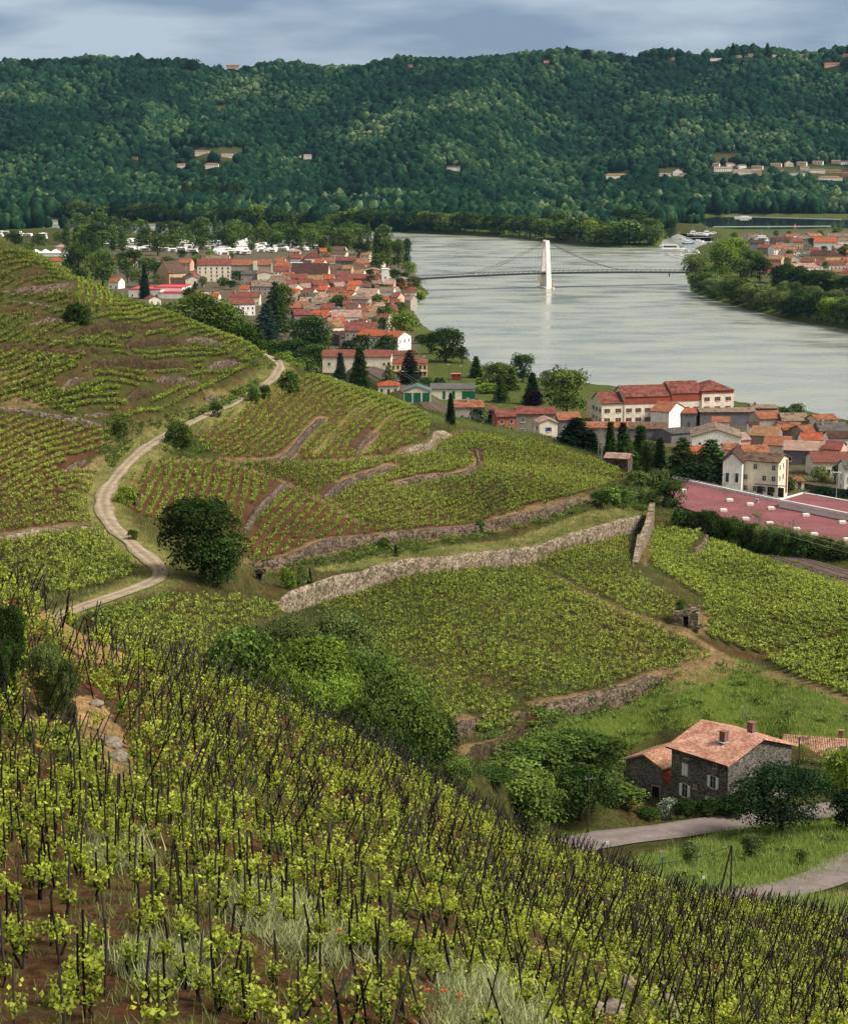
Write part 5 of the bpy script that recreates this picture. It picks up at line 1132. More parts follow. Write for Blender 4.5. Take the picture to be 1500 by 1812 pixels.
# harbour village
F_ = [(735,850,308,6,9,'maroon roofed house with a blue shutter closest to the harbour',dict(rc='dark',wc='slate',shut='6f8fae')),
 (795,905,345,5.5,10,'house with orange streaked roof left in the harbour village',dict(rc='red',wc='stone',yaw=-20)),
 (935,1060,290,6,10,'long maroon roof at the back of the harbour village',dict(rc='dark',wc='stone')),
 (1060,1150,298,6.5,9,'tan house with brick red roof in the second row of the harbour village',dict(rc='red',wc='tan')),
 (1090,1235,278,7,11,'stone house with a greenish grey hipped roof in the harbour village',dict(rc='beige',wc='stone',roof='hip')),
 (1242,1408,302,7.5,14,'white windowless hall with bright orange roof in the harbour village',dict(rc='bright',wc='white',cols=0,door=False,scols=0,moss=.1)),
 (1345,1500,258,8,10,'pale three storey house at the right edge of the harbour village',dict(rc='beige',wc='cream',rows=3,cols=5)),
 (1430,1520,290,8,9,'second pale house at the right edge, just below the three storey one',dict(rc='beige',wc='cream')),
 (1020,1120,260,5,9,'orange roof tucked in behind the tan house of the harbour village',dict(rc='orange',wc='tan')),
 (922,1035,350,6,9,'little white gable with an orange roof in the harbour village',dict(rc='orange',wc='white',yaw=20)),
 (985,1088,335,7,9,'grey beige house right of the little white gable',dict(rc='beige',wc='cream')),
 (880,975,435,6,10,'tan brown house at the front left of the harbour village',dict(rc='tan',wc='tan',yaw=-25)),
 (950,1060,430,6,10,'house with brown and orange patched roof in the front row',dict(rc='orange',wc='cream',moss=.6)),
 (960,1150,440,4.5,12,'grey flat gable behind the poplar row',dict(rc='grey',wc='white',ax='y',pitch=.3)),
 (870,980,500,4.5,9,'red roofs showing between the village trees',dict(rc='red',wc='brick')),
 (1205,1345,405,8,12,'large ochre block with wavy brown red roofs',dict(rc='dark',wc='tan',yaw=-30,cols=2,rows=2)),
 (1330,1468,410,8,11,'yellow fronted house with red hipped roof and three windows',dict(rc='dark',wc='yellow',roof='hip',cols=3,rows=2)),
 (1240,1480,478,4,10,'lower red roof in front of the yellow fronted house',dict(rc='red',wc='white')),
 (1468,1560,445,6,9,'pink house right of the yellow fronted house',dict(rc='orange',wc='pink')),
 (1410,1560,600,6,12,'broad red roof at the right edge, behind the park trees',dict(rc='red',wc='white',yaw=15)),
]
for a in F_: h(ZF, *a[:6], group='R', rng_=(900, 2600), **a[6])
# houses on the far slope
S = [(ZI,770,860,136,3.2,12,'long white flat villa on the ridge',dict(wc='white',roof='flat',rmat=paint('cfcbc4'),cols=6)),
 (ZI,452,502,132,4,10,'orange roofed farmhouse on the ridge by a meadow',dict(rc='orange',wc='tan')),
 (ZI,1100,1175,126,5,10,'white house with a pale roof on the ridge, right of the spiky tree',dict(rc='pink',wc='white')),
 (ZI,1040,1075,124,4,8,'red roof left of the spiky ridge tree',dict(rc='red',wc='tan')),
 (ZI,1205,1290,118,3.5,8,'flat looking row of pale roofs on the ridge',dict(rc='red',wc='white')),
 (ZI,1400,1452,116,5,10,'orange gabled house on the ridge at the right',dict(rc='orange',wc='pink')),
 (ZI,1378,1462,172,6,12,'salmon villa below the ridge at the right',dict(rc='orange',wc='pink')),
 (ZI,210,330,766,5.5,14,'broad villa with stepped salmon roofs at the hill foot',dict(rc='tan',wc='white',roof='hip')),
 (ZI,500,560,754,3.5,8,'low white garage at the hill foot',dict(rc='pink',wc='white')),
 (ZI,572,622,752,7,8,'tall white house with slate gable at the hill foot',dict(rc='grey',wc='white',ax='y',pitch=.6)),
 (ZI,610,648,754,3.5,7,'cream wing right of the tall slate gabled house',dict(rc='beige',wc='cream')),
 (ZI,790,885,730,6.5,9,'white house with pink roof, first of the hamlet row',dict(rc='pink',wc='white')),
 (ZI,895,985,748,7.5,9,'cream three storey house, second of the hamlet row',dict(rc='pink',wc='cream',rows=2)),
 (ZI,985,1035,746,7,9,'shaded pink house, third of the hamlet row',dict(rc='pink',wc='pink')),
 (ZI,1025,1068,752,5,8,'salmon coloured house ending the hamlet row',dict(rc='tan',wc='yellow')),
 (ZI,1165,1210,704,6,9,'chalet with a steep salmon roof above the hamlet',dict(rc='tan',wc='cream',ax='y',pitch=.6)),
 (ZI,1120,1160,730,4,8,'brown roofed barn right of the hamlet row',dict(rc='brown',wc='tan')),
 (ZI,1195,1270,752,5,9,'pale house hidden by a grey green tree',dict(rc='grey',wc='white')),
 (ZI,1298,1378,738,5.5,10,'wide white house with beige roof on the lower slope',dict(rc='beige',wc='white')),
 (ZI,1345,1470,776,4.5,12,'long bungalow with a peach hipped roof',dict(rc='tan',wc='white',roof='hip')),
 (ZI,1462,1510,692,5,9,'white house cut by the right edge of the lower slope',dict(rc='grey',wc='white')),
 (ZI,1385,1460,735,3.5,8,'low roofs between the beige and the peach roofed houses',dict(rc='beige',wc='tan')),
 (ZJ,925,1010,712,5.5,12,'villa with salmon roof and a tall white chimney wall, left slope',dict(rc='tan',wc='white',roof='hip')),
 (ZJ,1087,1160,710,6,10,'white villa with stepped salmon roof, left slope',dict(rc='tan',wc='white',roof='hip')),
 (ZJ,1035,1110,640,5.5,9,'upper salmon roofed villa behind a dark purple tree',dict(rc='tan',wc='cream')),
 (ZJ,1175,1235,654,4.5,9,'small white bungalow beside a pointed conifer, left slope',dict(rc='pink',wc='white')),
 (ZJ,698,730,666,4,7,'brown cabin alone in the wood, left slope',dict(rc='brown',wc='stone')),
 (ZJ,1355,1385,888,4.5,8,'pinkish house near the plain, left one',dict(rc='brown',wc='pink')),
 (ZJ,1412,1434,890,5,6,'white gabled house near the plain, right one',dict(rc='grey',wc='white',ax='y')),
 (ZJ,1202,1268,176,4,9,'red roofed house on the left ridge',dict(rc='orange',wc='tan')),
 (ZK,112,152,664,7,8,'tall white house in the middle of the wooded slope',dict(rc='pink',wc='white')),
 (ZK,80,98,656,4,6,'tiny white hut left of the tall white house',dict(rc='grey',wc='white')),
 (ZK,872,942,724,6,10,'white house with maroon roof alone in the wood',dict(rc='dark',wc='white')),
 (ZK,660,690,176,5,8,'red roofed house on the skyline',dict(rc='red',wc='pink')),
 (ZK,1386,1420,152,5,8,'crimson roof on the skyline right of the middle',dict(rc='crimson',wc='pink')),
 (ZK,1225,1245,975,4,7,'white cabin among the island trees',dict(rc='pink',wc='white')),
 (ZK,1345,1380,978,4,7,'low white house right of the island meadow',dict(rc='beige',wc='white')),
 (ZI,325,395,955,4,9,'white flat topped boat house behind the island trees',dict(roof='flat',rmat=paint('dedad4'),wc='white')),
]
# smaller houses that fill the gaps, each told by its nearest neighbour
CN = dict(orange='orange', red='dull red', brown='brown', pink='rose', tan='sandy', grey='grey', dark='maroon', bright='vivid orange', beige='beige')
SEEN = set()
def fill(poly, n, gap, group, wpx, Hw, dep, base=False, rng_=(900, 4600), kinds=('orange', 'red', 'orange', 'bright', 'pink', 'tan', 'brown', 'red', 'beige')):
    P = np.array(poly, float); r = random.Random(len(poly) * 13 + n); made = 0; tries = 0
    while made < n and tries < 6000:
        tries += 1; px = r.uniform(P[:, 0].min(), P[:, 0].max()); py = r.uniform(P[:, 1].min(), P[:, 1].max())
        if not inside(P, np.array([px]), np.array([py]))[0]: continue
        if any(abs(px - l[0]) < gap * 1.3 and abs(py - l[1]) < gap * .62 for l in LM_): continue
        names_ = [l[2] for l in LM_]; cand = sorted((l for l in LM_ if l[3] == group and len(l[2].split()) > 2 and ' one' not in l[2] and names_.count(l[2]) == 1), key=lambda l: (px - l[0]) ** 2 + (py - l[1]) ** 2 * 3)[:4]; rc = r.choice(kinds); wc = r.choice(('cream', 'white', 'cream', 'tan', 'stone', 'grey', 'pink')); lb = None
        for l in cand:
            dx, dy = px - l[0], (py - l[1]) * 1.7; rel_ = ('right of' if dx > 0 else 'left of') if abs(dx) > abs(dy) else ('below' if dy > 0 else 'behind')
            t_ = '%s roofed %s house %s the %s' % (CN[rc], {'stone': 'stone', 'tan': 'tan'}.get(wc, wc), rel_, l[2])
            if t_ not in SEEN and len(t_.split()) <= 16: lb = t_; break
        if lb is None: continue
        SEEN.add(lb); w = r.uniform(.75, 1.3) * wpx; k = len(LM_)
        root, W, H_ = house((0, 0, 1), px - w / 2, px + w / 2, py, Hw * r.uniform(.85, 1.15), dep * r.uniform(.8, 1.2), lb, yaw=r.uniform(-28, 28), base=base, group=group, rng_=rng_, rc=rc, wc=wc, chim=r.choice((0, 1)), moss=r.uniform(.2, .6))
        if base: HSP.append((root.location[0], root.location[1], W))
        LM_[k] = (px, py, '', None); made += 1
    print('fill', group, made)
HSP = []
fill([(485,462),(560,452),(650,462),(720,500),(735,530),(690,560),(640,580),(560,560),(500,520)], 46, 13, 'L', 17, 5.5, 9)
fill([(505,470),(585,440),(655,450),(600,475)], 10, 12, 'L', 16, 5.5, 9)
fill([(1300,718),(1540,750),(1540,800),(1330,790),(1230,760)], 14, 26, 'N', 34, 5, 9)
fill([(1325,420),(1540,412),(1540,505),(1450,500),(1350,462)], 22, 15, 'R', 20, 5.5, 9)
for a in S:
    root, W, Hw = h(a[0], *a[1:7], base=True, group='Hh', rng_=(1900, 5000), **a[7]); HSP.append((root.location[0], root.location[1], W))
fill([(1250,294),(1500,288),(1500,312),(1300,311)], 10, 13, 'Hh', 14, 5, 9, True, (1900, 4200), ('pink', 'tan', 'beige', 'orange'))
fill([(1180,100),(1500,93),(1500,101),(1180,107)], 7, 15, 'Hh', 13, 5, 9, True, (3900, 4600), ('orange', 'red', 'pink'))
# ------------------------------------------------------------------ red roofed store
zr = 24.0
def lv(px, py, z): s = ray(px, py); D = (z - H0) / s[1]; return (s[0] * D, D)
RED = nodes('red_membrane', .75, .3)[0]; t = RED.node_tree; b = t.nodes['Principled BSDF']; v = coord(t)
wv = N(t, 'ShaderNodeTexBrick'); wv.inputs['Scale'].default_value = .12; wv.inputs['Mortar Size'].default_value = .006; wv.inputs['Color1'].default_value = (.92, .92, .92, 1); wv.inputs['Color2'].default_value = (1.05, 1.05, 1.05, 1); wv.inputs['Mortar'].default_value = (.55, .5, .5, 1); t.links.new(v, wv.inputs['Vector'])
t.links.new(mul(t, mul(t, wv.outputs[0], ramp(t, noise(t, .12, 7, v), lin('64383b'), lin('824a4c'), .3, .7)), ramp(t, noise(t, 1.5, 6, v), (.85, .85, .85), (1.08, 1.05, 1.05), .3, .7)), b.inputs['Base Color'])
WHT = paint('d9d6d2', .6, .15, 1)
cx_, cy_ = lv(1350, 905, zr)
st = empty('store_building', (cx_, cy_, gz(cx_, cy_)), 0, 'large flat store with dusty crimson roof and small white skylights beside the railway', 'store')
def rel(P): return [(x - cx_, y - cy_) for x, y in P]
z0 = st.location[2]
main = rel([lv(*p, zr) for p in ((1190, 847), (1382, 888), (1560, 926), (1640, 1000), (1520, 972), (1230, 905), (1150, 880))])
mb = MB(); mb.prism(main[::-1], -3, zr - z0 - .4); mb.obj('wall', plaster(WC['white']), st)
mb = MB(); mb.prism(main[::-1], zr - z0 - .38, zr - z0); rf = mb.obj('roof', RED, st)
def edge(P, zz, hh, w, mat, name, parent):
    mb = MB()
    for p, q in zip(P[:-1], P[1:]):
        L = math.hypot(q[0] - p[0], q[1] - p[1]); mb.box(((p[0] + q[0]) / 2, (p[1] + q[1]) / 2, zz), (L + w * .5, w, hh), 0, math.atan2(q[1] - p[1], q[0] - p[0]))
    return mb.obj(name, mat, parent)
edge(main[:3], zr - z0 + .15, .9, .5, WHT, 'parapet', st); 
mb = MB()
for p, q in zip(main[:2], main[1:3]):
    L = math.hypot(q[0] - p[0], q[1] - p[1]); k = int(L / 1.6)
    for i in range(k + 1):
        x = p[0] + (q[0] - p[0]) * i / k; y = p[1] + (q[1] - p[1]) * i / k; mb.tube((x, y - 1.2, zr - z0), (x, y - 1.2, zr - z0 + 1.1), .05, n=4)
    mb.tube((p[0], p[1] - 1.2, zr - z0 + 1.1), (q[0], q[1] - 1.2, zr - z0 + 1.1), .06, n=4)
mb.obj('guard_rail', WHT, st)
up = rel([lv(*p, zr + 2) for p in ((1378, 884), (1420, 872), (1445, 876), (1640, 912), (1640, 930), (1500, 908), (1400, 888))])
mb = MB(); mb.prism(up[::-1], zr - z0 - .5, zr - z0 + 1.6); mb.obj('canopy_wall', WHT, st)
mb = MB(); mb.prism([(x * .998, y * .998) for x, y in up][::-1], zr - z0 + 1.62, zr - z0 + 1.8); mb.obj('canopy_roof', RED, st)
edge(up + up[:1], zr - z0 + 1.75, .7, .5, WHT, 'fascia', st)
for px, py in ((1290.6,886.6),(1327,894),(1364,901),(1279.6,904.5),(1319,919.7),(1361.5,927.7),(1425.6,913),(1490,926),(1208.5,869.7),(1498.6,956.5),(1440,947),(1409,938)):
    x, y = lv(px, py, zr); mb = MB(); mb.box((0, 0, .25), (1.75, 1.5, .5)); mb.box((0, 0, .56), (1.5, 1.25, .14)); o = mb.obj('skylight', paint('d8d2c4', .4, .1, 1), st); o.location = (x - cx_, y - cy_, zr - z0)
mb = MB(); mb.tube((0, 0, 0), (0, 0, .9), .35, .3, 8); mb.tube((0, 0, .9), (0, 0, 1.1), .5, .5, 8); o = mb.obj('roof_vent', paint('8d8f92'), st); x, y = lv(1339, 890, zr); o.location = (x - cx_, y - cy_, zr - z0)
# advertising column
x, y = lv(1384, 860, 19.6); zz = 14.4; mb = MB(); mb.box((0, 0, 2.6), (1.5, .5, 5.2)); mb.box((-.68, -.02, 2.6), (.16, .56, 5.24), 1)
o = mb.obj('sign_panel', [paint('c8202c', .5, .05, 1), WHT]); root = empty('store_sign', (x, y, zz), R(-8), 'tall red sign column with white marks beside the store', 'sign'); o.parent = root
mk = MB(); mk.tube((.1, -.27, 4.4), (.1, -.31, 4.4), .38, n=12); 
for i in range(4): mk.box((.1, -.27, 3.5 - i * .5), (.5 - .08 * (i % 2), .06, .28))
mk.obj('white_emblem', WHT, root)
def boxcar(name, label, cat, px, py, rng_, col, sz=(1.8, 4.2, 1.45), yaw=0, group=None, loc=None):
    x, y, z = loc or hit(px, py, *rng_); w, l, hh_ = sz; e = empty(name, (x, y, z), R(yaw), label, cat, group); mb = MB()
    mb.add([(-w/2, -l/2, .25), (w/2, -l/2, .25), (w/2, l/2, .25), (-w/2, l/2, .25), (-w/2, -l/2, .75), (w/2, -l/2, .75), (w/2, l/2, .8), (-w/2, l/2, .8)], [(0,3,2,1),(4,5,6,7),(0,1,5,4),(1,2,6,5),(2,3,7,6),(3,0,4,7)])
    a, b_ = -l*.22, l*.42; mb.add([(-w/2, a-.5, .76), (w/2, a-.5, .76), (w/2, b_+.2, .81), (-w/2, b_+.2, .81), (-w*.42, a+.2, hh_), (w*.42, a+.2, hh_), (w*.42, b_-.3, hh_), (-w*.42, b_-.3, hh_)], [(4,5,6,7),(0,1,5,4),(1,2,6,5),(2,3,7,6),(3,0,4,7)])
    mb.obj('body', paint(col, .3, .05, 1, .5), e)
    g = MB(); g.box((0, a - .17, 1.12), (w * .86, .5, .42)); g.box((0, (a + b_) / 2, 1.14), (w * .93, (b_ - a) * .7, .40)); g.obj('windows', GLASS, e)
    for sx in (-1, 1):
        for sy in (-.3, .3): q = MB(); q.tube((sx * (w/2 - .12), sy * l, .32), (sx * (w/2 + .02), sy * l, .32), .32, n=10); q.obj('wheel', paint('1c1c1e', .8, .1, 1), e)
    return e
# street behind the store
mb = MB(); mb.box((0, 0, 1.7), (3.2, 6.5, 3.0)); e = empty('delivery_truck', (*lv(1314, 862, 17)[:2], gz(*lv(1314, 862, 17))), R(-70), 'boxy white lorry parked by the corner house', 'truck'); o = mb.obj('cargo_box', WHT, e); mb = MB(); mb.box((0, -4.2, 1.3), (2.4, 1.7, 2.0)); mb.box((0, -5.06, 1.7), (2.1, .05, .8), 1); mb.obj('cab', [WHT, GLASS], e)
for sy in (-4.2, 2): 
    for sx in (-1.3, 1.3): mb = MB(); mb.tube((sx - .15, sy, .45), (sx + .15, sy, .45), .45, n=10); mb.obj('wheel', paint('1c1c1e', .8, .1, 1), e)
mb = MB(); x, y = lv(1354, 878, 17); mb.box((0, 0, .9), (1.9, 1.2, 1.3)); mb.box((0, 0, 1.6), (2.0, 1.3, .15)); tag(mb.obj('waste_container', paint('3f78b8', .5, .1, 1), None, (x, y, gz(x, y))), 'bright blue waste container behind the store', 'container')
for px, py, yw, c, lb in ((1335, 868, 70, '9da0a4', 'silver car by the blue waste container'), (1344, 866, 70, '303338', 'dark car by the white lorry')): boxcar('parked_car', lb, 'car', px, py, (540, 800), c, yaw=yw)
for (x0, y0, lb) in ((1478, 905, 'tall street lamp with double head at the right edge of the street'),):
    x, y = lv(x0, y0, 16); root = empty('street_lamp', (x, y, gz(x, y)), 0, lb, 'lamp'); mb = MB(); mb.tube((0, 0, 0), (0, 0, 9), .12, .07, 6); mb.obj('pole', paint('9a9c9e'), root); mb = MB(); mb.box((-.6, 0, 9), (1.2, .25, .15)); mb.box((.6, 0, 9.01), (1.2, .25, .15)); mb.obj('lamp_head', WHT, root)
# ------------------------------------------------------------------ railway masts
pm = paint('7f8488', .6, .15, 2, .3)
for px, py, lb in ((1402, 980, 'nearer steel catenary mast leaning wires over the tracks'), (1342, 967, 'farther catenary mast left of the other one')):
    x, y, z = hit(px, py, 380, 520); e = empty('railway_mast', (x, y, z), R(-25), lb, 'mast', 'catenary masts')
    mb = MB()
    for sx in (-.18, .18): mb.tube((sx, 0, 0), (sx * .8, 0, 8.2), .07, .06, 5)
    for i in range(12): mb.tube((-.17, 0, .5 + i * .64), (.17, 0, 1.1 + i * .64), .03, n=4)
    mb.obj('pole', pm, e); mb = MB(); mb.tube((0, 0, 6.6), (-3.2, 0, 7.0), .05, n=5); mb.tube((0, 0, 7.9), (-3.2, 0, 7.0), .035, n=5); mb.tube((0, 0, 5.7), (-2.9, 0, 6.0), .04, n=5); mb.obj('bracket', pm, e)
    mb = MB(); [mb.tube((sx, 0, 6.9), (sx, 0, 7.3), .11, n=6) for sx in (-.9, -2.4)]; mb.obj('insulator', paint('5d6a66'), e)
    mb = MB(); mb.tube((0, 0, 7.6), (3.4, 1.5, 0), .035, n=4); mb.tube((0, 0, 7.6), (4.2, .4, 0), .03, n=4); mb.obj('stay_wire', pm, e)
mb = MB()
for j, hz_ in enumerate((5.9, 7.1)):
    for i in range(len(RAILS) - 1):
        p = RAILS[i] - RN[i] * 1.6; q = RAILS[i + 1] - RN[i + 1] * 1.6; mb.tube((*p, ZR[i] + hz_), (*q, ZR[i + 1] + hz_), .03, n=3)
tag(mb.obj('overhead_wire', pm), 'thin overhead line strung above the railway', 'wire')
# lattice mast before the conifers
x, y = lv(1061, 815, 22); y = 560; a, s = ray(1061, 815); x = a * y; z = gz(x, y); e = empty('lattice_mast', (x, y, z), 0, 'slender grey lattice mast in front of the conifers left of the complex', 'mast')
mb = MB(); Ht = 13
for sx, sy in ((-1, -1), (1, -1), (1, 1), (-1, 1)): mb.tube((sx * .6, sy * .6, -1), (sx * .3, sy * .3, Ht), .06, .05, 4)
for i in range(12):
    w0 = .6 - .3 * i / 12; w1 = .6 - .3 * (i + 1) / 12; z0_ = i * Ht / 12; z1_ = z0_ + Ht / 12; mb.tube((-w0, -w0, z0_), (w1, -w1, z1_), .035, n=4); mb.tube((w0, w0, z0_), (-w1, w1, z1_), .035, n=4); mb.tube((w0, -w0, z0_), (w1, w1, z1_), .035, n=4)
mb.obj('lattice', pm, e); mb = MB(); mb.box((0, 0, Ht), (3, .12, .15)); mb.obj('cross_arm', pm, e)
# ------------------------------------------------------------------ farm
FS = stone('farm_stone', lin('4b4947'), lin('8d8983'), (.45, .42, .40), 3.4, (1, 1, 1.7)); FS2 = stone('annex_stone', lin('605d5a'), lin('9a958e'), (.6, .56, .52), 3.4, (1, 1, 1.7))
def roman(name, c1, c2, ax):
    m, t, b = nodes(name, .85, .15); v = coord(t)
    br = N(t, 'ShaderNodeTexBrick'); br.inputs['Scale'].default_value = 2.4; br.inputs['Mortar Size'].default_value = .035; br.offset = 0; br.inputs['Brick Width'].default_value = .95 if ax == 'x' else .6; br.inputs['Row Height'].default_value = .6 if ax == 'x' else .95
    br.inputs['Color1'].default_value = (*c1, 1); br.inputs['Color2'].default_value = (*c2, 1); br.inputs['Mortar'].default_value = (*[x * .4 for x in c1], 1); t.links.new(v, br.inputs['Vector'])
    t.links.new(mul(t, mul(t, br.outputs[0], ramp(t, noise(t, .6, 6, v), (.7, .62, .55), (1.12, 1.1, 1.08), .35, .62)), ramp(t, noise(t, 4, 3, v), (.8, .78, .76), (1.15, 1.15, 1.15), .35, .65)), b.inputs['Base Color'])
    w = N(t, 'ShaderNodeTexWave', wave_type='BANDS', bands_direction='X' if ax == 'x' else 'Y'); w.inputs['Scale'].default_value = 1.25; t.links.new(v, w.inputs[0]); bump(t, b, w.outputs[1], 1.0, .14); return m
th = R(-50); zf = gz(*lv(1288, 1352, 36.5)); a, s = ray(1288.6, 1352); Df = (H0 - zf - 6.9) / -s
for _ in range(3): zf = gz(a * Df, Df); Df = (H0 - zf - 6.9) / -s
L_, G_ = 10.2, 13.0; ex = Vector((math.cos(th), math.sin(th))); ey_ = Vector((-math.sin(th), math.cos(th))); cr_ = Vector((a * Df, Df)); fc = cr_ - ex * L_ / 2
farm = empty('farmhouse', (fc.x, fc.y, zf), th, 'dark stone farmhouse with white shutters and a pinkish tiled roof', 'house')
wl_, rf = box_house(farm, L_, G_, 6.9, 'gable', pitch=.33, ax='x', cols=0, rows=0, scols=0, wmat=FS, rmat=roman('farm_tiles', lin('b57c68'), lin('dcb4a0'), 'x'), door=False, over=.75)
for x, z, w, h_, sh, cl in ((-L_/2 + 2.6, 4.2, 1.0, 1.6, 'dfe6ea', True), (-L_/2 + 7.6, 3.7, .95, 1.6, 'dfe6ea', False), (-L_/2 + 2.6, 1.2, .95, 1.8, 'dfe6ea', False), (-L_/2 + 7.4, .7, 1.0, 1.5, 'dfe6ea', False), (-L_/2 + 2.8, 6.2, .6, .7, None, False), (-L_/2 + 7.9, 6.1, .5, .7, None, False), (-L_/2 + 4.4, 2.2, .4, .4, None, False)):
    add_window(farm, x, 0, z, 0, w, h_, 'b5a693', True, sh, cl)
for x, y_ in ((1.2, 3.4), (1.6, 8.6)):
    c = MB(); zc = 6.9 + (y_ if y_ < G_ / 2 else G_ - y_) * .33; c.box((x, y_, zc + .8), (.95, .8, 1.8)); c.box((x, y_, zc + 1.78), (1.1, .95, .12)); c.box((x, y_ - .2, zc + .33), (1.25, 1.1, .1), 1); c.obj('chimney', [plaster('7a5e50'), paint('a9adb0', .4)], rf)
mb = MB(); mb.tube((1.6, 7.2, 8), (1.6, 7.2, 13), .035, .02, 5); [mb.tube((1.1, 7.2, 11.6 + i * .35), (2.1, 7.2, 11.6 + i * .35), .02, n=4) for i in range(4)]; mb.obj('aerial', pm, farm)
mb = MB(); mb.tube((L_ / 2 - .1, -.15, 0), (L_ / 2 - .1, -.15, 6.6), .06, n=6); mb.obj('drainpipe', paint('3d3532'), farm)
a, s = ray(1139, 1352); Da = 268; za = gz(a * Da, Da); an = empty('farm_annex', (a * Da, Da, za), R(-42), 'grey stone annex with ribbed clay roof on the left of the farmhouse', 'outbuilding')
hA = H0 + s * Da - za
wl_, rf = box_house(an, 6.2, 7.5, hA, 'gable', pitch=.42, ax='y', cols=0, rows=0, scols=0, wmat=FS2, rmat=roman('annex_tiles', lin('a0755e'), lin('cfa68a'), 'y'), door=False, over=.45)
add_window(an, -1.4, 0, 1.9, 0, .7, .9, 'b5a693', True); c = MB(); c.box((2.0, 4.5, hA + .75), (.7, .6, .1)); c.obj('roof_window', WHT, rf)
mb = MB(); mb.box((2.2, -.06, 1.0), (1.5, .12, 2.2)); mb.box((2.2, -.13, 1.0), (1.2, .08, 2.0), 1); mb.obj('door', [paint('b5a693'), paint('171412')], an)
mb = MB(); mb.M = Matrix.Translation((3.1, 0, 0)); mb.add([(0, 0, -1), (2.4, 0, -1), (2.4, 3.4, -1), (0, 3.4, -1), (0, 0, hA - .8), (2.4, 0, hA - 3), (2.4, 3.4, hA - 3), (0, 3.4, hA - .8)], [(0, 1, 5, 4), (1, 2, 6, 5), (2, 3, 7, 6), (3, 0, 4, 7)]); mb.obj('lean_to_wall', FS2, an)
mb = MB(); mb.M = Matrix.Translation((3.1, 0, 0)); mb.add([(-.02, -.3, hA - .78), (2.7, -.3, hA - 3.26), (2.7, 3.6, hA - 3.26), (-.02, 3.6, hA - .78), (-.02, -.3, hA - .6), (2.7, -.3, hA - 3.08), (2.7, 3.6, hA - 3.08), (-.02, 3.6, hA - .6)], [(0, 3, 2, 1), (4, 5, 6, 7), (0, 1, 5, 4), (1, 2, 6, 5), (2, 3, 7, 6), (3, 0, 4, 7)]); mb.obj('lean_to_roof', tiles('a8502f', .2), an)
a, s = ray(1470, 1341); Db = 279; zb = gz(a * Db, Db); hB = H0 + s * Db - zb; e = empty('farm_building', (a * Db, Db, zb), R(-14), 'pale walled farm building with rippled brown tiles behind the farmhouse', 'house')
box_house(e, 14, 9, hB, 'gable', wc='pink', pitch=.33, ax='x', cols=4, rows=2, scols=1, rmat=roman('old_tiles', lin('7d5848'), lin('c29c84'), 'x'), over=.5, zw=hB - 1.5, wsz=(1.0, 1.3), chim=1, seed=3)
# ruined hut
x, y, z = hit(1213, 1110, 290, 380); e = empty('ruined_hut', (x, y, z), R(-12), 'small ruined stone hut with an empty doorway and a green bush on top', 'hut')
mb = MB(); mb.M = Matrix.Identity(4)
w_, hh_ = 4.3, 2.9
for a_, b_, z0_, z1_ in ((-w_/2, -.45, -1, hh_), (.45, w_/2, -1, hh_ - .25), (-.45, .45, 2.05, hh_ + .1)): mb.box(((a_ + b_) / 2, 0, (z0_ + z1_) / 2), (b_ - a_, .5, z1_ - z0_))
mb.box((-w_/2 + .251, 2.0, .9), (.5, 3.5, 3.7)); mb.box((w_/2 - .251, 2.0, .7), (.5, 3.5, 3.3)); mb.box((0, 3.95, .9), (w_, .5, 3.7))
rr_ = random.Random(3)
for i in range(16): mb.box((rr_.uniform(-w_/2, w_/2), rr_.choice([0, .1, 3.9]), hh_ + rr_.uniform(-.15, .3)), (rr_.uniform(.3, .7), .45, rr_.uniform(.2, .5)), 0, rr_.uniform(-.3, .3))
mb.obj('wall', ST_PALE, e); mb = MB(); mb.box((0, 2, 2.5), (w_ - 1, 3.4, .4)); mb.obj('collapsed_roof', ST_DRY, e)
mb = MB(); [mb.box((w_/2 + .3 + rr_.uniform(-.5, .5), rr_.uniform(-1, 1), .2), (rr_.uniform(.3, .8), .5, .5), 0, rr_.random()) for i in range(9)]; mb.obj('rubble', ST_PALE, e)
q = place_tree(x - .6, y + 2, 2.2, 'bush', 'mid', 'green bush growing on top of the ruined hut', wide=.95, z=z + 2.5)
# small stone shelters
for px, py, lo, hi, w_, lb in ((1090, 826, 480, 560, 6.5, 'little stone cabin with pale tiled roof at the end of the spur'), (459, 1028, 250, 330, 1.2, 'tiny white doorway of a cistern beside the dark tree'), (233, 893, 300, 380, 1.6, 'small dark stone shelter covered by a bush beside the track')):
    x, y, z = hit(px, py, lo, hi); e = empty('stone_shelter', (x, y, z), R(-20), lb, 'hut'); box_house(e, w_, w_ * .8, 2.4 if w_ > 3 else 1.3, 'gable' if w_ > 3 else 'flat', 'pink', 'stone', cols=0, rows=0, scols=0, door=False, wmat=ST_DRY, rmat=None if w_ > 3 else ST_DRY)
    mb = MB(); mb.box((0, -.04, .8), (.7, .1, 1.5 if w_ > 3 else .9)); mb.obj('door', paint('14110f'), e)
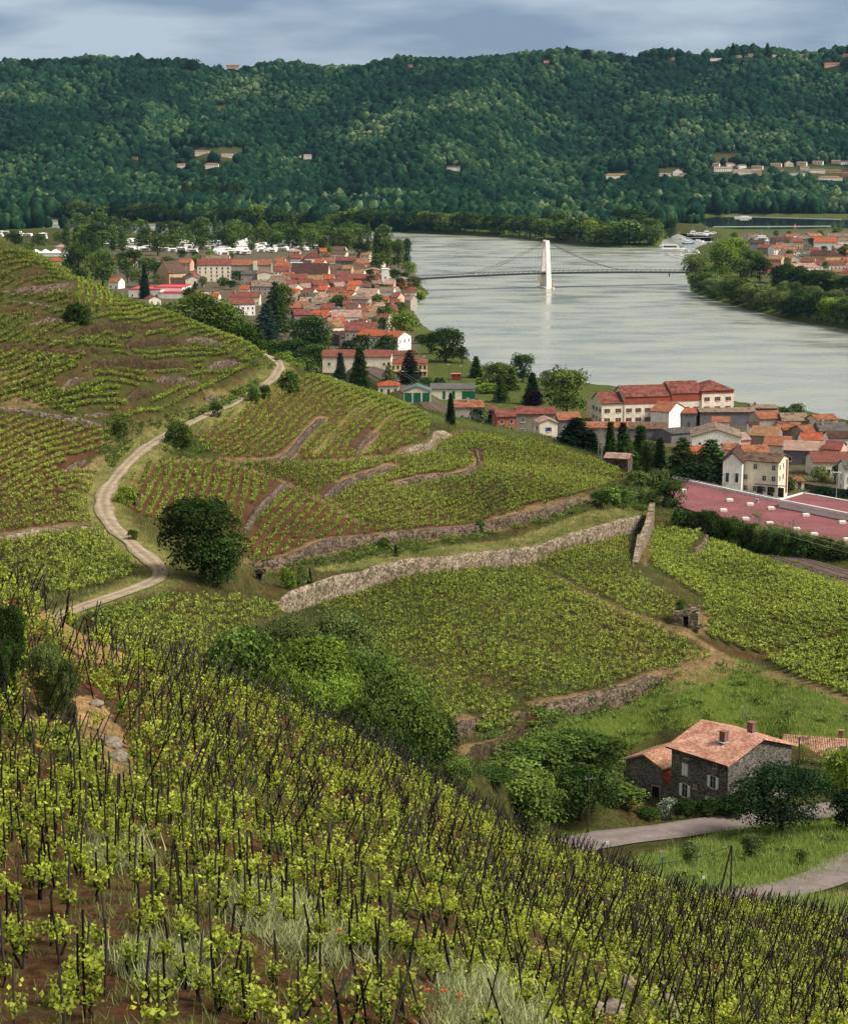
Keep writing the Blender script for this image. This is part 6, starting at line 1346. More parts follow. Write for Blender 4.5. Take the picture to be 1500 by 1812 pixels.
# poles
def pole(px, py, lo, hi, H, lb, name='utility_pole', r0=.13, leg=False, arm=True):
    x, y, z = hit(px, py, lo, hi); e = empty(name, (x, y, z), 0, lb, 'pole'); mb = MB(); mb.tube((0, 0, -.5), (0, 0, H), r0, r0 * .7, 7); mb.obj('post', paint('3e352f', .9, .3, 3), e)
    if leg: mb = MB(); mb.tube((-1.15, .2, -.5), (-.05, 0, H), r0, r0 * .7, 7); mb.obj('brace', paint('3e352f', .9, .3, 3), e)
    if arm: mb = MB(); mb.box((0, 0, H - .35), (.9, .1, .1)); [mb.tube((sx, 0, H - .3), (sx, 0, H - .05), .05, n=5) for sx in (-.4, .4)]; mb.obj('cross_arm', pm, e)
    return x, y, z + H
pA = pole(1292, 1583, 170, 230, 5.3, 'dark braced timber pole standing by the lower bend of the lane', leg=True, arm=False)
pB = pole(1040, 1476, 205, 270, 7.6, 'slim dark pole beside the lane, in front of the broad tree')
pC = pole(1411, 1400, 240, 275, 7.8, 'dark timber pole against the farmhouse right corner')
mb = MB(); q = Vector(pA); tgt = Vector(U(1050, 1530, 175)); prev = q
for i in range(1, 13):
    f = i / 12; n_ = q.lerp(tgt, f) - Vector((0, 0, 4 * .9 * f * (1 - f))); mb.tube(prev, n_, .03, n=4); prev = n_
tag(mb.obj('power_line', paint('1d1b1a')), 'sagging black cable from the braced pole', 'wire')
# marker tubes among vines
for px, py, lo, hi, c, lb in ((1171,1497,60,175,'3a62a8',None),):
    pass
for px, py, D, c, lb in ((1492,1648,146,'2f6fc4','blue tag on a stake at the right end of the near slope'), (1171,1541,156,'2d5f9e','dark blue tag among the stakes near the brow'), (1074,1513,158,'d4d8da','white tag among the stakes at the brow'), (1244,1572,156,'e0e2e0','white sleeve on a stake near the grassy corner'), (1337,1603,152,'b02a22','red tag near the stakes by the lane'), (1400,1660,140,'cfd2d4','white tag in the lower rows of the near slope')):
    x, y, z = hit(px, py, 60, 176); mb = MB(); mb.tube((0, 0, 0), (0, 0, 1.1), .025, n=6); mb.box((0, 0, 1.0), (.2, .05, .28), 1); tag(mb.obj('marker_stake', [stake_mat, paint(c, .5, .05)], None, (x, y, z)), lb, 'marker')
# kerb drain and sandy bank beside the lane
x, y, z = hit(1405, 1598, 160, 230); mb = MB(); mb.box((0, 0, .1), (3.2, .8, .9)); mb.box((0, -.42, .1), (1.6, .06, .5), 1); tag(mb.obj('culvert', [ST_DRY, paint('0c0b0a')], None, (x, y, z)), 'dark stone culvert mouth at the edge of the lane', 'culvert')
x, y, z = hit(1174, 1512, 190, 250); mb = MB(); mb.tube((0, 0, -.2), (0, 0, .22), .9, .85, 16); tag(mb.obj('well_cover', ST_PALE, None, (x, y, z)), 'round stone well cover in the grass below the lane', 'well')
# boulders near the bottom right of the near slope
rr_ = np.random.default_rng(5)
def rock(sz, seed):
    import bmesh
    bm = bmesh.new(); bmesh.ops.create_icosphere(bm, subdivisions=2, radius=1); r = np.random.default_rng(seed)
    P = r.normal(size=(9, 3)); P /= np.linalg.norm(P, axis=1)[:, None]
    for v_ in bm.verts:
        c = np.array(v_.co); d = P @ c; c = c * (1 - .35 * max(0, d.max() - .55)) * (1 + r.uniform(-.05, .05)); v_.co = c * sz
    me = bpy.data.meshes.new('rock'); bm.to_mesh(me); bm.free(); me.materials.append(ROCK); return me
ROCK = nodes('rock', .95, .1)[0]; t = ROCK.node_tree; b = t.nodes['Principled BSDF']; v = coord(t); t.links.new(mul(t, ramp(t, noise(t, 3, 8, v), lin('5a5048'), lin('958878'), .3, .7), ramp(t, noise(t, 12, 5, v), (.7, .7, .7), (1.1, 1.1, 1.1), .3, .7)), b.inputs['Base Color']); bump(t, b, noise(t, 8, 8, v), 1, .05)
RKL = ['pale boulder at the head of the rock line, lower right slope', 'second pale boulder of the rock line, larger and flatter', 'grey boulder in the middle of the rock line', 'cracked boulder under the middle one in the rock line', 'wide flat boulder near the bottom of the rock line', 'round boulder lowest in the rock line']
for (px, py, s_), lb in zip(((1107,1742,.42),(1128,1752,.5),(1144,1765,.55),(1157,1775,.45),(1170,1785,.7),(1185,1800,.65)), RKL):
    x, y, z = hit(px, py, 36); o = bpy.data.objects.new('boulder', rock(np.array([s_ * 1.3, s_, s_ * .7]), int(px))); link(o); o.location = (x, y, z + .1); o.rotation_euler = (0, 0, px); tag(o, lb, 'rock', 'boulders of the lower right slope')
for i, (px, py, s_, lb) in enumerate(((1085,1795,.6,'dark flat rock left of the boulder line'),(1045,1790,.5,'half buried rock at the foot of the bare patch'),(1300,1775,.35,'small stone in the lower right rows'),(170,1250,.3,'grey slab on top of the bare bank, left slope'),(200,1320,.5,'jutting grey outcrop at the edge of the bare bank'),(212,1345,.5,'lower grey outcrop below the bare bank'),(168,1120,.3,'rough rock at the top of the pale path'),(185,1135,.3,'rock beside the pale path above the stakes'),(205,1150,.35,'last rock at the bottom of the pale path'))):
    x, y, z = hit(px, py, 36, 170); o = bpy.data.objects.new('rock', rock(np.array([s_ * 1.4, s_, s_ * .8]), i + 70)); link(o); o.location = (x, y, z + .1); o.rotation_euler = (0, 0, px); tag(o, lb, 'rock')
# ------------------------------------------------------------------ suspension bridge
A0 = Vector(U(690, 489, 1500)); B0 = Vector(U(1216, 480, 1572)); A0.z = 9.6; B0.z = 10.6
br = empty('suspension_bridge', ((A0.x + B0.x) / 2, (A0.y + B0.y) / 2, 0), math.atan2(B0.y - A0.y, B0.x - A0.x), 'suspension bridge with one white pylon and dark grey deck across the river', 'bridge')
LB = (B0 - A0).length; dm = paint('2a3237', .6, .2, .2, .3); pyl = plaster('ece2dc'); cabm = paint('39352f', .7, .1, 1)
xp = 0; 
for px_ in (965,):
    a, s = ray(px_, 500); 
    dirv = (B0 - A0).normalized(); tt = min(range(0, 1000), key=lambda i: abs((A0.x + dirv.x * LB * i / 1000) / (A0.y + dirv.y * LB * i / 1000) - a)); xp = -LB / 2 + LB * tt / 1000
def zd(x): f = (x + LB / 2) / LB; return 9.6 + 1.0 * f + 2.3 * math.sin(math.pi * f)
mb = MB(); n = 60
for i in range(n):
    x0_ = -LB / 2 + LB * i / n; x1_ = -LB / 2 + LB * (i + 1) / n; z0_, z1_ = zd(x0_), zd(x1_)
    mb.add([(x0_, -4.2, z0_ - .35), (x1_, -4.2, z1_ - .35), (x1_, 4.2, z1_ - .35), (x0_, 4.2, z0_ - .35), (x0_, -4.2, z0_), (x1_, -4.2, z1_), (x1_, 4.2, z1_), (x0_, 4.2, z0_)], [(0, 3, 2, 1), (4, 5, 6, 7), (0, 1, 5, 4), (2, 3, 7, 6)])
mb.obj('deck', paint('8b8680', .9, .15, .3), br)
for sy in (-4.3, 4.3):
    mb = MB()
    for i in range(n):
        x0_ = -LB / 2 + LB * i / n; x1_ = -LB / 2 + LB * (i + 1) / n; z0_, z1_ = zd(x0_), zd(x1_)
        mb.tube((x0_, sy, z0_ - .8), (x1_, sy, z1_ - .8), 1.0, n=4); mb.tube((x0_, sy, z0_ + .9), (x1_, sy, z1_ + .9), .14, n=4); mb.tube((x0_, sy, z0_ - .9), (x1_, sy, z1_ + .9), .08, n=4); mb.tube((x0_, sy, z0_ - .9), (x0_, sy, z0_ + .9), .1, n=4)
    mb.obj('girder', dm, br)
PT = 37.0
for sy in (-1, 1):
    mb = MB(); hb = 2.7; mb.add([(xp - 2.1, sy * 7.2 - 1.2, -3), (xp + 2.1, sy * 7.2 - 1.2, -3), (xp + 2.1, sy * 7.2 + 1.2, -3), (xp - 2.1, sy * 7.2 + 1.2, -3), (xp - 1.5, sy * 2.2 - .9, PT), (xp + 1.5, sy * 2.2 - .9, PT - .4), (xp + 1.5, sy * 2.2 + .9, PT - .4), (xp - 1.5, sy * 2.2 + .9, PT)], [(0, 3, 2, 1), (4, 5, 6, 7), (0, 1, 5, 4), (1, 2, 6, 5), (2, 3, 7, 6), (3, 0, 4, 7)]); mb.obj('pylon_leg', pyl, br)
mb = MB(); mb.box((xp, 0, PT - 2.2), (2.6, 3.2, 2.4)); mb.box((xp, 0, 10.2), (3.4, 11, 1.6)); mb.box((xp, 0, .4), (7, 21, 1.2)); mb.obj('pylon_tie', pyl, br)
for side, xe in ((-1, xp - 66), (1, xp + 68)):
    for sy in (-1, 1):
        mb = MB(); prev = None; k = 26
        for i in range(k + 1):
            f = i / k; x = xp + (xe - xp) * f; z = zd(xe) + .9 + (PT - 1.5 - zd(xe)) * (1 - f) ** 1.55; y_ = sy * (2.2 + 2.1 * min(1, f * 2)); q = (x, y_, z)
            if prev: mb.tube(prev, q, .15, n=5)
            prev = q
        mb.obj('main_cable', cabm, br)
        mb = MB()
        for i in range(2, k - 2):
            f = i / k; x = xp + (xe - xp) * f; z = zd(xe) + .9 + (PT - 1.5 - zd(xe)) * (1 - f) ** 1.55; mb.tube((x, sy * (2.2 + 2.1 * min(1, f * 2)), z), (x, sy * 4.2, zd(x)), .03, n=3)
        mb.obj('hangers', cabm, br)
for dx in (-58, -14, 22, 82): mb = MB(); mb.box((xp + dx, -4.8, zd(xp + dx) - .2), (1.5, .2, 1.3)); mb.obj('navigation_sign', paint('7fc4a8' if dx != 60 else 'd8d8d8', .5), br)
for px, py, hh_, lb in ((953.5, 496, 5.5, 'ochre channel post left of the bridge pylon'), (977, 512, 4.5, 'ochre channel post right of the bridge pylon'), (1184, 489, 3, 'dark mooring post near the right end of the bridge')):
    a, s = ray(px, py); D = -H0 / s; mb = MB(); mb.tube((0, 0, -3), (0, 0, hh_), .55, .5, 8); mb.tube((0, 0, hh_), (0, 0, hh_ + .3), .7, .3, 8); tag(mb.obj('channel_post', paint('b98a3c' if 'ochre' in lb else '5a4a42'), None, (a * D, D, 0)), lb, 'post')
# ------------------------------------------------------------------ boats, caravans, cars
def boat(px, py, L, yaw, kind, label, col='e6e4e0', name=None):
    a, s = ray(px, py); D = -H0 / s; name = name or ('motor_boat' if kind != 'barge' else 'river_cruiser'); e = empty(name, (a * D, D, 0), R(yaw), label, 'boat', 'boats in the harbour'); w = L * .28; h_ = L * .11
    mb = MB(); sec = [(-.5, .85, 0), (-.2, 1, .0), (.2, .95, .1), (.4, .6, .35), (.5, .05, .6)]; vs = []
    for f, ww, up in sec: vs += [(f * L, -w / 2 * ww, h_ * (1 + up * .5)), (f * L, -w / 2 * ww * .6, -.3), (f * L, w / 2 * ww * .6, -.3), (f * L, w / 2 * ww, h_ * (1 + up * .5))]
    fs = [(i * 4 + j, i * 4 + (j + 1) % 4, i * 4 + 4 + (j + 1) % 4, i * 4 + 4 + j) for i in range(4) for j in range(4)] + [(0, 1, 2, 3), (16, 19, 18, 17)]; mb.add(vs, fs); mb.obj('hull', paint(col, .4, .08, .5, .4), e)
    mb = MB(); ch = L * (.13 if kind != 'barge' else .16); x0_, x1_ = (-.3, .2) if kind != 'barge' else (-.42, .3)
    mb.add([(x0_ * L, -w * .36, h_), (x1_ * L, -w * .36, h_), (x1_ * L, w * .36, h_), (x0_ * L, w * .36, h_), (x0_ * L, -w * .3, h_ + ch), (x1_ * L - ch * .8, -w * .3, h_ + ch), (x1_ * L - ch * .8, w * .3, h_ + ch), (x0_ * L, w * .3, h_ + ch)], [(4, 5, 6, 7), (0, 1, 5, 4), (1, 2, 6, 5), (2, 3, 7, 6), (3, 0, 4, 7)]); mb.obj('cabin', WHT, e)
    mb = MB(); mb.box(((x0_ + x1_) / 2 * L - ch * .3, 0, h_ + ch * .6), ((x1_ - x0_) * L * .7, w * .72, ch * .35)); mb.obj('windows', GLASS, e)
    if kind == 'fly': mb = MB(); mb.box((-.1 * L, 0, h_ + ch * 1.35), (L * .3, w * .5, ch * .5)); mb.obj('flybridge', WHT, e); mb = MB(); mb.tube((-.1 * L, 0, h_ + ch), (-.1 * L, 0, h_ + ch * 4), .08, n=4); mb.obj('mast', WHT, e)
    return e
for q in ((1190,445,26,-4,'barge','long white passenger boat moored at the harbour mouth'), (1218,432,15,10,'fly','white motor boat with blue hull in the harbour','4f7fae'), (1232,452,18,-20,'fly','white cruiser just behind the riverside trees'), (1250,452,13,-12,'x','small white cruiser right beside the riverside trees'),
          (1246,434,12,10,'x','dark windowed motor boat at the middle pontoon'), (1260,434,13,18,'fly','motor boat at the inner end of the middle pontoon'), (1228,416,17,8,'fly','left cruiser of the back row in the harbour'), (1240,417,17,8,'x','second cruiser of the back row in the harbour'), (1252,416,17,8,'fly','third cruiser of the back row in the harbour'), (1264,416,16,8,'x','right cruiser of the back row in the harbour'), (1247,458,11,-30,'x','last little boat behind the riverside trees')): boat(*q[:6], col=q[6] if len(q) > 6 else 'e6e4e0')
for i, (px, py) in enumerate(((1183,452),(1196,455),(1207,457),(1220,459),(1238,461),(1205,424),(1212,429),(1236,428),(1270,430),(1272,440),(1215,446),(1256,443))): boat(px, py, 9 + i % 4, -15 + 12 * (i % 5), 'x' if i % 2 else 'fly', 'small white boat lying in the harbour among many others')
def dry_boat(px, py, D, L, yaw, kind, label, col='e6e4e0', zz=6):
    e = boat(px, py, L, yaw, kind, label, col); a, s = ray(px, py); e.location = (a * D, D, gz(a * D, D) + 1.2)
for q in ((1352,418,2020,26,0,'fly','largest white yacht ashore with a green cover behind the village'), (1340,420,2000,16,5,'x','white boat at the bow of the largest yacht'), (1372,420,1990,14,0,'fly','white boat at the stern of the largest yacht'), (1385,421,1990,12,6,'x','small pale boat ashore, right of the yachts'), (1392,418,2010,12,-8,'x','pale boat ashore beside the poplar'), (1463,418,2000,18,0,'fly','white cabin cruiser ashore near the right edge'), (1334,409,2050,14,0,'x','grey boat ashore at the edge of the basin'), (1420,414,2030,22,0,'barge','long grey hull ashore behind the roofs')): dry_boat(*q)
mb = MB()
for px0, py0, px1, py1 in ((1178, 449, 1260, 458), (1205, 438, 1275, 432), (1215, 421, 1275, 419)):
    a, s = ray(px0, py0); D = -H0 / s; a1, s1 = ray(px1, py1); D1 = -H0 / s1; p = Vector((a * D, D, .3)); q = Vector((a1 * D1, D1, .3)); c = (p + q) / 2; mb.box(c, ((q - p).length, 2.2, .5), 0, math.atan2(q.y - p.y, q.x - p.x))
for nm, px0, py0, px1, py1, lb, hh_ in (('floating_barrier', 1245, 381, 1487, 388, 'line of pale floats across the dark basin', .9), ('floating_boom', 1262, 401, 1470, 400, 'long pale boom lying on the dark basin', .7)):
    m2 = MB(); a, s = ray(px0, py0); D = -H0 / s; a1, s1 = ray(px1, py1); D1 = -H0 / s1; p = Vector((a * D, D, .3)); q = Vector((a1 * D1, D1, .3)); k = 60 if 'barrier' in nm else 1
    for i in range(k): c = p.lerp(q, (i + .5) / k); m2.box(c, ((q - p).length / k * (.8 if k > 1 else 1), 2.0 if k > 1 else 1.2, hh_), 0, math.atan2(q.y - p.y, q.x - p.x))
    tag(m2.obj(nm, paint('b8b6ae')), lb, 'barrier')
a, s = ray(1314, 385.5); D = -H0 / s; m2 = MB(); m2.box((0, 0, .8), (24, 6, 1.4)); m2.box((2, 0, 2.2), (12, 4, 1.5)); tag(m2.obj('work_barge', WHT, None, (a * D, D, 0)), 'low white barge afloat on the dark basin', 'boat')
m2 = MB(); a, s = ray(1406, 400); D = -H0 / s; m2.tube((0, 0, 0), (0, 0, 3), 1.5, .4, 8); tag(m2.obj('buoy', paint('d8643c'), None, (a * D, D, 0)), 'orange buoy at the pale boom', 'buoy')
tag(mb.obj('pontoon', paint('8d877f')), 'grey harbour pontoons with boats moored alongside', 'pontoon')
# caravans
CV = []
for i, (w_, c, c2) in enumerate(((6.5, 'e9e7e2', 'b9b5ae'), (7.5, 'dcd8cf', '8d8a86'), (5.5, 'efeeea', 'c9b8a0'))):
    mb = MB(); mb.add([(-w_/2, -1.2, .5), (w_/2, -1.2, .5), (w_/2, 1.2, .5), (-w_/2, 1.2, .5), (-w_/2 + .4, -1.2, 2.8), (w_/2 - .8, -1.2, 2.8), (w_/2 - .8, 1.2, 2.8), (-w_/2 + .4, 1.2, 2.8)], [(4, 5, 6, 7), (0, 1, 5, 4), (1, 2, 6, 5), (2, 3, 7, 6), (3, 0, 4, 7)])
    mb.box((0, -1.22, 1.9), (w_ * .5, .06, .6), 1); mb.box((-.5, -1.4, .35), (1.2, .2, .7), 2); mb.box((w_ * .1, -2.4, 2.3), (w_ * .6, 2.3, .12), 3); CV.append(mb.mesh('caravan', [paint(c, .5, .06), GLASS, paint('2a2a2c'), paint(c2, .8, .1)]))
k = 0
for P, n_ in (([(185, 425), (300, 428), (420, 430), (500, 428), (560, 436), (560, 450), (440, 447), (385, 452), (240, 444), (185, 438)], 1300), ([(385, 415), (440, 420), (440, 450), (385, 452)], 700), ([(0, 412), (80, 414), (80, 424), (0, 420)], 400), ([(560, 432), (640, 440), (620, 452), (560, 450)], 200)):
    for x, y, z in rand_in(P, n_, 1700, 2300)[:110]:
        if k >= 230: break
        o = bpy.data.objects.new('caravan', CV[k % 3]); link(o); o.location = (x, y, z); o.rotation_euler = (0, 0, random.choice((0, .4, 1.5, -.5)) + random.gauss(0, .1)); o.scale = (1.35, 1.35, 1.25); tag(o, 'white caravan parked under the poplars of the camp site', 'caravan', 'caravans on the camp site'); k += 1
print('caravans', k)
# marquee
x, y, z = hit(70, 452, 1300, 2300) if False else (*U(70, 450, 1830)[:2], 8); e = empty('marquee', (x, y, gz(x, y)), 0, 'long white marquee with scalloped roof beyond the left hill', 'tent')
mb = MB()
for i in range(6): xx = -26 + i * 9; mb.add([(xx, -6, 3), (xx + 9, -6, 3), (xx + 9, 6, 3), (xx, 6, 3), (xx + 4.5, 0, 6.5)], [(0, 1, 4), (1, 2, 4), (2, 3, 4), (3, 0, 4)])
mb.obj('canopy', WHT, e); mb = MB(); mb.box((1, 0, 1.4), (53, 11, 3)); mb.obj('side_wall', plaster(WC['white']), e)
# cars on the village square, riverside and camp
for i, (px, py, c) in enumerate(((1396,448,'d6d8da'),(1400,452,'4a5568'),(1408,452,'c9ccd0'),(1412,449,'e0e0e0'),(1418,455,'2e3540'),(1424,449,'b8bcc2'),(1428,458,'5a6472'))):
    boxcar('parked_car', 'car parked on the square of the harbour village', 'car', px, py, (1200, 2300), c, yaw=20 + 30 * (i % 3), group='cars on the village square')
for i, (px, py, c) in enumerate(((1325,498,'d8dadc'),(1340,501,'22252c'),(1349,501,'2c3440'),(1356,502,'30363c'),(1376,505,'8a3a3a'))):
    boxcar('parked_car', 'dark car parked on the bank behind the riverside trees', 'car', px, py, (1200, 1700), c, yaw=70, group='cars parked behind the riverside trees')
mb = MB(); x, y, z = hit(589, 358, 2400, 3600); 
boxcar('white_van', 'white van far off on the road across the plain', 'van', 590, 358.5, (2400, 3700), 'e8e8e6', (2.4, 6, 2.6), 90)
# lamp posts and rail yard by the town
for px, py, H_, lb in ((752,655,8,'lamp post behind the big white riverside house'), (795,673,8,'dark pole right of the yellowish villa'), (817,676,8,'dark pole in the garden with the red shed')):
    a, s = ray(px, py); D = (H0 - 9) / -s; x = a * D; e = empty('lamp_post', (x, D, gz(x, D)), 0, lb, 'lamp'); mb = MB(); mb.tube((0, 0, 0), (0, 0, H_), .13, .08, 6); mb.obj('pole', paint('4a4a4a'), e); mb = MB(); mb.box((-.4, 0, H_), (1.0, .3, .18)); mb.obj('lamp_head', WHT, e)
x, y, z = hit(807, 672, 700, 1100); mb = MB(); mb.box((0, 0, 1.4), (4.2, 2.6, 2.8)); mb.box((0, 0, 2.9), (4.8, 3.2, .2), 1); tag(mb.obj('garden_shed', [paint('7a3a30'), paint('b06a50')], None, (x, y, z)), 'small red shed on stilts in the riverside garden', 'shed')
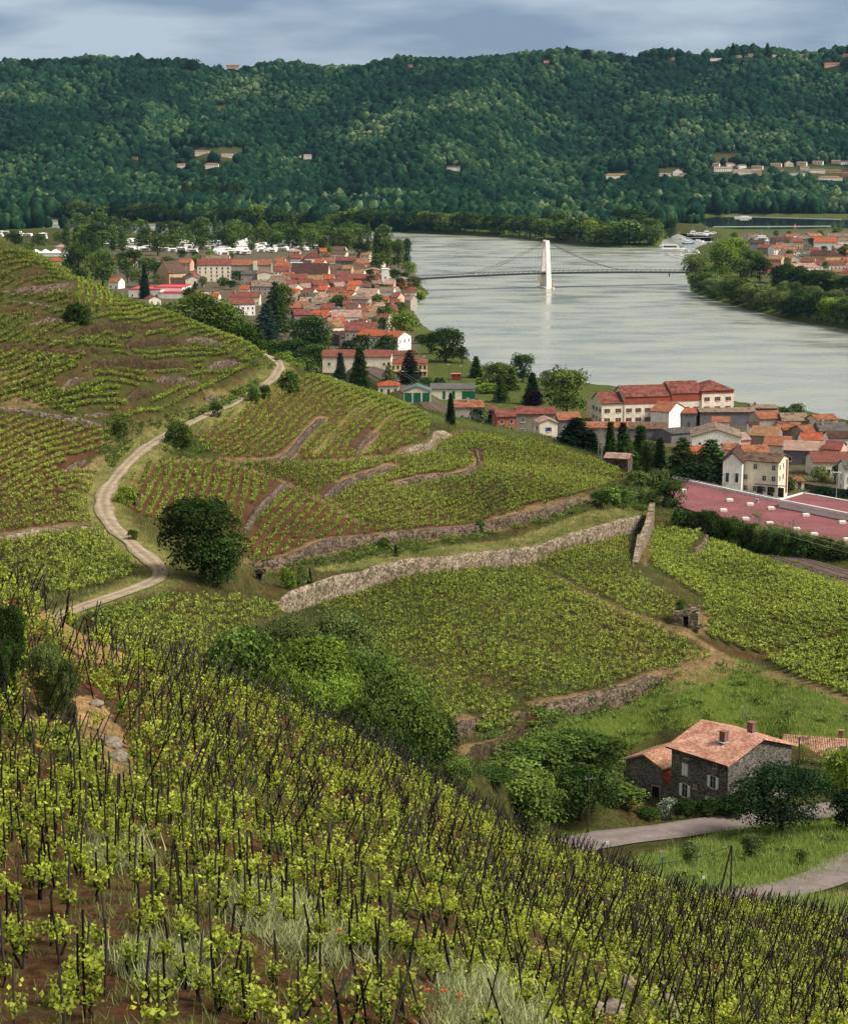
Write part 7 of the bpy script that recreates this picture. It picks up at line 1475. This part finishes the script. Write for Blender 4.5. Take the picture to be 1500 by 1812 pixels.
# ------------------------------------------------------------------ single trees
EFF = dict(round=.44, tall=.33, wide=.60, bush=.64, poplar=.15, conifer=.24, cedar=.42)
def T(px, top, w, D, kind, tone, label, group=None, **k):
    if isinstance(D, tuple):
        if len(D) == 2: x, y, z = hit(px, D[1], 560, 4000)
        else: x, y, z = hit(px, D[1], D[2], D[3])
    else: y = D; x = ray(px, 906)[0] * y; z = gz(x, y)
    a, s = ray(px, top); x = a * y; z = gz(x, y); hh_ = max(.6, H0 + s * y - z + .3); wd = (w / F * y) / (2 * EFF[kind] * hh_)
    return place_tree(x, y, hh_, kind, tone, label, group, wide=wd, **k)
b_ = lambda v: ('b', v)
LST = [
 # thicket in the gully
 (430,1106,165,214,'round','mid','dense round green tree at the left end of the gully thicket'),(508,1092,110,250,'round','olive','soft olive green tree at the back left of the gully thicket'),(605,1082,120,256,'round','olive','highest olive green tree of the gully thicket, beside the big vineyard'),
 (555,1124,160,236,'round','bright','broad green tree in the middle of the gully thicket'),(650,1150,110,240,'round','mid','leafy tree at the right back of the gully thicket'),(500,1170,110,204,'round','bright','fresh green tree low in the gully thicket, behind the stake tips'),
 (590,1200,150,206,'wide','bright','bright green spreading tree in front of the gully thicket'),(690,1186,130,226,'round','mid','dark leafy tree between the bright one and the vineyard'),(722,1216,150,214,'round','mid','large dark tree at the right of the gully thicket'),
 (765,1262,100,222,'round','oak','darkest tree at the lower right tip of the gully thicket'),(640,1232,120,200,'round','mid','green tree squeezed under the large dark tree'),(385,1165,70,196,'bush','mid','bushy growth at the left foot of the gully thicket'),
 (700,1290,90,196,'bush','oak','low dark growth under the large dark tree, by the stake tips'),(810,1345,60,214,'bush','mid','scrub filling the gully below the brown retaining wall'),(340,1165,60,190,'bush','olive','grey green scrub between stakes and the plot under the track'),
 # around the farm
 (900,1340,120,246,'bush','mid','leafy shrub at the left end of the farm thicket'),(955,1312,140,252,'round','mid','rounded green tree on the meadow edge, left of the farm'),(1010,1296,130,258,'round','mid','tree of the farm thicket nearest the meadow'),
 (1058,1306,110,262,'round','oak','dark rounded tree close to the farm annex'),(1028,1358,140,240,'wide','oak','spreading dark tree over the grass by the lane'),(1106,1394,80,246,'tall','mid','soft feathery green tree before the farm annex'),
 (935,1372,140,232,'bush','mid','scrub at the lower left of the farm thicket'),(870,1365,100,226,'bush','oak','dark scrub right behind the stake tips'),(1183,1413,42,250,'bush','blossom','white flowering shrub in front of the farm annex'),
 (1148,1432,50,246,'bush','oak','dark bush beside the white flowering shrub'),(1215,1417,52,249,'bush','oak','left part of the hedge under the farmhouse wall'),(1255,1415,56,248.5,'bush','oak','middle part of the hedge under the farmhouse wall'),(1297,1408,60,248,'bush','oak','right part of the hedge under the farmhouse wall'),
 (1384,1358,190,236,'wide','dark','big dark tree in front of the farmhouse corner'),(1496,1320,84,246,'round','bright','tall bright green tree at the right of the farm'),(1500,1395,60,236,'tall','dark','dark slim tree below the bright one at the right edge'),
 (1330,1478,42,218,'round','olive','young fruit tree on the grass below the big dark tree'),(1222,1488,36,212,'tall','olive','thin bare looking tree in the grass by the braced pole'),(1352,1482,30,228,'round','mid','small leafy tree close under the big dark tree'),
 (1420,1505,20,215,'bush','mid','little bush in the grass inside the bend'),
 # vineyard slopes
 (356,874,150,291,'round','oak','large dark lone tree beside the gravel track'),(385,950,90,288,'round','oak','lower right companion of the large lone tree'),(318,748,54,(0,795,380,500),'bush','mid','round green bush right of the gravel track'),
 (384,714,24,(0,738,380,540),'bush','oak','small dark bush beyond the track, halfway up'),(450,688,24,(0,712,400,560),'bush','oak','dark bush at the upper track, left of two'),(468,682,20,(0,706,400,560),'bush','oak','dark bush at the upper track, right of two'),(512,656,46,(0,694,420,600),'bush','mid','leafy bushes inside the top bend of the track'),
 (520,640,40,545,'bush','bright','bright hedge along the outside of the top bend'),(500,622,40,560,'bush','bright','bright hedge above the top bend'),(222,862,42,(0,892,300,420),'bush','bright','yellow green bush over the small stone shelter'),(236,938,22,(0,956,280,380),'bush','mid','small bush on the verge of the lower track'),
 (212,742,34,(0,778,380,480),'bush','olive','scrub on the bank left of the track'),(134,536,44,(0,572,380,520),'bush','oak','lone round dark bush among the top terraces'),(150,540,30,(0,574,380,520),'bush','olive','brown green bush leaning on the lone round bush'),
 (511,1006,30,(0,1042,290,360),'bush','bright','bright green bush at the left end of the great wall'),(534,1002,26,(0,1036,290,370),'bush','olive','brownish bush next to the bright green one on the great wall'),(548,1008,12,(0,1034,290,370),'conifer','oak','dark creeper hanging on the great wall beside the bushes'),
 (700,966,11,(0,984,340,430),'conifer','oak','tiny pointed conifer on top of the great wall'),(850,920,20,(0,942,360,470),'bush','mid','bush on the ledge above the great wall'),(680,952,24,(0,970,340,430),'bush','mid','low bush on the ledge left of the tiny conifer'),
 (1092,860,70,(0,896,400,520),'bush','mid','wide clipped looking bush on the ruined wall at the spur end'),(1062,868,40,(0,898,400,520),'bush','oak','dark bush left of the wide one at the spur end'),(1190,846,58,478,'round','oak','dark round tree at the corner of the red roofed store'),(1128,832,50,500,'bush','olive','pale olive shrub behind the spur end wall'),(1165,830,50,505,'bush','olive','grey green shrub left of the dark round tree'),
 (1142,865,46,480,'bush','olive','dry looking shrub on the ruined bank'),(1130,895,30,470,'bush','mid','grassy bush hanging over the tall buttress'),(12,1075,70,95,'bush','oak','dark shrub at the left edge of the near slope'),(80,1138,62,89,'bush','olive','grey green shrub among the near stakes'),(8,1140,65,88,'bush','oak','second dark shrub at the left edge, lower down'),(118,1172,45,88,'bush','olive','feathery shrub right above the bare bank'),
 (310,535,72,560,'round','olive','olive tree clump just over the crest, left one'),(352,514,84,566,'round','mid','tallest tree showing above the vineyard crest'),(396,530,72,570,'round','mid','tree right of the tallest one on the crest'),(430,566,60,575,'round','oak','dark tree on the falling crest'),(462,600,50,580,'round','oak','last crest tree above the top bend'),
 # town, left bank
 (486,503,56,b_(595),'cedar','oak','great cedar with dark crown left of the orange roofs'),(470,540,56,b_(612),'cedar','blue','bluish cedar lower left of the great cedar'),(500,498,40,b_(570),'round','mid','lime green tree behind the great cedar'),
 (548,556,76,b_(626),'round','oak','dense dark oak below the pale rose roof'),(520,598,80,b_(655),'round','oak','dark tree clump left of the high garden wall'),(560,608,60,b_(660),'round','oak','dark trees under the high garden wall'),(485,600,60,b_(645),'round','olive','dull green trees above the top bend'),(540,632,50,b_(675),'round','mid','bright edged tree right of the top bend'),
 (640,592,44,b_(636),'round','oak','dark green tree left of the big white riverside house'),(615,602,40,b_(640),'round','dark','blackish tree by the garden wall end'),(686,592,40,b_(632),'round','oak','neat globe tree before the big white riverside house'),
 (602,626,26,b_(684),'conifer','blue','blue spruce in front of the long low hall'),(636,618,40,b_(692),'conifer','oak','tall dense conifer right of the blue spruce'),(725,622,44,b_(680),'cedar','dark','umbrella shaped pine before the yellowish villa'),(688,643,32,b_(684),'cedar','olive','thin branched cedar between conifer and villa'),
 (755,668,26,b_(690),'bush','oak','clipped dark hedge block, left half, below the villa'),(778,668,26,b_(690),'bush','oak','clipped dark hedge block, right half, below the villa'),(715,552,58,b_(596),'round','bright','big bright green tree on the river edge'),(788,579,72,b_(640),'round','oak','big dark tree on the river bank'),(762,590,30,b_(626),'round','mid','lighter tree touching the big dark bank tree'),
 (818,612,24,b_(642),'round','oak','small dark tree right of the big dark bank tree'),(842,632,26,b_(668),'conifer','oak','conifer in the riverside garden'),(880,640,60,b_(690),'round','mid','leafy garden tree behind the bright hedge'),(905,652,32,b_(690),'conifer','mid','pyramid shaped green tree in the riverside garden'),
 (925,624,44,b_(676),'round','oak','tree with fine foliage standing against the river'),(886,672,32,b_(712),'cedar','oak','dark conifer below the bright hedge'),(942,662,34,b_(715),'conifer','dark','tall black green conifer in the garden'),(944,692,42,b_(728),'round','purple','purple leaved tree under the black green conifer'),
 (966,655,28,b_(690),'round','olive','grey green tree left of the spreading tree'),(1003,648,84,b_(735),'round','mid','large spreading tree beside the white complex'),(866,678,56,b_(695),'bush','bright','bright yellow green clipped hedge'),(850,668,22,b_(680),'bush','bright','small bright hedge piece near the workshop'),
 (797,698,18,b_(752),'conifer','dark','narrow dark conifer left of the patched orange roof'),(845,722,34,b_(765),'round','oak','dark tree between the cottage and the brick coloured house'),(868,728,24,b_(765),'conifer','dark','dark conifer leaning on the brick coloured house'),(820,738,36,b_(775),'bush','mid','garden shrubs under the grey cottage'),(890,750,40,b_(782),'bush','mid','shrubs below the brick coloured house'),(790,740,22,b_(775),'bush','mid','shrub at the very crest by the station'),
 (1020,742,52,570,'conifer','oak','broad dark conifer right of the narrow cream house'),(1046,762,26,565,'conifer','oak','slim conifer by the lattice mast'),(1080,750,24,590,'conifer','dark','pointed spruce, first right of the lattice mast'),(1102,752,28,600,'conifer','oak','pointed spruce, second right of the lattice mast'),(1134,757,32,590,'conifer','dark','pointed spruce, third right of the lattice mast'),
 (1108,772,50,560,'cedar','mid','bushy cedar in front of the pointed spruces'),(1152,778,30,575,'round','mid','green tree between spruces and cedar'),(1168,780,26,560,'conifer','oak','dense conifer left of the gold tipped cedar'),(1208,778,56,556,'cedar','mid','gold tipped cedar before the bright orange roof'),(1258,782,64,552,'cedar','dark','tall dark cedar at the corner of the store'),(1232,820,60,545,'round','oak','dark growth under the tall cedar'),
 (1410,714,32,b_(748),'round','mid','feathery tree against the river, behind the grey stone house'),(1386,720,24,b_(748),'bush','mid','bush left of the feathery river tree'),(1394,845,34,b_(875),'bush','oak','dark shrub beside the tiny shed'),(1452,826,36,b_(852),'bush','olive','yellowish shrub below the wide rust red roof'),(1486,820,34,b_(856),'bush','oak','green tree at the right end of the street'),
 (1455,862,34,555,'bush','oak','clipped hedge behind the street wall, left piece'),(1488,866,34,552,'bush','oak','clipped hedge behind the street wall, right piece'),
 (599,520,32,b_(552),'round','mid','shady garden tree beside the stately stone house'),(656,486,24,b_(510),'round','mid','round tree by the tiny white gabled house'),(706,490,28,b_(522),'round','oak','dark globe tree near the river wall'),(535,512,24,b_(528),'bush','bright','lime green garden next to the vivid orange roof'),
 (568,422,18,b_(455),'bush','mid','hedge left of the dark red hipped roof'),(577,448,18,b_(465),'bush','olive','palm like tree in front of the steep red roof'),(610,440,10,b_(462),'conifer','dark','little dark cypress beside the cream house'),(640,428,34,b_(462),'wide','dark','big dark umbrella shaped tree at the far side of town'),
 (137,428,52,b_(505),'round','oak','tall dull green tree, left of the pair behind the left hill'),(180,438,50,b_(508),'round','mid','lighter green tree, right of the pair behind the left hill'),(158,408,44,b_(446),'round','oak','dark crown rising behind the pair of trees'),(140,410,26,b_(440),'round','bright','yellow green crown behind the pair of trees'),
 (255,470,20,b_(528),'conifer','dark','dark conifer before the low white store'),(238,440,34,b_(475),'round','oak','garden tree right of the lighter tree'),(262,455,40,b_(488),'round','mid','garden tree above the low white store'),(280,462,34,b_(492),'round','oak','dark garden tree above the low white store'),(225,458,30,b_(500),'round','mid','tree over the grey walled house'),(296,452,30,b_(480),'round','mid','leafy tree beside the half hidden cottage'),(247,474,36,b_(508),'round','olive','soft tree in the left gardens'),
 (215,445,26,b_(470),'bush','oak','dark hedge at the camp site edge'),(420,478,26,b_(500),'round','oak','dark tree before the long grey wing'),(395,495,12,b_(506),'conifer','mid','small cypress before the four storey block'),(345,498,10,b_(512),'conifer','mid','small cypress by the low pale gabled house'),(408,495,20,b_(512),'round','oak','shrub tree in the garden of the four storey block'),
 (335,508,30,b_(535),'bush','oak','hedge at the foot of the low pale gabled house'),(460,490,12,b_(504),'conifer','mid','small cypress before the oval windowed gable'),(668,411,20,b_(478),'poplar','oak','first tall poplar by the river mouth of town'),(685,416,24,b_(478),'tall','mid','second tall tree by the river mouth of town'),(704,420,24,b_(476),'tall','mid','third tall tree by the river mouth of town'),(720,419,18,b_(472),'tall','oak','last tall tree leaning over the water'),
 (672,446,34,b_(482),'round','mid','low green trees before the tall riverside trees'),(722,462,30,b_(490),'round','bright','yellow green willow at the bridge end'),(735,488,30,b_(508),'bush','olive','scrub under the bridge end'),(706,533,30,b_(556),'bush','mid','riverside garden tree, left'),(725,520,24,b_(538),'bush','mid','riverside garden tree, middle'),(745,515,22,b_(530),'bush','bright','riverside garden tree, right'),
 (683,540,36,b_(572),'round','mid','tree left of the riverside gardens'),(655,552,16,b_(572),'bush','purple','purple shrub by the street corner'),(668,520,30,b_(545),'bush','mid','green bank below the two white river houses'),(660,505,14,b_(530),'conifer','dark','small dark conifer by the two white river houses'),
 # right bank park
 (1278,428,58,b_(492),'round','bright','large bright plane tree at the right bridge end'),(1302,418,60,b_(474),'round','bright','second large bright plane tree, behind the first'),(1330,440,40,b_(490),'round','mid','green tree right of the plane trees'),(1345,452,40,b_(500),'tall','oak','dark tree behind the parked cars'),(1310,458,40,b_(498),'round','mid','green tree below the plane trees'),
 (1232,446,46,b_(508),'round','olive','thin leaved tree at the right end of the bridge'),(1252,470,40,b_(512),'round','mid','tree on the bank beside the bridge end'),(1480,402,20,b_(412),'round','mid','small tree at the back of the harbour'),(1493,435,30,b_(455),'bush','mid','tree cut by the right edge in the harbour village'),
 (20,412,40,b_(445),'bush','oak','dark trees at the left edge near the second river arm'),(28,405,26,b_(430),'round','mid','tree left of the white marquee'),(45,428,30,b_(448),'bush','mid','bushes above the white marquee'),(70,412,30,b_(440),'round','mid','green tree at the second river arm'),(105,408,24,b_(432),'tall','mid','young tree at the right of the second river arm'),
]
for (px, top, w, D, kind, tone, lb) in LST:
    if not isinstance(D, tuple) and 540 <= D <= 600 and px > 1010 and top > 735: w *= 1.45; tone = 'dark' if tone == 'oak' else 'oak' if kind != 'round' else tone
    T(px, top, w, D, kind, tone, lb)
def along(P, n, jx=0, jy=0):
    P = np.array(P, float); d = np.r_[0, np.cumsum(np.hypot(*np.diff(P, axis=0).T))]
    for i in range(n):
        f = d[-1] * (i + .5) / n; yield np.interp(f, d, P[:, 0]) + random.uniform(-jx, jx), np.interp(f, d, P[:, 1]) + random.uniform(-jy, jy)
for px, top in along([(1205,898),(1240,902),(1300,918),(1345,935),(1400,940),(1440,950),(1500,968),(1540,985)], 24, 5, 5):
    T(px, top, random.uniform(34, 48), 455 - (px - 1205) * .075, 'bush', random.choice(['oak', 'oak', 'mid']), 'leafy bush in the dark hedge between railway and red roof', 'hedge bushes along the railway')
for px, py in along([(1222,519),(1262,533),(1330,551),(1400,568),(1500,585),(1560,594)], 22, 4, 0):
    x, y, z = hit(px, py - 3, 1000, 2000); a = place_tree(x + 3, y + 5, random.uniform(13, 19), random.choice(['round', 'bush', 'round']), random.choice(['mid', 'mid', 'oak', 'bright', 'olive']), 'willow or bushy tree leaning over the right bank of the river', 'trees on the right river bank', wide=random.uniform(1.0, 1.3), det=1, name='riverside_tree')
for px, py in along([(1372,512),(1400,518),(1440,524),(1500,534)], 11, 3, 0):
    x, y, z = hit(px, py, 1000, 2000); place_tree(x, y, random.uniform(17, 23), 'tall', random.choice(['oak', 'oak', 'mid']), 'tall dark park tree in the row behind the meadow', 'row of park trees', det=1)
for px, py in along([(1380,520),(1400,528),(1425,532),(1450,540),(1490,545)], 6, 3, 0):
    x, y, z = hit(px, py, 1000, 2000); place_tree(x, y, random.uniform(10, 14), 'round', 'olive', 'silvery young tree before the row of park trees', 'silvery park trees', det=1)
for px, py in along([(110,407),(300,419),(480,425),(600,428),(690,434)], 40, 5, 1):
    x, y, z = hit(px, py + 3, 1600, 2700); place_tree(x, y - 8, random.uniform(17, 26), random.choice(['tall', 'round', 'poplar', 'tall']), random.choice(['poplar', 'mid', 'oak', 'poplar']), 'tree of the belt between camp site and the river arm', 'trees behind the camp site', det=2)
for i in range(95):
    px = random.uniform(105, 640); py = random.uniform(418, 458 if px < 300 else 446); x, y, z = hit(px, py, 1300, 2300)
    place_tree(x, y, random.uniform(14, 23), random.choice(['poplar', 'poplar', 'tall', 'tall', 'round']), random.choice(['poplar', 'poplar', 'mid', 'oak']), 'slender poplar standing among the white caravans', 'poplars on the camp site', wide=1.25, det=2)
for px, py in along([(116,387),(330,396),(520,402),(610,405),(700,409),(800,413),(900,418),(960,425),(1030,432),(1080,436),(1165,436)], 118, 2, 0):
    x, y, z = hit(px, py - 1.5, 1700, 3200); place_tree(x, y + random.uniform(4, 14), random.uniform(15, 25), random.choice(['round', 'bush', 'tall', 'round']), random.choice(['mid', 'oak', 'oak', 'bright', 'poplar']), 'bushy tree on the far bank of the river', 'trees lining the far river bank', wide=1.15, det=2, name='riverside_tree')
for i in range(60):
    P_ = random.choice([(505,740,440,560),(505,740,440,560),(560,745,520,640),(220,420,450,510)]); px = random.uniform(P_[0], P_[1]); py = random.uniform(P_[2], P_[3]); x, y, z = hit(px, py, 900, 2000)
    if z > 3: place_tree(x, y, random.uniform(5, 9.5), random.choice(['round', 'bush', 'tall']), random.choice(['mid', 'oak', 'bright', 'olive']), 'small garden tree between houses of the old town', 'garden trees of the old town', wide=1.15, det=2, name='garden_tree')
for i in range(34):
    px = random.uniform(1290, 1510); py = random.uniform(415, 500); x, y, z = hit(px, py, 1100, 2300)
    place_tree(x, y, random.uniform(5, 10), 'round', random.choice(['mid', 'oak', 'olive']), 'small tree between houses of the harbour village', 'garden trees of the harbour village', det=2, name='garden_tree')
for i in range(30):
    px = random.uniform(985, 1190); py = random.uniform(400, 430); x, y, z = hit(px, py, 1900, 3000)
    place_tree(x, y, random.uniform(13, 26), 'round', random.choice(['mid', 'mid', 'oak', 'olive']), 'leafy tree on the spit of land before the harbour', 'trees on the spit', wide=1.1, det=2)
for px in (1003,1037,1096,1146,1158,1297,1358,1180,1380,1320,1440,1470,270,285,340,70,45,155,718):
    top = {1003: 80, 1037: 86, 1297: 76, 1358: 76}.get(px, 92 if px > 900 else 102); k_ = 'poplar' if px == 1003 else 'conifer' if px in (1297, 1358, 285, 718) else 'round'
    a, s = ray(px, top); y = 4330; place_tree(a * y, y, max(12, H0 + s * y - gz(a * y, y)), k_, 'dark', {1003: 'lone tall cypress standing on the skyline', 1037: 'wind bent tree on the skyline', 1297: 'dark pointed tree beside the long white ridge villa', 1358: 'spiky dark fir on the right skyline'}.get(px, 'dark tree breaking the line of the ridge'), 'trees standing out on the skyline', det=2, wide=1.0 if k_ != 'poplar' else 1.4)
for i in range(26):
    px = 325 + i * 4.4; x, y, z = hit(px, 362 + random.uniform(-2, 2), 2000, 3600); place_tree(x, y, random.uniform(27, 34), 'poplar', 'oak', 'dark poplar in the dense row at the foot of the left slope', 'poplar row at the hill foot', det=2, wide=1.25)
# ------------------------------------------------------------------ the far wood
import bmesh
def blob(seed):
    bm = bmesh.new(); bmesh.ops.create_icosphere(bm, subdivisions=2, radius=1); r = np.random.default_rng(seed)
    V = np.array([v.co for v in bm.verts]); Fq = np.array([[v.index for v in f.verts] for f in bm.faces]); bm.free()
    L2 = unit(r.normal(size=(9, 3))); dsp = .72 + .38 * np.maximum(0, (V @ L2.T).max(1) - .55) * 2 + r.uniform(-.13, .13, len(V))
    keep = V[Fq].mean(1)[:, 2] > -.35; V = V * dsp[:, None] * np.array([1, 1, .95]); V[:, 2] += .55
    return V, Fq[keep], np.clip(r.normal(0, .12, len(V)) + .12 * V[:, 2], -.4, .5)
bl = [blob(i) for i in range(9)]
sp_ = 10.5
gx_, gy_ = np.meshgrid(np.arange(-1050, 1050, sp_), np.arange(2380, 4800, sp_)); q = np.column_stack([gx_.ravel(), gy_.ravel()]) + rng.uniform(-4.6, 4.6, (gx_.size, 2))
q = q[np.abs(q[:, 0] / q[:, 1]) < .236]; z = ground0(q[:, 0], q[:, 1]); X, Y = proj(q[:, 0], q[:, 1], z)
# keep trees only where they can be seen past the ones before them
k = (z > 2.0) & ~((Y > 372) & (X < 1230) & (q[:, 1] < 2500) & False)
for P in (RIVER, BASIN):
    d, _, _ = segdist(P, q[:, 0], q[:, 1]); k &= (d > 6) & ~inside(P, q[:, 0], q[:, 1])
for P in CLEAR: k &= ~inside(np.array(P, float), X, Y + 2)
for hx, hy, W in HSP:
    near_ = (np.abs(q[:, 0] - hx + hx / hy * 30) < W / 2 + 7) & (q[:, 1] - hy < 14) & (q[:, 1] - hy > -80); k &= ~near_
k &= ~((q[:, 1] < 2900) & (q[:, 0] > 330) & (q[:, 1] > 2180) & (Y > 378) & (X > 1235))
k &= rng.random(len(q)) > .05
q = q[k]; z = z[k]; X = X[k]; Y = Y[k]; n_ = len(q); print('wood', n_)
s_ = 4.6 + 6.5 * rng.random(n_) ** 2.5 + 1.2 * (1 + .25 * (vnoise(q[:, 0] + 4000, q[:, 1], 60, 12) - .5)); hgt = s_ * rng.uniform(.95, 1.45, n_)
tall = (q[:, 1] < 3000); hgt[tall] *= 1.3
tint = .24 + .5 * (vnoise(q[:, 0] + 4000, q[:, 1], 150, 13) - .5) + .36 * (vnoise(q[:, 0] + 4000, q[:, 1], 38, 14) - .5) + rng.normal(0, .055, n_)
for P, a_ in (([(560,250),(700,205),(860,160),(980,118),(1010,140),(900,190),(780,230),(640,262)], .20), ([(780,235),(880,180),(960,185),(900,240),(800,260)], .16), ([(240,255),(262,200),(300,190),(345,240),(330,262)], .34), ([(60,240),(150,215),(160,228),(70,252)], .2), ([(330,200),(360,160),(470,140),(480,160),(380,210)], .12), ([(1010,330),(1100,320),(1200,322),(1190,332)], .1), ([(1215,145),(1300,125),(1320,140),(1240,160)], .22), ([(640,190),(660,180),(662,215),(640,222)], .4), ([(1170,235),(1260,205),(1240,260),(1190,285)], .15), ([(880,300),(960,280),(1000,300),(930,320)], .14)):
    kk = inside(np.array(P, float), X, Y); tint[kk] += .55 * a_ * (.5 + rng.random(kk.sum()))
tint[tall] += .06
wood_mat = bpy.data.materials.new('far_foliage'); wood_mat.use_nodes = True; t = wood_mat.node_tree; b = t.nodes['Principled BSDF']; b.inputs['Roughness'].default_value = 1; b.inputs['Specular IOR Level'].default_value = 0
at = N(t, 'ShaderNodeAttribute', attribute_name='tint'); rp = N(t, 'ShaderNodeValToRGB'); e = rp.color_ramp.elements; e[0].position = 0; e[0].color = (.006, .018, .010, 1); e[1].position = 1; e[1].color = (.19, .21, .10, 1)
for p_, c_ in ((.3, (.007, .025, .015)), (.55, (.021, .052, .025)), (.75, (.066, .100, .045))): el = e.new(p_); el.color = (*c_, 1)
t.links.new(at.outputs['Fac'], rp.inputs[0]); v = coord(t); t.links.new(mul(t, rp.outputs[0], ramp(t, noise(t, .35, 3, v), (.45, .5, .5), (1.35, 1.3, 1.2), .35, .65)), b.inputs['Base Color']); bump(t, b, noise(t, .5, 3, v), 1, 1.5)
o = scatter('far_wood', bl, np.column_stack([q, z - .3]), rng.uniform(0, 6.28, n_), np.stack([s_, hgt], 1), tint, [wood_mat], 'dense mixed wood covering the far slope')
# scrub on rough banks of the vineyards
bankP = [([(860,1385),(1000,1330),(1120,1300),(1130,1400),(1000,1440),(930,1450)], 420, 220, 300), ([(1050,1225),(1300,1170),(1500,1240),(1560,1400),(1200,1290),(1000,1330)], 160, 260, 380), ([(1100,1540),(1300,1470),(1500,1440),(1500,1510),(1300,1570)], 30, 190, 280), ([(560,1080),(640,1090),(740,1200),(790,1290),(700,1260)], 300, 210, 330), ([(190,730),(260,752),(200,830),(170,800)], 160, 330, 470), ([(240,752),(400,700),(450,672),(470,690),(300,760)], 300, 380, 560), ([(300,770),(380,790),(345,810),(290,800)], 140, 360, 460),
 ([(440,990),(560,985),(700,955),(900,930),(1040,890),(1040,905),(900,945),(700,985),(560,1005),(480,1030)], 700, 310, 520), ([(150,1090),(290,1052),(330,1055),(250,1085),(180,1115)], 60, 240, 310),
 ([(1050,830),(1120,845),(1180,870),(1200,915),(1150,912),(1060,880)], 300, 420, 560), ([(830,1290),(950,1255),(1180,1195),(1180,1225),(1000,1290),(900,1345)], 260, 240, 380), ([(1190,905),(1330,965),(1500,1030),(1500,1050),(1330,985),(1200,925)], 220, 380, 500), ([(430,600),(500,630),(470,660),(420,640)], 120, 430, 600)]
bq = np.concatenate([rand_in(P, n_ * 6, lo, hi)[:n_] for P, n_, lo, hi in bankP]); prb = [vine_leaves(np.random.default_rng(140 + i), 9, 4, .16, .9, .9) for i in range(4)]
sv = rng.uniform(.5, 1.5, len(bq)); scatter('scrub', prb, bq - [0, 0, .3], rng.uniform(0, 6, len(bq)), np.stack([sv, sv], 1), rng.normal(0, .2, len(bq)), [leafmat('scrub_leaf', (.03, .055, .012), (.16, .22, .05), .3, .1)], 'low scrub on the rough banks')
# ------------------------------------------------------------------ air
mb = MB(); mb.box((0, 3120, 148), (6900, 6400, 306)); hz = bpy.data.materials.new('haze'); hz.use_nodes = True; t = hz.node_tree; t.nodes.clear()
vo = N(t, 'ShaderNodeVolumePrincipled'); vo.inputs['Density'].default_value = 1.4e-5; vo.inputs['Color'].default_value = (.36, .66, .95, 1); vo.inputs['Anisotropy'].default_value = .2
oo = N(t, 'ShaderNodeOutputMaterial'); t.links.new(vo.outputs[0], oo.inputs['Volume']); tag(mb.obj('haze', hz), 'thin bluish air over the valley', None, None, 'stuff')
